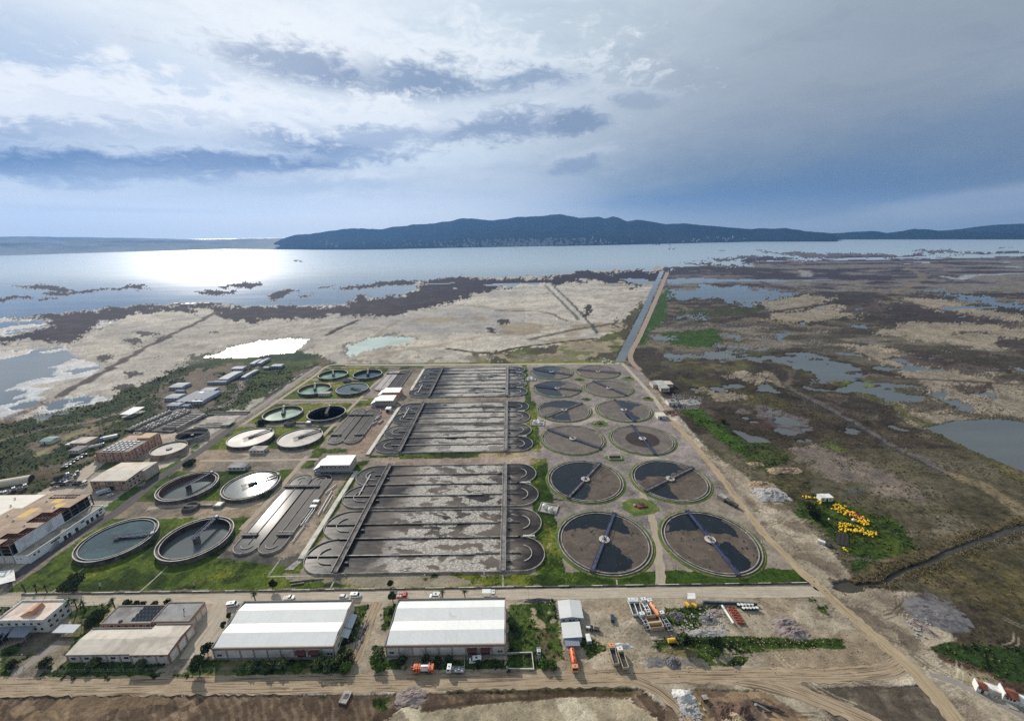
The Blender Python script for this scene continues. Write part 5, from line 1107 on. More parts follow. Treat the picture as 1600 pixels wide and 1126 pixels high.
# ================================================================ buildings
def roof_sheet(name, c, c2=None, pitch=0.5, axis='X', amt=0.35):
    """corrugated sheet: fine ribs across, sheet-to-sheet tone, weather stains"""
    m, t, b = newmat(name); p = wpos(t); X_, Y_, Z_ = xyz(t, p); A = X_ if axis == 'X' else Y_
    w = (A * (2 * math.pi / pitch)).m('SINE'); seam = (A * (1 / 5.1)).m('FRACT'); sh = noise(t, comb(t, (A * (1 / 5.1)).m('FLOOR') * 3.1, (Y_ * 0.12).m('FLOOR'), 0.0), 1.7, 1)
    n = noise(t, p, 0.25, 5, 0.65, 0.5)
    k = (sh - 0.5) * 0.16 + (n - 0.5) * 0.22 + w * 0.035 + 1.0
    cc = mixc(t, 1.0, c, comb(t, k, k, k), 'MULTIPLY'); cc = mixc(t, n.step(0.58, 0.75) * amt, cc, c2 or tuple(v * 0.7 for v in c))
    cc = mixc(t, seam.step(0.035, 0.0) * 0.4, cc, tuple(v * 0.5 for v in c))
    t.links.new(cc.k, b.inputs['Base Color']); b.inputs['Roughness'].default_value = 0.55
    bn = t.nodes.new('ShaderNodeBump'); bn.inputs['Strength'].default_value = 0.4; bn.inputs['Distance'].default_value = 0.05; t.links.new(w.k, bn.inputs['Height']); t.links.new(bn.outputs[0], b.inputs['Normal'])
    return m
RF_W = roof_sheet('white_sheet_roof', lin((222, 222, 218)), lin((178, 170, 158)), amt=0.5)
RF_WY = roof_sheet('white_sheet_roof_y', lin((206, 206, 203)), lin((172, 166, 156)), axis='Y')
RF_G = roof_sheet('grey_sheet_roof', lin((178, 182, 184)), lin((150, 148, 144)))
RF_F = mat('flat_roof_felt', lin((150, 148, 146)), 0.9, 0.3, 0.25, lin((112, 106, 102)), 0.4)
RF_T = mat('pale_flat_roof', lin((206, 196, 182)), 0.85, 0.2, 0.25, lin((172, 160, 146)), 0.35)
RF_B = mat('brown_roof_panels', lin((172, 150, 128)), 0.85, 0.25, 0.2, lin((146, 124, 104)), 0.4)
RF_Y = mat('yellow_insulation', lin((214, 178, 112)), 0.9, 0.2, 0.4)
WL_W = mat('white_wall', lin((214, 208, 200)), 0.85, 0.15, 0.4, lin((180, 170, 160)), 0.3)
WL_P = mat('pink_wall', lin((190, 160, 142)), 0.85, 0.2, 0.3, lin((160, 130, 112)), 0.35)
WL_C = mat('cream_wall', lin((196, 180, 162)), 0.85, 0.2, 0.3, lin((164, 148, 132)), 0.3)
WL_O = mat('salmon_wall', lin((196, 152, 122)), 0.85, 0.2, 0.3, lin((168, 126, 100)), 0.3)
TR_P = mat('terracotta_trim', lin((160, 116, 94)), 0.85, 0.2, 0.5)
TR_T = mat('taupe_trim', lin((160, 142, 130)), 0.85, 0.2, 0.5)
PLINTH = mat('grey_plinth', lin((128, 124, 120)), 0.9, 0.3, 0.5)
GLASS = mat('dark_glass', lin((40, 46, 54)), 0.15, 0.3, 0.8, spec=0.6)
DOOR = mat('dark_door', lin((56, 50, 46)), 0.7, 0.3, 0.8)
AWN = mat('maroon_awning', lin((96, 52, 48)), 0.8, 0.2, 0.8)
SOLAR = mat('solar_cells', lin((34, 38, 48)), 0.2, 0.3, 1.0, spec=0.6)
TILE = mat('roof_tiles', lin((150, 84, 60)), 0.85, 0.4, 0.8, lin((104, 66, 54)), 0.4, fine=0.3)
HOLE = mat('roof_void', lin((34, 28, 26)), 0.95, 0.3, 0.6)
PREF = mat('prefab_white', lin((168, 174, 184)), 0.6, 0.2, 0.5, lin((160, 162, 168)), 0.3)
PREFR = roof_sheet('prefab_roof', lin((128, 134, 144)), lin((104, 106, 110)), 1.0, amt=0.3); PREFR.node_tree.nodes['Principled BSDF'].inputs['Specular IOR Level'].default_value = 0.06
def fpos(d, face, u, z, off):
    """point on a face of a box of size d centred on the origin: face S/N/E/W, u along it from its left as seen from outside"""
    w, l = d[0] / 2, d[1] / 2
    return {'S': (-w + u, -l - off, z), 'N': (w - u, l + off, z), 'E': (w + off, -l + u, z), 'W': (-w - off, l - u, z)}[face]
def panel(par, name, d, face, u, z, w, h, mtl, th=0.06, sub=None):
    x, y, zz = fpos(d, face, u, z, 0); mb = MB()
    sx, sy = (w, th * 2) if face in 'SN' else (th * 2, w)
    mb.box((x, y, zz), (sx, sy, h)); o = mb.build(name, mtl, par)
    if sub:
        mb = MB(); sx, sy = (w + 0.24, th * 2 - 0.05) if face in 'SN' else (th * 2 - 0.05, w + 0.24)
        mb.box((x, y, zz - 0.12), (sx, sy, h + 0.24)); mb.build('frame', sub, o)
    return o
def house(name, label, cat, x0, x1, y0, y1, h, wm, group=None, rz=0.0):
    t_ = thing(name, label, cat, ((x0 + x1) / 2, (y0 + y1) / 2, 0), rz, group); d = (x1 - x0, y1 - y0)
    mb = MB(); mb.box((0, 0, 0), (d[0], d[1], h)); mb.build('wall', wm, t_)
    return t_, d
def parapet(par, d, h, ph, mtl, th=0.35, nm='parapet'):
    w, l = d[0] / 2, d[1] / 2; mb = MB(); mb.wall([(-w + th / 2 - 0.05, -l + th / 2 - 0.05), (w - th / 2 + 0.05, -l + th / 2 - 0.05), (w - th / 2 + 0.05, l - th / 2 + 0.05), (-w + th / 2 - 0.05, l - th / 2 + 0.05)], th, h - 0.4, h + ph, True); return mb.build(nm, mtl, par)
def folded(par, x0, x1, y0, y1, zs, mtl, nm='roof', th=0.12, axis='Y'):
    """roof of planes along zs = [(fraction across, height)...]"""
    mb = MB(); n = len(zs)
    top = []; 
    for f, z in zs:
        if axis == 'Y': y = y0 + (y1 - y0) * f; top += [(x0, y, z), (x1, y, z)]
        else: x = x0 + (x1 - x0) * f; top += [(x, y0, z), (x, y1, z)]
    bot = [(a, b, c - th) for a, b, c in top]
    m_ = len(top); F = []
    for i in range(n - 1):
        F += [(2 * i, 2 * i + 1, 2 * i + 3, 2 * i + 2), (m_ + 2 * i + 2, m_ + 2 * i + 3, m_ + 2 * i + 1, m_ + 2 * i), (2 * i, 2 * i + 2, m_ + 2 * i + 2, m_ + 2 * i), (2 * i + 1, m_ + 2 * i + 1, m_ + 2 * i + 3, 2 * i + 3)]
    F += [(0, m_, m_ + 1, 1), (m_ - 2, m_ - 1, 2 * m_ - 1, 2 * m_ - 2)]
    mb.add(top + bot, F); return mb.build(nm, mtl, par)
# ---- two big white halls
for k, (x0, x1, de) in enumerate(((-129.4, -77.5, 'big white hall with a four pitch sheet roof and grey lean-to on its side'), (-55.7, -4.6, 'big white hall behind the orange vacuum truck, roof in four white pitches'))):
    y0, y1, H = 136.7, 160.0, 5.9
    t_, d = house('warehouse', de, 'warehouse', x0, x1, y0, y1, H, WL_W, 'big white halls')
    w, l = d[0] / 2, d[1] / 2
    folded(t_, -w + 0.45, w - 0.45, -l + 0.35, l - 0.5, [(0, H + 0.15), (0.26, H + 1.25), (0.5, H + 0.35), (0.77, H + 1.25), (1, H + 0.15)], RF_W)
    mb = MB(); mb.box((0, -l - 0.04, H - 0.55), (d[0] + 0.3, 0.5, 0.95)); mb.build('fascia', TR_T, t_)
    for s in (-1, 1):
        mb = MB(); mb.add([(s * w - 0.3, -l, H), (s * w + 0.12, -l, H), (s * w + 0.12, l, H), (s * w - 0.3, l, H)] + [(s * w - 0.3, -l, H + 0.65), (s * w + 0.12, -l, H + 0.65), (s * w + 0.12, l, H + 0.9), (s * w - 0.3, l, H + 0.9)], [(0, 1, 5, 4), (1, 2, 6, 5), (2, 3, 7, 6), (3, 0, 4, 7), (4, 5, 6, 7), (3, 2, 1, 0)]); mb.build('parapet', PLINTH if s < 0 else TR_T, t_)
    mb = MB(); mb.box((0, l, H), (d[0], 0.35, 0.75)); mb.build('parapet', PLINTH, t_)
    nb = 9; bw = d[0] / nb
    for i in range(nb + 1):
        mb = MB(); mb.box((-w + min(max(i * bw, 0.2), d[0] - 0.2), -l - 0.1, 0), (0.42, 0.32, H - 0.55)); mb.build('pilaster', TR_T, t_)
    for i in range(nb):
        if i in (6, 7):
            panel(t_, 'door', d, 'S', i * bw + bw / 2, 0.1, bw * 0.66, 2.6, DOOR, 0.1)
            mb = MB(); mb.add([(-w + i * bw + 0.7, -l - 0.05, 4.3), (-w + (i + 1) * bw - 0.7, -l - 0.05, 4.3), (-w + (i + 1) * bw - 0.7, -l - 1.5, 3.2), (-w + i * bw + 0.7, -l - 1.5, 3.2)], [(0, 1, 2, 3)]); mb.v += [(a, b, c - 0.12) for a, b, c in mb.v]; mb.f += [[7, 6, 5, 4], [0, 3, 7, 4], [3, 2, 6, 7], [2, 1, 5, 6]]; mb.mi += [0] * 4; mb.build('awning', AWN, t_)
            for q in (0.34, 0.62): panel(t_, 'glass_pane', d, 'S', i * bw + bw * q, 0.9, 1.1, 1.3, GLASS, 0.13)
        panel(t_, 'clerestory_window', d, 'S', i * bw + bw / 2, H - 1.05, bw - 0.55, 0.42, GLASS, 0.05)
    for u in (1.9, 2.9, d[0] - 2.9, d[0] - 1.7): panel(t_, 'window', d, 'S', u, 1.5, 0.75, 1.0, GLASS, 0.05, TR_T)
    for i in range(4): panel(t_, 'window', d, 'E', 4 + i * 5, 1.6, 1.4, 1.1, GLASS, 0.05, TR_T)
    mb = MB(); mb.box((0, -l - 0.25, 0), (d[0] + 0.4, 0.5, 0.55)); mb.build('plinth', PLINTH, t_)
    if k == 0:
        for yy, dl in ((-3.0, 5.0), (2.5, 8.0)):
            mb = MB(); mb.add([(w + 0.12, yy - dl / 2, 4.2), (w + 3.4, yy - dl / 2, 3.1), (w + 3.4, yy + dl / 2, 3.1), (w + 0.12, yy + dl / 2, 4.2)], [(0, 1, 2, 3)]); mb.v += [(a, b, c - 0.1) for a, b, c in mb.v]; mb.f += [[7, 6, 5, 4], [0, 1, 5, 4], [1, 2, 6, 5], [2, 3, 7, 6]]; mb.mi += [0] * 4; lt = mb.build('lean_to_roof', RF_G, t_)
            mb = MB()
            for s in (-1, 1): mb.tube((w + 3.2, yy + s * (dl / 2 - 0.2), 0), (w + 3.2, yy + s * (dl / 2 - 0.2), 3.1), 0.09, 6)
            mb.build('post', C_GREYST, lt)
# ---- low twin hall and the flat-roofed pink store behind it
for (x0, x1, y0, y1, H, nb, de) in ((-191.3, -163.2, 136.0, 148.3, 4.4, 5, 'long low white hall, its roof lower than the hall joined to it'), (-163.0, -146.9, 134.8, 149.2, 5.3, 3, 'short taller white hall joined to the end of the long low one')):
    t_, d = house('storage_hall', de, 'hall', x0, x1, y0, y1, H, WL_W); w, l = d[0] / 2, d[1] / 2
    folded(t_, -w - 0.1, w + 0.1, -l - 0.2, l - 0.4, [(0, H + 0.12), (0.55, H + 0.85), (1, H + 0.2)], RF_T)
    mb = MB(); mb.box((0, -l - 0.06, H - 0.6), (d[0] + 0.3, 0.4, 0.62)); mb.build('fascia', TR_P if x0 > -170 else TR_T, t_)
    mb = MB(); mb.box((0, l - 0.15, H - 0.1), (d[0] + 0.1, 0.35, 0.75)); mb.build('parapet', PLINTH, t_)
    bw = d[0] / nb
    for i in range(nb + 1): 
        mb = MB(); mb.box((-w + min(max(i * bw, 0.2), d[0] - 0.2), -l - 0.1, 0), (0.4, 0.3, H - 0.6)); mb.build('pilaster', TR_T, t_)
    for i in range(nb): panel(t_, 'window', d, 'S', i * bw + bw * 0.45, 1.7 if nb == 5 else H - 1.3, 1.8, 1.0 if nb == 5 else 0.5, GLASS, 0.05, TR_T)
    if nb == 3:
        for i in range(3):
            mb = MB(); mb.box((w + 0.1, -l + i * d[1] / 3 + 0.3, 0), (0.3, 0.5, H - 0.6)); mb.build('pilaster', TR_P, t_)
            panel(t_, 'roller_door', d, 'E', (i + 0.5) * d[1] / 3, 0.05, 3.4, 3.6, C_WHITE, 0.06)
        mb = MB(); mb.box((w + 0.08, 0, H - 0.6), (0.36, d[1], 0.62)); mb.build('fascia', TR_P, t_)
for (x0, x1, y0, y1, H, nb, de) in ((-190.2, -166.9, 150.4, 160.2, 4.6, 7, 'flat roofed salmon store with solar panels on its roof'), (-166.7, -149.5, 150.6, 161.2, 5.2, 5, 'taller flat grey roofed salmon store beside the one with solar panels')):
    t_, d = house('flat_roof_store', de, 'store', x0, x1, y0, y1, H, WL_O); w, l = d[0] / 2, d[1] / 2
    mb = MB(); mb.box((0, 0, H), (d[0] - 0.5, d[1] - 0.5, 0.12)); mb.build('roof', RF_F, t_); parapet(t_, d, H, 0.45, TR_T)
    bw = d[0] / nb
    for i in range(nb): panel(t_, 'window', d, 'S', (i + 0.5) * bw, H - 1.7, 1.3, 0.9, GLASS, 0.05, TR_P)
    for i in range(nb + 1): 
        mb = MB(); mb.box((-w + min(max(i * bw, 0.15), d[0] - 0.15), -l - 0.08, 0), (0.3, 0.26, H - 0.45)); mb.build('pilaster', TR_P, t_)
    if nb == 7:
        for r_ in range(4):
            for q in range(6):
                mb = MB(); xx = w - 10.2 + q * 1.65; yy = -l + 1.2 + r_ * 2.15; z0 = H + 0.25
                mb.add([(xx, yy, z0), (xx + 1.5, yy, z0), (xx + 1.5, yy + 1.5, z0 + 0.55), (xx, yy + 1.5, z0 + 0.55), (xx, yy, z0 - 0.06), (xx + 1.5, yy, z0 - 0.06), (xx + 1.5, yy + 1.5, z0 + 0.49), (xx, yy + 1.5, z0 + 0.49)], [(0, 1, 2, 3), (7, 6, 5, 4), (0, 4, 5, 1), (1, 5, 6, 2), (2, 6, 7, 3), (3, 7, 4, 0)]); mb.build('solar_panel', SOLAR, t_)
        mb = MB(); mb.box((-3, -l + 1, H + 0.12), (1.2, 1.0, 0.8)); mb.build('vent_box', DOOR, t_)
    else:
        for i in range(3): panel(t_, 'roller_door', d, 'E', (i + 0.5) * d[1] / 3, 0.05, 2.8, 3.6, WL_W, 0.06)
        mb = MB(); mb.tube((2.5, 0, H + 0.1), (2.5, 0, H + 1.8), 0.16, 6); mb.tube((2.5, 0, H + 1.7), (3.1, 0, H + 1.9), 0.22, 6); mb.build('vent_pipe', C_DARKST, t_)
# ---- white flat-roofed office at the left edge
t_, d = house('office_building', 'white two storey office with a flat parapet roof and a brown roof hump, left edge', 'office', -237.5, -215.6, 150.8, 162.0, 6.6, WL_W); w, l = d[0] / 2, d[1] / 2
mb = MB(); mb.box((0, 0, 6.6), (d[0] - 0.5, d[1] - 0.5, 0.1)); mb.build('roof', mat('warm_terrace', lin((216, 198, 184)), 0.85, 0.2, 0.3, lin((180, 160, 146)), 0.3), t_); parapet(t_, d, 6.6, 0.75, C_WHITE)
mb = MB(); mb.add([(-3, -3, 6.7), (3.4, -3, 6.7), (3.4, 2.4, 6.7), (-3, 2.4, 6.7), (1.4, -2.6, 9.0), (3.0, -2.6, 9.2), (3.0, 2.0, 9.4), (1.4, 2.0, 9.2)], [(0, 1, 5, 4), (1, 2, 6, 5), (2, 3, 7, 6), (3, 0, 4, 7), (4, 5, 6, 7)]); mb.build('stair_house', WL_O, t_)
for i in range(4):
    for zz in (1.4, 4.3): panel(t_, 'window', d, 'E', 1.8 + i * 2.6, zz, 1.2, 1.2, GLASS, 0.05, C_WHITE)
for i in range(6): panel(t_, 'window', d, 'S', 2 + i * 3.4, 4.3, 1.3, 1.2, GLASS, 0.05, C_WHITE)
for i in range(3): panel(t_, 'window', d, 'S', 13.5 + i * 3, 1.3, 1.2, 1.2, GLASS, 0.05, C_WHITE)
def canopy(nm, de, quad, z, mtl, posts=True, dz=0.5, cat='canopy'):
    g = [at(p[0], p[1], z) for p in quad]; cx = sum(p[0] for p in g) / 4; cy = sum(p[1] for p in g) / 4
    t_ = thing(nm, de, cat, (cx, cy, 0)); q = [(p[0] - cx, p[1] - cy) for p in g]
    mb = MB(); mb.add([(q[0][0], q[0][1], z + dz), (q[1][0], q[1][1], z + dz), (q[2][0], q[2][1], z), (q[3][0], q[3][1], z)], [(0, 1, 2, 3)]); mb.v += [(a, b, c - 0.14) for a, b, c in mb.v]; mb.f += [[7, 6, 5, 4], [0, 4, 5, 1], [1, 5, 6, 2], [2, 6, 7, 3], [3, 7, 4, 0]]; mb.mi += [0] * 5; mb.build('canopy_roof', mtl, t_)
    for i, p in enumerate(q):
        mb = MB(); mb.tube((p[0] * 0.93, p[1] * 0.93, 0), (p[0] * 0.93, p[1] * 0.93, z + (dz if i < 2 else 0) - 0.1), 0.09, 6); mb.build('post', C_GREYST, t_)
    return t_
canopy('entrance_canopy', 'white sloping canopy on posts in front of the white office', [(24, 978), (58, 977), (38, 995), (11, 995)], 3.4, PREFR)
canopy('entrance_canopy', 'pale canopy at the very left edge beside the office', [(-16, 982), (21, 979), (3, 998), (-30, 1000)], 3.2, PREFR)
canopy('carport', 'slatted white carport between the office and the low hall', [(94, 975), (127, 975), (114, 988), (80, 988)], 2.6, roof_sheet('slatted_cover', lin((176, 180, 184)), lin((90, 92, 96)), 2.4, amt=0.8), dz=0.1)
# ---- gutted sludge hall with its white annex
t_ = thing('sludge_building', 'large half stripped hall with brown roof panels, holes showing dark frames, white east wall', 'industrial hall', (-309, 218, 0)); ox, oy = 309, -218; H = 12.0
X0, X1, Y0, Y1 = -350.0, -279.2, 194.5, 242.0
mb = MB(); mb.bb(X0 + ox, X1 - 1.2 + ox, Y0 + 1.2 + oy, Y1 - 1.2 + oy, 0, H - 1.3); mb.build('dark_interior', HOLE, t_)  # near-black block stands in for the unlit inside of the hall
px_ = 5.9; py_ = 4.75; nx_, ny_ = 12, 10
holes = {(11, 1), (11, 2), (10, 1), (11, 5), (11, 6), (10, 5), (10, 4), (11, 4), (9, 9), (10, 9), (8, 9), (11, 0)}
groups = {'b': MB(), 'w': MB(), 'y': MB()}
for i in range(nx_):
    for j in range(ny_):
        if (i, j) in holes: continue
        k = 'w' if i < 6 + (j > 6) - (j < 3) else ('y' if (i, j) in ((8, 5), (8, 6), (9, 8), (10, 7)) else 'b')
        zj = random.uniform(0, 0.05); mg = 0.04 if k != 'w' else 0.02
        groups[k].bb(X0 + i * px_ + mg + ox, X0 + (i + 1) * px_ - mg + ox, Y0 + j * py_ + mg + oy, Y0 + (j + 1) * py_ - mg + oy, H + zj, H + 0.16 + zj)
groups['b'].build('brown_roof_panel', RF_B, t_); groups['w'].build('white_roof_panel', roof_sheet('old_white_roof', lin((216, 206, 192)), lin((180, 164, 146)), 1.2), t_); groups['y'].build('yellow_roof_panel', RF_Y, t_)
mb = MB()
for i in range(nx_ * 3 + 1): mb.bb(X0 + i * px_ / 3 - 0.1 + ox, X0 + i * px_ / 3 + 0.1 + ox, Y0 + 0.2 + oy, Y1 - 0.2 + oy, H - 0.25, H - 0.02)
for j in range(ny_ + 1): mb.bb(X0 + ox, X1 + ox, Y0 + j * py_ - 0.15 + oy, Y0 + j * py_ + 0.15 + oy, H - 0.75, H - 0.26)
mb.build('roof_frame', C_RUST, t_)
for j in range(11):
    y = Y0 + 0.2 + j * (Y1 - Y0 - 0.4) / 10
    mb = MB(); mb.bb(X1 - 0.5 + ox, X1 + ox, y - 0.25 + oy, y + 0.25 + oy, 0, H - 0.3); mb.build('column', C_CONCD, t_)
for i in range(13):
    x = X0 + 0.2 + i * (X1 - X0 - 0.8) / 12; mb = MB(); mb.bb(x + ox, x + 0.5 + ox, Y0 - 0.1 + oy, Y0 + 0.4 + oy, 0, H - 0.3); mb.build('column', C_CONC, t_)
mb = MB(); mb.bb(X1 + 0.02 + ox, X1 + 0.22 + ox, 196.8 + oy, 222.5 + oy, 5.3, H - 0.1); mb.build('east_cladding', mat('grey_white_clad', lin((226, 228, 230)), 0.7, 0.15, 0.3, lin((160, 158, 156)), 0.25), t_)
mb = MB(); mb.bb(X0 + ox, X1 - 1.0 + ox, Y0 - 0.05 + oy, Y0 + 0.15 + oy, 0, 4.8); mb.build('south_cladding', WL_W, t_)
for zz in (6.6, 9.0):
    mb = MB(); mb.bb(X0 + ox, X1 + ox, Y0 + 0.05 + oy, Y0 + 0.35 + oy, zz, zz + 0.4); mb.bb(X1 - 0.45 + ox, X1 - 0.1 + ox, 222.6 + oy, Y1 + oy, zz, zz + 0.35); mb.build('girt', C_CONCD, t_)
for (i, j) in ((2, 2), (2, 6), (5, 3), (5, 7), (8, 2), (8, 4), (8, 8), (10, 3), (10, 6.6), (4, 8.6), (6.5, 5), (9.4, 0.4)):
    x, y = X0 + i * px_ + 2.5 + ox, Y0 + j * py_ + 2 + oy; mb = MB(); mb.tube((x, y, H + 0.15), (x, y, H + 0.9), 0.35, 8); mb.tube((x, y, H + 0.9), (x, y, H + 1.3), 0.75, 8, 0.2); mb.build('roof_vent', C_WHITE, t_)
ANX = mat('fresh_white_wall', lin((238, 238, 236)), 0.8, 0.08, 0.3, lin((210, 206, 200)), 0.15)
t_, d = house('annex', 'low white annex with dark doors along the road side of the stripped hall', 'annex', -278.9, -270.8, 194.0, 239.5, 4.9, ANX); w, l = d[0] / 2, d[1] / 2
mb = MB(); mb.box((0, 0, 4.9), (d[0] - 0.5, d[1] - 0.5, 0.1)); mb.build('roof', mat('annex_roof', lin((156, 148, 134)), 0.9, 0.3, 0.3, lin((112, 104, 96)), 0.4), t_); parapet(t_, d, 4.9, 0.4, C_WHITE)
for u, z, ww, hh in ((3, 3.0, 0.9, 0.9), (5.2, 3.0, 0.9, 0.9), (14.5, 3.2, 5.0, 0.8), (31, 3.2, 2.2, 0.8), (43, 3, 2.2, 1.0), (42.5, 1.2, 1.6, 0.8)): panel(t_, 'window', d, 'E', u, z, ww, hh, GLASS, 0.05, TR_T)
for u in (19.5, 22, 26.5, 33.5, 36.5, 40): panel(t_, 'door', d, 'E', u, 0.05, 1.7, 2.5, DOOR, 0.07)
for u in (1.6, 3.2, 4.0): panel(t_, 'window', d, 'S', u, 3.0, 0.6, 0.5, GLASS, 0.05)
mb = MB(); mb.add([(w + 0.05, -l + 9, 0), (w + 1.7, -l + 9, 0), (w + 1.7, -l + 14.5, 3.2), (w + 0.05, -l + 14.5, 3.2), (w + 0.05, -l + 14.5, 0), (w + 1.7, -l + 14.5, 0)], [(0, 1, 2, 3), (1, 5, 2), (0, 3, 4), (4, 5, 1, 0), (4, 3, 2, 5)]); mb.build('outside_stair', C_GREYST, t_)
# ---- cream works building and the pink filter house
t_, d = house('works_building', 'cream two storey works building with terracotta frames and pale sheet roof', 'building', -302.2, -276.6, 264.4, 289.5, 7.8, WL_C); w, l = d[0] / 2, d[1] / 2
mb = MB(); mb.bb(w, w + 2.2, -l + 12.5, l, 0, 7.8); mb.build('side_wing', WL_C, t_)
folded(t_, -w - 0.2, w + 0.15, -l - 0.3, l + 0.2, [(0, 7.9), (0.5, 8.7), (1, 7.9)], mat('old_cream_roof', lin((204, 196, 182)), 0.8, 0.15, 0.2, lin((186, 160, 130)), 0.25), th=0.25)
mb = MB(); mb.box((w + 1.1, -l + 18.9, 7.8), (2.4, 12.9, 0.3)); mb.build('wing_roof', RF_T, t_)
for z in (0.0, 3.7, 7.35):
    mb = MB(); mb.wall([(-w - 0.06, -l - 0.06), (w + 0.06, -l - 0.06), (w + 0.06, l), (-w - 0.06, l)], 0.3, z, z + 0.42, True); mb.build('band', TR_P, t_)
for i in range(6): 
    mb = MB(); mb.box((-w + i * d[0] / 5, -l - 0.1, 0), (0.45, 0.3, 7.7)); mb.build('pilaster', TR_P, t_)
for i in (0, 2, 4): panel(t_, 'window', d, 'S', (i + 0.5) * d[0] / 5, 5.0, 2.2, 1.5, GLASS, 0.06, TR_P)
panel(t_, 'window', d, 'S', 2.5, 1.5, 2.2, 1.2, GLASS, 0.06, TR_P); panel(t_, 'gateway', d, 'S', 13.5, 0.05, 4.6, 3.2, DOOR, 0.08)
for i in range(3): panel(t_, 'window', d, 'E', 2.3 + i * 3.4, 5.2, 1.6, 1.2, GLASS, 0.06, TR_P); panel(t_, 'window', d, 'E', 2.3 + i * 3.4, 1.6, 1.4, 1.1, GLASS, 0.06, TR_P)
t_, d = house('filter_house', 'pink filter house with terracotta ribs and an open roof full of vents', 'building', -335.6, -309.6, 304.4, 336.0, 8.6, WL_P); w, l = d[0] / 2, d[1] / 2
mb = MB(); mb.box((-1, -5, 8.6), (d[0] - 3, d[1] - 11, 0.15)); mb.build('roof', RF_F, t_); parapet(t_, d, 8.6, 0.55, WL_P)
mb = MB(); mb.bb(2, w - 0.4, l - 10, l - 0.4, 8.7, 10.3); mb.build('roof_penthouse', mat('tan_roof', lin((196, 168, 132)), 0.85, 0.2, 0.3), t_)
for i in range(5):
    for j in range(5): 
        mb = MB(); mb.box((-w + 4.5 + i * 3.8, -l + 3 + j * 3.6, 8.74), (2.2, 1.3, 0.7)); mb.build('roof_vent', C_GREYST, t_)
for i in range(5): 
    mb = MB(); mb.box((-w + i * d[0] / 4, -l - 0.15, 0), (0.7, 0.45, 9.2)); mb.build('pilaster', TR_P, t_)
for i in range(1, 6): 
    mb = MB(); mb.box((w + 0.15, -l + i * d[1] / 5 - 0.2, 0), (0.45, 0.7, 9.2)); mb.build('pilaster', TR_P, t_)
for i in range(4):
    for z in (1.2, 5.4): panel(t_, 'window', d, 'S', (i + 0.65) * d[0] / 4, z, 1.0, 1.1, GLASS, 0.06)
for i in range(5):
    for z in (1.2, 5.4): panel(t_, 'window', d, 'E', (i + 0.5) * d[1] / 5, z, 1.0, 1.1, GLASS, 0.06)
mb = MB(); mb.bb(-w - 5, -w - 0.3, -l + 2, l - 2, 0, 4.5); mb.build('side_wing', WL_P, t_)
# ---- grit chambers: long walls, slots, rows of machines
def loc_poly(pts, c): return [(p[0] - c[0], p[1] - c[1]) for p in pts]
t_ = thing('grit_chamber', 'concrete grit chambers with rows of pale machines and dark water slots', 'treatment works', (-332, 378, 0))
mb = MB(); mb.prism(loc_poly([(-366, 362), (-316, 356), (-308, 392), (-331, 410), (-352, 410)], (-332, 378)), 0, 1.2); mb.build('base', C_CONCD, t_)
for k, (xa, ya, xb, yb) in enumerate(((-358, 362, -352, 402), (-347.5, 361, -338.5, 405), (-341, 360, -332.5, 402))):
    n = 11
    mb = MB(); mb.wall([(xa + 332, ya - 378), (xb + 332, yb - 378)], 2.6, 1.2, 2.6); row = mb.build('machine_row', C_CONC, t_)
    for i in range(n):
        f = (i + 0.5) / n; x, y = xa + (xb - xa) * f + 332, ya + (yb - ya) * f - 378
        mb = MB(); mb.tube((x, y - 1.0, 3.3), (x, y + 1.0, 3.3), 0.85, 10); mb.box((x, y, 2.6), (1.2, 1.6, 0.5)); mb.build('machine', C_WHITE if k == 0 or i % 3 else C_CONC, row)
for i in range(7):
    y = 362.5 + i * 4.6; x0 = -329.8 + i * 0.85; x1 = -314.5 + i * 0.6
    mb = MB(); mb.bb(x0 + 332, x1 + 332, y - 378, y + 0.9 - 378, 1.2, 3.4); mb.build('cross_wall', C_CONC, t_)
    if i < 6: 
        mb = MB(); mb.bb(x0 + 0.3 + 332, x1 - 0.2 + 332, y + 1.0 - 378, y + 4.5 - 378, 1.21, 1.5); mb.build('slot_water', HOLE, t_)
mb = MB(); mb.wall([(-314.3 + 332, 360 - 378), (-309.8 + 332, 392 - 378)], 1.6, 0, 3.5); mb.build('end_wall', C_CONC, t_)
t_ = thing('open_channel', 'long dark walled channel between the grit chambers and the road', 'channel', (-290, 396, 0))
for y in (396.2, 401.0): 
    mb = MB(); mb.bb(-20, 20, y - 396 - 0.3, y - 396 + 0.3, 0, 1.3); mb.build('channel_wall', C_CONC, t_)
mb = MB(); mb.bb(-20, 20, 0.52, 4.68, 0.05, 0.35); mb.build('channel_water', HOLE, t_)
t_ = thing('screen_deck', 'pale concrete screen deck with slots beside the empty round tank', 'channel', (-287, 372, 0))
for i, y in enumerate((366, 370, 374)):
    mb = MB(); mb.bb(-16 + i * 3, 15, y - 372, y - 372 + 1.4, 0, 1.2); mb.build('channel_wall', C_CONC, t_)
mb = MB(); mb.bb(-14, 15, -4.6, 2.0, 0.04, 0.3); mb.build('channel_water', HOLE, t_)
mb = MB(); mb.bb(9, 17, -5, 6, 1.25, 2.2); mb.build('screen_housing', C_CONC, t_)
t_, d = house('open_shed', 'grey sheet roofed open shed beside the grit chambers', 'shed', -396, -384, 392, 409, 0.2, C_CONC); w, l = d[0] / 2, d[1] / 2
folded(t_, -w, w, -l, l, [(0, 3.6), (1, 4.6)], RF_G)
for sx in (-1, 1):
    for sy in (-1, 0, 1): 
        mb = MB(); mb.tube((sx * (w - 0.3), sy * (l - 0.4), 0.1), (sx * (w - 0.3), sy * (l - 0.4), 3.5 + (sy + 1) * 0.45), 0.14, 6); mb.build('post', C_DARKST, t_)
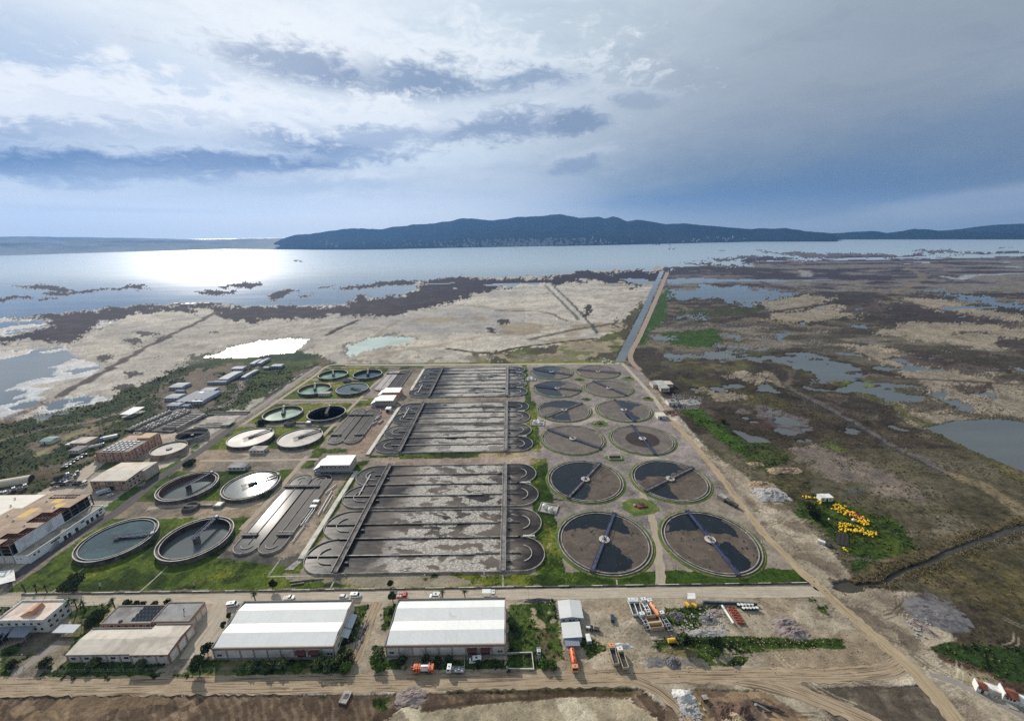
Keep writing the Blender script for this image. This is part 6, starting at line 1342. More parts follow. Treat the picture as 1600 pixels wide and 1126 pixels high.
# ---- blower houses
for (x0, x1, y0, y1, H, wm, de) in ((-151.5, -124.2, 283.4, 297.0, 6.6, WL_C, 'white roofed blower house beside the nearest basins, cream walls'), (-148.8, -125.5, 411.5, 426.0, 6.4, WL_C, 'white roofed blower house of the middle line, pale walls'), (-148.5, -124.8, 435.5, 449.0, 6.4, WL_O, 'blower house with a white roof and salmon walls, behind its pale neighbour')):
    t_, d = house('blower_house', de, 'blower house', x0 + 5, x1, y0, y1, H, wm, 'blower houses between ditches and basins'); w, l = d[0] / 2, d[1] / 2
    folded(t_, -w - 0.1, w + 0.2, -l - 0.2, l + 0.2, [(0, H + 0.1), (1, H + 0.7)], RF_W)
    mb = MB(); mb.bb(-w - 5, -w, -l - 1.5, l, 0, 3.8); mb.build('side_wing', C_WHITE, t_); mb = MB(); mb.add([(-w - 5.2, -l - 1.7, 3.7), (-w, -l - 1.7, H - 0.3), (-w, l + 0.1, H - 0.3), (-w - 5.2, l + 0.1, 3.7)], [(0, 1, 2, 3)]); mb.v += [(a, b, c - 0.12) for a, b, c in mb.v]; mb.f += [[7, 6, 5, 4], [0, 1, 5, 4], [1, 2, 6, 5], [2, 3, 7, 6], [3, 0, 4, 7]]; mb.mi += [0] * 5; mb.build('wing_roof', RF_W, t_)
    n = 7
    for i in range(n + 1): 
        mb = MB(); mb.box((-w + i * d[0] / n, -l - 0.08, 0), (0.3, 0.26, H)); mb.build('pilaster', TR_P if wm is WL_O else TR_T, t_)
    for i in range(n): panel(t_, 'window', d, 'S', (i + 0.5) * d[0] / n, 3.6 if wm is WL_O else 4.2, 1.4, 1.2, AWN if wm is WL_O else GLASS, 0.05)
    if wm is WL_C:
        mb = MB(); mb.bb(-w - 3, w + 1, -l - 3.4, -l - 0.15, 3.3, 3.55); cp = mb.build('loading_canopy', C_GREYST, t_)
        for i in range(6): 
            mb = MB(); mb.tube((-w - 2.8 + i * (d[0] + 3) / 5, -l - 3.2, 0), (-w - 2.8 + i * (d[0] + 3) / 5, -l - 3.2, 3.3), 0.12, 6); mb.build('post', C_GREYST, cp)
        mb = MB(); mb.tube((-w - 3, -l - 2.4, 2.2), (w + 6.5, -l - 2.4, 2.2), 0.38, 8); mb.build('air_pipe', C_GREYST, t_)
t_, d = house('sludge_kiosk', 'small white box cabin by the middle ditch', 'cabin', -129.5, -124.5, 396, 402, 3.6, C_WHITE); panel(t_, 'door', d, 'S', 2.4, 0.05, 3.6, 2.6, DOOR, 0.06)
mb = MB(); mb.box((0, 0, 3.6), (d[0] + 0.3, d[1] + 0.3, 0.15)); mb.build('roof', C_WHITE, t_)
for (px1, py1, w_, d_, h_, rm, de) in ((374.5, 731, 12.5, 8, 2.8, RF_F, 'grey flat roofed kiosk behind the white shining tank'), (405, 705, 12, 7.5, 2.8, C_CONC, 'pale concrete kiosk between the two brim full tanks'), (508, 617, 12.5, 6.5, 2.8, C_CONC, 'pale kiosk between the far green water tank and the grey one')):
    x, y = at(px1, py1); t_, d = house('pump_kiosk', de, 'kiosk', x - w_ / 2, x + w_ / 2, y - d_ / 2, y + d_ / 2, h_, WL_W, 'pump kiosks among the round tanks')
    mb = MB(); mb.box((0, 0, h_), (w_ + 0.8, d_ + 0.8, 0.3)); mb.build('roof', rm, t_)
    for i in range(4): panel(t_, 'window', d, 'S', 1.6 + i * (w_ - 3) / 3, 1.4, 1.6, 0.8, GLASS, 0.05)
    panel(t_, 'door', d, 'E', 2, 0.05, 1.1, 2.1, DOOR, 0.05)
for i, (px1, py1, de) in enumerate(((299, 794, 'round concrete splitter chamber between the two half empty tanks'), (453, 663, 'concrete splitter chamber above the brim full tanks'), (542, 596, 'concrete splitter chamber by the far grey tank'))):
    x, y = at(px1, py1); t_ = thing('splitter_chamber', de, 'chamber', (x, y, 0), 0, 'flow splitter chambers')
    mb = MB(); mb.lathe([(5.6, 0), (4.6, 2.4), (4.1, 2.4), (3.9, 0.8), (0.01, 0.8)], 12); mb.build('basin', C_CONCD, t_); mb = MB(); mb.wall([(-4.3, 0), (4.3, 0)], 0.4, 0.8, 2.3); mb.build('weir_wall', C_CONC, t_)
    mb = MB(); mb.bb(5.2, 15, 1.5, 2.7, 0, 1.4); mb.build('pipe_duct', C_CONC, t_)
    if i < 2: 
        mb = MB(); mb.bb(15, 20, -0.5, 4.5, 0, 1.9); vb = mb.build('valve_box', C_CONC, t_); mb = MB(); mb.bb(15.7, 19.3, 0.2, 3.8, 1.9, 2.05); mb.build('hatch', C_WHITE, vb)
# ---- prefab camp north-west
def prefab(de, x0, x1, y0, y1, h, group='prefab huts north of the grit chambers', rm=None, bays=4):
    t_, d = house('prefab_hut', de, 'prefab hut', x0, x1, y0, y1, h, PREF, group); w, l = d[0] / 2, d[1] / 2
    folded(t_, -w - 0.2, w + 0.2, -l - 0.2, l + 0.2, [(0, h + 0.1), (0.5, h + 0.7), (1, h + 0.1)], rm or PREFR)
    for i in range(bays): panel(t_, 'window', d, 'S', (i + 0.5) * d[0] / bays, 1.1, min(1.6, d[0] / bays * 0.6), 1.1, GLASS, 0.05)
    panel(t_, 'door', d, 'E', d[1] * 0.5, 0.05, 1.0, 2.1, DOOR, 0.05); return t_
t_, d = house('prefab_block', 'widest prefab block, many white roof strips side by side', 'prefab block', -365, -336, 425, 456, 3.4, PREF); w, l = d[0] / 2, d[1] / 2
for i in range(5): folded(t_, -w + i * d[0] / 5, -w + (i + 1) * d[0] / 5 - 0.2, -l - (1.5 if i < 3 else -4), l - (0 if i != 1 else 6), [(0, 3.5), (0.5, 4.3), (1, 3.5)], PREFR, axis='X')
for i in range(9): panel(t_, 'window', d, 'S', (i + 0.5) * d[0] / 9, 1.0, 1.2, 1.2, GLASS, 0.05)
for a in (('low prefab wing at the front of the widest block', -366, -353, 414, 423.6, 3.2), ('small prefab hut in front of the widest block', -350, -343, 414, 419, 2.6), ('white flat prefab west of the widest block', -386, -371, 436, 449, 3.2), ('small prefab hut between two larger white ones', -391, -381, 459, 463, 2.8), ('long prefab with a step, north-west corner of the camp', -409, -393, 472, 488, 3.0), ('square prefab east of the widest block', -361, -346, 458, 469, 3.2), ('tiny prefab alone in the middle of the bare ground', -375, -366, 489, 493, 2.4), ('longest single prefab hut with one bright roof', -366, -354, 497, 528, 3.8), ('small dark fronted prefab at the south end of the longest hut', -368, -352, 489.5, 494.5, 2.6), ('square prefab behind the longest hut', -378, -363, 541, 552, 3.2), ('narrow prefab row beside the camp track', -344, -339, 507, 538, 2.6), ('left twin hut at the end of the camp track', -366, -360, 563, 585, 3.2), ('right twin hut at the end of the camp track', -357, -352, 566, 590, 3.2), ('pale prefab across the camp track', -330, -316, 551, 561, 3.0), ('small prefab beside the one across the track', -338, -331, 546, 552, 2.4)):
    prefab(*a)
# ---- small buildings of the western yard
t_, d = house('guard_house', 'small pink flat roofed house in the green west of the pink filter house', 'house', -384, -370, 330, 341, 4.2, WL_P); mb = MB(); mb.box((0, 0, 4.2), (d[0] + 0.5, d[1] + 0.5, 0.25)); mb.build('roof', RF_T, t_)
for i in range(4): panel(t_, 'window', d, 'S', 2 + i * 3.3, 1.4, 1.2, 1.2, GLASS, 0.05)
mb = MB(); mb.bb(-d[0] / 2 - 5, -d[0] / 2 - 0.1, -5, 3, 2.5, 2.7); mb.build('porch_roof', RF_G, t_)
t_, d = house('gate_cabin', 'low cabin with an open porch beside the parked tanker', 'cabin', -374, -366, 319, 327, 3.0, WL_W); mb = MB(); mb.box((0, 0, 3.0), (d[0] + 1, d[1] + 1, 0.2)); mb.build('roof', RF_F, t_)
for i in range(3): panel(t_, 'window', d, 'S', 1.5 + i * 2.4, 1.2, 1.2, 1.1, GLASS, 0.05)
t_, d = house('shack', 'greenish roofed shack alone in the western scrub', 'shack', -418, -408, 337, 346, 2.8, WL_W); folded(t_, -5.4, 5.4, -4.8, 4.8, [(0, 2.9), (0.5, 3.8), (1, 2.9)], mat('green_roof', lin((128, 148, 138)), 0.8), axis='Y'); panel(t_, 'door', d, 'S', 4, 0.05, 1.1, 2.0, DOOR, 0.05)
mb = MB(); mb.lathe([(3.2 * math.cos(a), 3.2 * math.sin(a)) for a in np.linspace(0.02, math.pi / 2, 7)], 2) if False else None
t_ = thing('tunnel_shed', 'white half round tunnel shed beside the trucks at the left edge', 'tunnel shed', (-372, 276, 0), R(22))
mb = MB(); n = 10; L_ = 9.5
vs = [(sx * L_, 4.2 * math.cos(a), 4.0 * math.sin(a)) for sx in (-1, 1) for a in np.linspace(0, math.pi, n)]
mb.add(vs, [(i, i + 1, n + i + 1, n + i) for i in range(n - 1)]); mb.build('cover', mat('tunnel_canvas', lin((206, 192, 170)), 0.8, 0.2, 0.4), t_)
mb = MB(); mb.add(vs[n:], [tuple(range(n))]); mb.build('end_wall', DOOR, t_); mb = MB(); mb.add([(v[0] + 0.05, v[1], v[2]) for v in vs[:n]], [tuple(range(n))]); mb.build('end_wall', C_WHITE, t_)
# ---- sheds by the truck yard
t_, d = house('site_shed', 'white gabled shed nearest the service road, ridge running away', 'shed', 20.6, 31.0, 151.6, 160.8, 3.0, PREF); w, l = d[0] / 2, d[1] / 2
folded(t_, -w - 0.3, w + 0.3, -l - 0.3, l + 0.3, [(0, 3.1), (0.5, 3.9), (1, 3.1)], RF_WY, axis='X')
for u in (1.6, 6.2, 8.8): panel(t_, 'window', d, 'S', u, 1.1, 0.9, 0.9, GLASS, 0.05)
panel(t_, 'door', d, 'S', 4.6, 0.05, 0.9, 2.0, DOOR, 0.05)
t_, d = house('site_shed', 'white sheet roofed shed with a lower porch, behind the orange tanker truck', 'shed', 20.8, 28.8, 141.6, 149.0, 2.8, PREF); w, l = d[0] / 2, d[1] / 2
folded(t_, -w - 0.2, w + 0.2, -l - 0.1, l + 0.2, [(0, 3.0), (1, 3.6)], RF_WY, axis='X')
mb = MB(); mb.bb(-w + 0.3, w - 1.2, -l - 3.4, -l - 0.15, 2.45, 2.6); pr_ = mb.build('porch_roof', PREFR, t_)
for sx in (-w + 0.5, w - 1.4): 
    mb = MB(); mb.tube((sx, -l - 3.2, 0), (sx, -l - 3.2, 2.45), 0.08, 6); mb.build('post', C_GREYST, pr_)
panel(t_, 'window', d, 'E', 2.5, 1.2, 1.1, 0.9, GLASS, 0.05)
canopy('shelter', 'white roofed open shelter at the edge of the service road', [(1074, 926), (1086, 926), (1087, 935), (1074, 935)], 2.6, C_WHITE, dz=0.1)
t_, d = house('buoy_hut', 'small white hut with dark windows at the edge of the buoy field', 'hut', 203.0, 211.0, 239.4, 243.6, 2.9, C_WHITE); mb = MB(); mb.box((0, 0, 2.9), (d[0] + 0.4, d[1] + 0.4, 0.2)); mb.build('roof', C_WHITE, t_)
for u in (1.6, 6.3): panel(t_, 'window', d, 'S', u, 1.1, 1.2, 0.9, GLASS, 0.05)
panel(t_, 'door', d, 'S', 4.2, 0.05, 1.1, 2.1, DOOR, 0.05)
# ---- buildings east of the far tanks
t_, d = house('ruined_house', 'pale flat roofed house with a projecting wing, east of the far tanks', 'house', 166.2, 176.0, 441.5, 467, 4.4, WL_C); w, l = d[0] / 2, d[1] / 2
mb = MB(); mb.box((0, 0, 4.4), (d[0] + 0.6, d[1] + 0.6, 0.25)); mb.build('roof', mat('old_grey_roof', lin((176, 176, 168)), 0.9, 0.25, 0.25, lin((140, 140, 132)), 0.3), t_)
mb = MB(); mb.bb(w - 0.1, w + 9, l - 12, l - 1, 0, 4.0); mb.build('side_wing', WL_C, t_); mb = MB(); mb.bb(w + 0.31, w + 9.3, l - 12.3, l - 0.8, 4.0, 4.25); mb.build('wing_roof', RF_T, t_)
mb = MB(); mb.bb(-w - 5, -w - 0.1, l - 14, l - 0.5, 0, 4.1); mb.build('side_wing', WL_C, t_); mb = MB(); mb.bb(-w - 5.3, -w - 0.31, l - 14.3, l - 0.2, 4.1, 4.35); mb.build('wing_roof', RF_F, t_)
for u in (2, 4.5, 7): panel(t_, 'window', d, 'S', u, 1.4, 1.2, 1.4, GLASS, 0.05)
for u in (3, 8, 13): panel(t_, 'window', d, 'W', 24 - u, 1.4, 1.2, 1.4, GLASS, 0.05)
t_, d = house('block_hut', 'small pale block hut beside the rubble heap', 'hut', 160.5, 170.0, 401.5, 411, 3.6, WL_W); mb = MB(); mb.box((0, 0, 3.6), (d[0] + 0.3, d[1] + 0.3, 0.2)); mb.build('roof', RF_F, t_)
panel(t_, 'window', d, 'S', 2, 1.3, 1.2, 1.1, GLASS, 0.05); panel(t_, 'door', d, 'S', 6, 0.05, 1.1, 2.1, DOOR, 0.05); mb = MB(); mb.box((1, 1, 3.8), (3, 2.5, 0.5)); mb.build('roof_hatch', DOOR, t_)
x, y = at(1032, 652); t_, d = house('pump_shed', 'small shed with a blue hatch beside the sixth tank on the bare ground side', 'shed', x - 4, x + 4, y - 4, y + 5, 3.2, WL_W); mb = MB(); mb.box((0, 0, 3.2), (d[0] + 0.4, d[1] + 0.4, 0.2)); mb.build('roof', RF_T, t_); panel(t_, 'door', d, 'S', 3, 0.05, 1.6, 2.1, C_BLUE, 0.05); panel(t_, 'window', d, 'W', 3, 1.2, 1.2, 1.0, GLASS, 0.05)
# ---- white farmhouse in the lower right corner, set along the paved track
hx, hy = at(1556, 1084); t_ = thing('farmhouse', 'white walled farmhouse with two brown tiled roofs, lower right corner', 'house', (hx, hy, 0), R(-28))
def gable(par, cx, cy, w, l, h, rise, wm, rm, nm='wall', over=0.25):
    mb = MB(); mb.prism([(cx - w / 2, cy - l / 2), (cx + w / 2, cy - l / 2), (cx + w / 2, cy + l / 2), (cx - w / 2, cy + l / 2)], 0, h)
    mb.add([(cx - w / 2, cy - l / 2, h), (cx - w / 2, cy + l / 2, h), (cx - w / 2, cy, h + rise), (cx + w / 2, cy - l / 2, h), (cx + w / 2, cy + l / 2, h), (cx + w / 2, cy, h + rise)], [(0, 2, 1), (3, 4, 5), (0, 3, 5, 2), (1, 2, 5, 4)]); o = mb.build(nm, wm, par)
    folded_local(par, cx - w / 2 + 0.02, cx + w / 2 - 0.02, cy - l / 2 - over, cy + l / 2 + over, h - 0.05, rise, rm); return o
def folded_local(par, x0, x1, y0, y1, h, rise, rm): return folded(par, x0, x1, y0, y1, [(0, h), (0.5, h + rise + 0.16), (1, h)], rm, 'roof', 0.14)
gable(t_, -4.6, -0.3, 2.9, 3.4, 2.2, 0.9, C_WHITE, TILE); gable(t_, 3.2, 0.2, 4.4, 4.0, 2.4, 1.1, C_WHITE, TILE)
mb = MB(); mb.bb(0.9, 1.3, -2.0, 2.4, 0, 3.7); mb.build('gable_wall', C_WHITE, t_); mb = MB(); mb.bb(-6.3, -6.05, -2.0, 1.4, 0, 3.0); mb.build('gable_wall', C_WHITE, t_)
mb = MB(); mb.bb(-3.1, 0.88, -0.6, 2.2, 0, 2.0); mb.build('terrace', C_WHITE, t_)
mb = MB(); mb.bb(5.5, 8.0, -1.9, 2.0, 0, 1.9); mb.build('side_wing', C_WHITE, t_); mb = MB(); mb.bb(1.8, 4.6, -4.6, -2.2, 0, 0.25); mb.build('porch_slab', C_CONC, t_)
mb = MB(); mb.bb(-5.0, -4.2, -2.05, -1.95, 0.05, 1.7); mb.build('door', DOOR, t_)
for xx in (2.2, 3.1, 4.0): 
    mb = MB(); mb.bb(xx - 0.3, xx + 0.3, -1.86, -1.74, 1.1, 2.0); mb.build('window', GLASS, t_)
# ---- chambers on the green islands
for i, (ix, iy, de) in enumerate(((905, 593, 'concrete valve chamber on the farthest green island'), (916, 623.6, 'valve chamber on the green island between the fourth and fifth rows'), (937, 661.6, 'round valve chamber on the green island between the third and fourth rows'), (1002, 790, 'broken brown valve chamber on the largest green island'), (982, 590, 'rubbly valve chamber by the track end'), (1012, 622, 'dark valve chamber by the bend of the track'))):
    x, y = at(ix, iy); t_ = thing('valve_chamber', de, 'chamber', (x, y, 0.2), random.uniform(-0.5, 0.5), 'valve chambers on green islands')
    mb = MB(); mb.box((0, 0, 0), (6.5 if i == 3 else 4.5, 4.5 if i == 3 else 3.2, 0.9)); mb.build('chamber_wall', C_RUST if i == 3 else C_CONCD, t_); mb = MB(); mb.box((0.3, 0.1, 0.9), (3.4 if i == 3 else 2.2, 2.0, 0.2)); mb.build('cover', DOOR, t_)
    mb = MB(); mb.box((-4.6, 0.8, 0), (1.3, 1.6, 1.0)); mb.tube((-4.0, 0.8, 0.6), (-2.2, 0.4, 0.6), 0.25, 6); mb.build('valve_box', C_CONC, t_)
x, y = at(961, 715.6); t_ = thing('open_pit', 'rectangular dark open pit with pale kerb on the green island of the second row', 'pit', (x, y, 0.15))
mb = MB(); mb.wall([(-5, -2.6), (5, -2.6), (5, 2.6), (-5, 2.6)], 0.5, 0, 0.9, True); mb.build('kerb', C_CONC, t_); mb = MB(); mb.bb(-4.75, 4.75, -2.35, 2.35, 0, 0.2); mb.build('pit_floor', HOLE, t_)
# ================================================================ vehicles
TYRE = mat('tyre_rubber', lin((34, 33, 32)), 0.9, 0.2, 2.0)
def paint(nm, rgb, dirt=0.25): return mat('paint_' + nm, lin(rgb), 0.45, 0.12, 0.9, tuple(v * 0.6 + 0.05 for v in lin(rgb)), dirt, spec=0.5)
P_WH = paint('white', (222, 222, 218)); P_OR = paint('orange', (222, 104, 48)); P_PK = paint('faded_orange', (222, 150, 104)); P_BL = paint('dark_blue', (44, 58, 82)); P_GY = paint('grey', (120, 122, 124)); P_RS = paint('rust_red', (140, 84, 58), 0.5); P_YE = paint('yellow', (226, 180, 60)); P_DK = paint('charcoal', (52, 52, 54)); P_SK = paint('sky_blue', (110, 160, 200)); P_RD = paint('red', (190, 70, 56)); P_TN = paint('tan', (186, 170, 140))
LAMP = mat('lamp_glass', lin((226, 222, 206)), 0.2, 0.05, 1.0)
def wheels(t_, xs, y, r, w=0.32):
    for x in xs:
        for s in (-1, 1):
            mb = MB(); mb.tube((x, s * y - s * w / 2, r), (x, s * y + s * w / 2, r), r, 12); wh = mb.build('wheel', TYRE, t_)
            mb = MB(); mb.tube((x, s * (y + w / 2), r), (x, s * (y + w / 2 + 0.02), r), r * 0.5, 8); mb.build('rim', C_GREYST, wh)
def cab(t_, x0, x1, w, z0, z1, mtl):
    L = x1 - x0; mb = MB()
    prof = [(x0, z0), (x1, z0), (x1, z0 + (z1 - z0) * 0.5), (x1 - L * 0.16, z1 - 0.05), (x1 - L * 0.3, z1), (x0 + 0.05, z1)]
    n = len(prof); mb.add([(x, -w / 2, z) for x, z in prof] + [(x, w / 2, z) for x, z in prof], [(i, n + i, n + (i + 1) % n, (i + 1) % n) for i in range(n)] + [tuple(range(n)), tuple(range(2 * n - 1, n - 1, -1))])
    c = mb.build('cab', mtl, t_); zt = z0 + (z1 - z0) * 0.52
    mb = MB(); mb.add([(x1 + 0.012, -w / 2 + 0.15, zt), (x1 + 0.012, w / 2 - 0.15, zt), (x1 - L * 0.15 + 0.012, w / 2 - 0.2, z1 - 0.12), (x1 - L * 0.15 + 0.012, -w / 2 + 0.2, z1 - 0.12)], [(0, 1, 2, 3)]); mb.build('windscreen', GLASS, c)
    for s in (-1, 1):
        mb = MB(); mb.box(((x0 + x1) / 2 + 0.05, s * w / 2, zt), (L * 0.5, 0.03, (z1 - z0) * 0.36)); mb.build('side_window', GLASS, c)
        mb = MB(); mb.box((x1, s * (w / 2 - 0.35), z0 + 0.25), (0.05, 0.36, 0.2)); mb.build('headlight', LAMP, t_)
    mb = MB(); mb.box(((x0 + x1) / 2 - 0.1, 0, z1), (0.5, 0.5, 0.06)); mb.build('roof_hatch', DOOR, c)
def truck(label, body, cabm, bodm, x, y, deg, L=8.2, group=None, nm='truck'):
    t_ = thing(nm, label, 'truck', (x, y, 0.05), R(deg), group); f = L / 2; w = 2.45
    mb = MB(); mb.box((0, 0, 0.65), (L - 0.6, 0.9, 0.35)); mb.build('chassis', P_DK, t_)
    wheels(t_, (f - 1.3, -f + 2.7, -f + 1.4), 1.02, 0.52); cab(t_, f - 2.05, f, w, 0.75, 2.95, cabm); b0, b1 = -f, f - 2.25
    if body == 'dump':
        mb = MB(); mb.box(((b0 + b1) / 2, 0, 1.05), (b1 - b0, w, 0.12))
        for s in (-1, 1): mb.box(((b0 + b1) / 2, s * (w / 2 - 0.06), 1.17), (b1 - b0, 0.12, 1.25))
        mb.box((b1 - 0.06, 0, 1.17), (0.12, w - 0.24, 1.55)); mb.box((b0 + 0.06, 0, 1.17), (0.12, w - 0.24, 1.1)); bd = mb.build('tipper_bed', bodm, t_)
        mb = MB(); mb.box(((b0 + b1) / 2, 0, 1.18), (b1 - b0 - 0.3, w - 0.3, 0.25)); mb.build('bed_floor', P_DK, bd)
        mb = MB()
        for i in range(5):
            for s in (-1, 1): mb.box((b0 + 0.5 + i * (b1 - b0 - 1) / 4, s * (w / 2 + 0.05), 1.05), (0.14, 0.1, 1.3))
        mb.build('bed_rib', bodm, bd); mb = MB(); mb.box((b1 + 0.15, 0, 2.75), (0.7, w, 0.1)); mb.build('cab_guard', bodm, bd)
    elif body == 'tank':
        mb = MB(); pr = [(0.02, 0.0), (0.75, 0.05), (1.08, 0.3), (1.15, 0.6)]; n = 14; vs = []; st = [(b0, 0.3), (b0 + 0.15, 0.85), (b0 + 0.55, 1.12), (b0 + 0.9, 1.16), (b1 - 0.9, 1.16), (b1 - 0.55, 1.12), (b1 - 0.15, 0.85), (b1, 0.3)]
        for xx, r in st: vs += [(xx, r * math.cos(2 * math.pi * i / n), 2.05 + r * math.sin(2 * math.pi * i / n)) for i in range(n)]
        mb.add(vs, [(q * n + i, q * n + (i + 1) % n, (q + 1) * n + (i + 1) % n, (q + 1) * n + i) for q in range(len(st) - 1) for i in range(n)] + [tuple(range(n)), tuple(range((len(st) - 1) * n, len(st) * n))]); tk = mb.build('tank', bodm, t_, True)
        mb = MB()
        for i in range(3): mb.tube((b0 + 1.2 + i * (b1 - b0 - 2.4) / 2, 0, 3.1), (b0 + 1.2 + i * (b1 - b0 - 2.4) / 2, 0, 3.4), 0.3, 8)
        mb.build('manhole', C_DARKST, tk); mb = MB(); mb.box(((b0 + b1) / 2, 0, 0.95), (b1 - b0, w - 0.2, 0.18)); mb.build('tank_cradle', P_DK, t_)
    elif body == 'flat':
        mb = MB(); mb.box(((b0 + b1) / 2, 0, 1.05), (b1 - b0, w, 0.16)); bd = mb.build('flatbed', bodm, t_)
        for s in (-1, 1):
            mb = MB(); mb.box(((b0 + b1) / 2, s * (w / 2 - 0.05), 1.21), (b1 - b0, 0.1, 0.42)); mb.build('side_rail', bodm, bd)
        mb = MB()
        for i in range(4): mb.box((b0 + 1 + i * 1.3, 0.2 * (-1) ** i, 1.22), (0.9, 1.4, 0.35 + 0.2 * (i % 2)))
        mb.build('load', C_GREYST, bd)
    elif body == 'box':
        mb = MB(); mb.box(((b0 + b1) / 2, 0, 1.05), (b1 - b0, w, 2.2)); bd = mb.build('cargo_box', bodm, t_); mb = MB(); mb.box((b0 - 0.03, 0, 1.15), (0.05, w - 0.3, 1.95)); mb.build('rear_door', C_GREYST, bd)
    elif body == 'vac':
        mb = MB(); vs = []; n = 14; st = [(b0 + 1.1, 0.4), (b0 + 1.3, 1.0), (b0 + 1.7, 1.15), (b1 - 1.2, 1.15), (b1 - 0.9, 0.9)]
        for xx, r in st: vs += [(xx, r * math.cos(2 * math.pi * i / n), 2.1 + r * math.sin(2 * math.pi * i / n)) for i in range(n)]
        mb.add(vs, [(q * n + i, q * n + (i + 1) % n, (q + 1) * n + (i + 1) % n, (q + 1) * n + i) for q in range(len(st) - 1) for i in range(n)] + [tuple(range(n)), tuple(range((len(st) - 1) * n, len(st) * n))]); mb.build('tank', P_WH, t_, True)
        mb = MB(); mb.box((b0 + 0.6, 0, 1.0), (1.0, w, 1.9)); mb.box((b1 - 0.4, 0, 1.0), (0.7, w, 2.0)); mb.box((b0 + 1.9, 0, 1.0), (0.5, w + 0.05, 2.35)); mb.build('pump_housing', P_OR, t_)
        mb = MB(); mb.path([(b0 + 1, 0.5, 3.0), (0, 0.6, 3.5), (f - 1.2, 0.5, 3.45), (f + 0.6, 0.2, 3.0), (f + 0.9, 0, 1.7)], 0.16, 8); mb.build('suction_boom', P_OR, t_)
        mb = MB(); mb.box(((b0 + b1) / 2, -w / 2, 0.9), (b1 - b0 - 1, 0.3, 0.6)); mb.build('side_locker', P_DK, t_)
    elif body == 'frame':
        mb = MB()
        for s in (-1, 1): mb.box(((b0 + b1) / 2, s * 0.7, 1.0), (b1 - b0, 0.2, 0.3))
        for i in range(5): mb.box((b0 + 0.4 + i * (b1 - b0 - 0.8) / 4, 0, 1.05), (0.4, w, 0.35 + (0.5 if i % 2 else 0)))
        mb.build('skip_frame', bodm, t_)
        for s in (-1, 1):
            mb = MB(); mb.path([(b0 + 0.8, s * 0.95, 1.3), (b0 + 2.0, s * 0.95, 2.5), (b1 - 0.4, s * 0.95, 1.8)], 0.16, 6); mb.build('lift_arm', bodm, t_)
    return t_
def car(label, mtl, x, y, deg, kind_='car', group=None):
    L, w, h = {'car': (4.3, 1.75, 1.42), 'van': (5.2, 1.95, 2.2), 'pickup': (5.1, 1.85, 1.75)}[kind_]; f = L / 2
    t_ = thing('parked_' + kind_ if kind_ != 'pickup' else 'pickup_truck', label, kind_, (x, y, 0.05), R(deg), group)
    pr = {'car': [(-f, .35), (f, .35), (f, .75), (f - .3, .88), (f - 1.1, .95), (-f + .1, .95), (-f, .8)], 'van': [(-f, .35), (f, .35), (f, .95), (f - .8, 1.2), (f - 1.5, h), (-f + .1, h), (-f, h - .2)], 'pickup': [(-f, .4), (f, .4), (f, .95), (f - .2, 1.05), (-f, 1.05)]}[kind_]
    n = len(pr); mb = MB(); mb.add([(a, -w / 2, b) for a, b in pr] + [(a, w / 2, b) for a, b in pr], [(i, n + i, n + (i + 1) % n, (i + 1) % n) for i in range(n)] + [tuple(range(n)), tuple(range(2 * n - 1, n - 1, -1))]); b = mb.build('body', mtl, t_)
    if kind_ != 'van':
        a0, a1 = (-f + .25, f - 1.05) if kind_ == 'car' else (-.5, f - 1.2); z = .95 if kind_ == 'car' else 1.05
        mb = MB(); mb.add([(a0, -w / 2 + .06, z), (a1, -w / 2 + .06, z), (a1, w / 2 - .06, z), (a0, w / 2 - .06, z), (a0 + .5, -w / 2 + .2, h), (a1 - .65, -w / 2 + .2, h), (a1 - .65, w / 2 - .2, h), (a0 + .5, w / 2 - .2, h)], [(0, 1, 5, 4), (1, 2, 6, 5), (2, 3, 7, 6), (3, 0, 4, 7)]); g = mb.build('window_band', GLASS, t_)
        mb = MB(); mb.box(((a0 + a1) / 2 - .08, 0, h - .01), (a1 - a0 - 1.0, w - .36, .05)); mb.build('roof', mtl, t_)
        if kind_ == 'pickup':
            mb = MB(); mb.box((-f + 1.0, 0, 1.06), (1.7, w - .35, .02)); mb.build('load_bed', P_DK, t_)
    else:
        mb = MB(); mb.add([(f - .83, -w / 2 + .12, 1.24), (f - .83, w / 2 - .12, 1.24), (f - 1.45, w / 2 - .2, h - .1), (f - 1.45, -w / 2 + .2, h - .1)], [(0, 1, 2, 3)]); mb.v = [(a + .03, b_, c + .02) for a, b_, c in mb.v]; mb.build('windscreen', GLASS, t_)
        for s in (-1, 1): 
            mb = MB(); mb.box((-.3, s * w / 2, 1.3), (3.0, .03, .55)); mb.build('side_window', GLASS, t_)
        mb = MB(); mb.box((-.4, 0, h), (.9, .7, .12)); mb.build('roof_vent', P_DK, t_)
    wheels(t_, (f - .85, -f + .85), w / 2 - .12, .33, .22)
    for s in (-1, 1): 
        mb = MB(); mb.box((f, s * (w / 2 - .3), .62), (.04, .3, .16)); mb.build('headlight', LAMP, t_)
    return t_
A = lambda x, y: at(x, y)
def tk(label, body, cm, bm_, p, deg, L=8.2, group=None): return truck(label, body, cm, bm_, *A(*p), deg, L, group)
tk('orange vacuum truck with white tank and boom, parked before the second hall', 'vac', P_OR, P_OR, (662, 1049), 180, 8.6)
tk('white flatbed truck with raised side bars beside the orange vacuum truck', 'flat', P_WH, C_GREYST, (712, 1049), 178, 7.4)
tk('orange tanker truck with pale cab roof facing the dirt road', 'tank', P_PK, P_OR, (896, 1035), -89, 9.4)
tk('open tipper truck with orange cab beside the dirt road', 'dump', P_PK, P_TN, (958, 1026), 93, 9.0)
tk('white tipper truck right of the orange cabbed one', 'dump', P_WH, P_TN, (972, 1032), 95, 9.0)
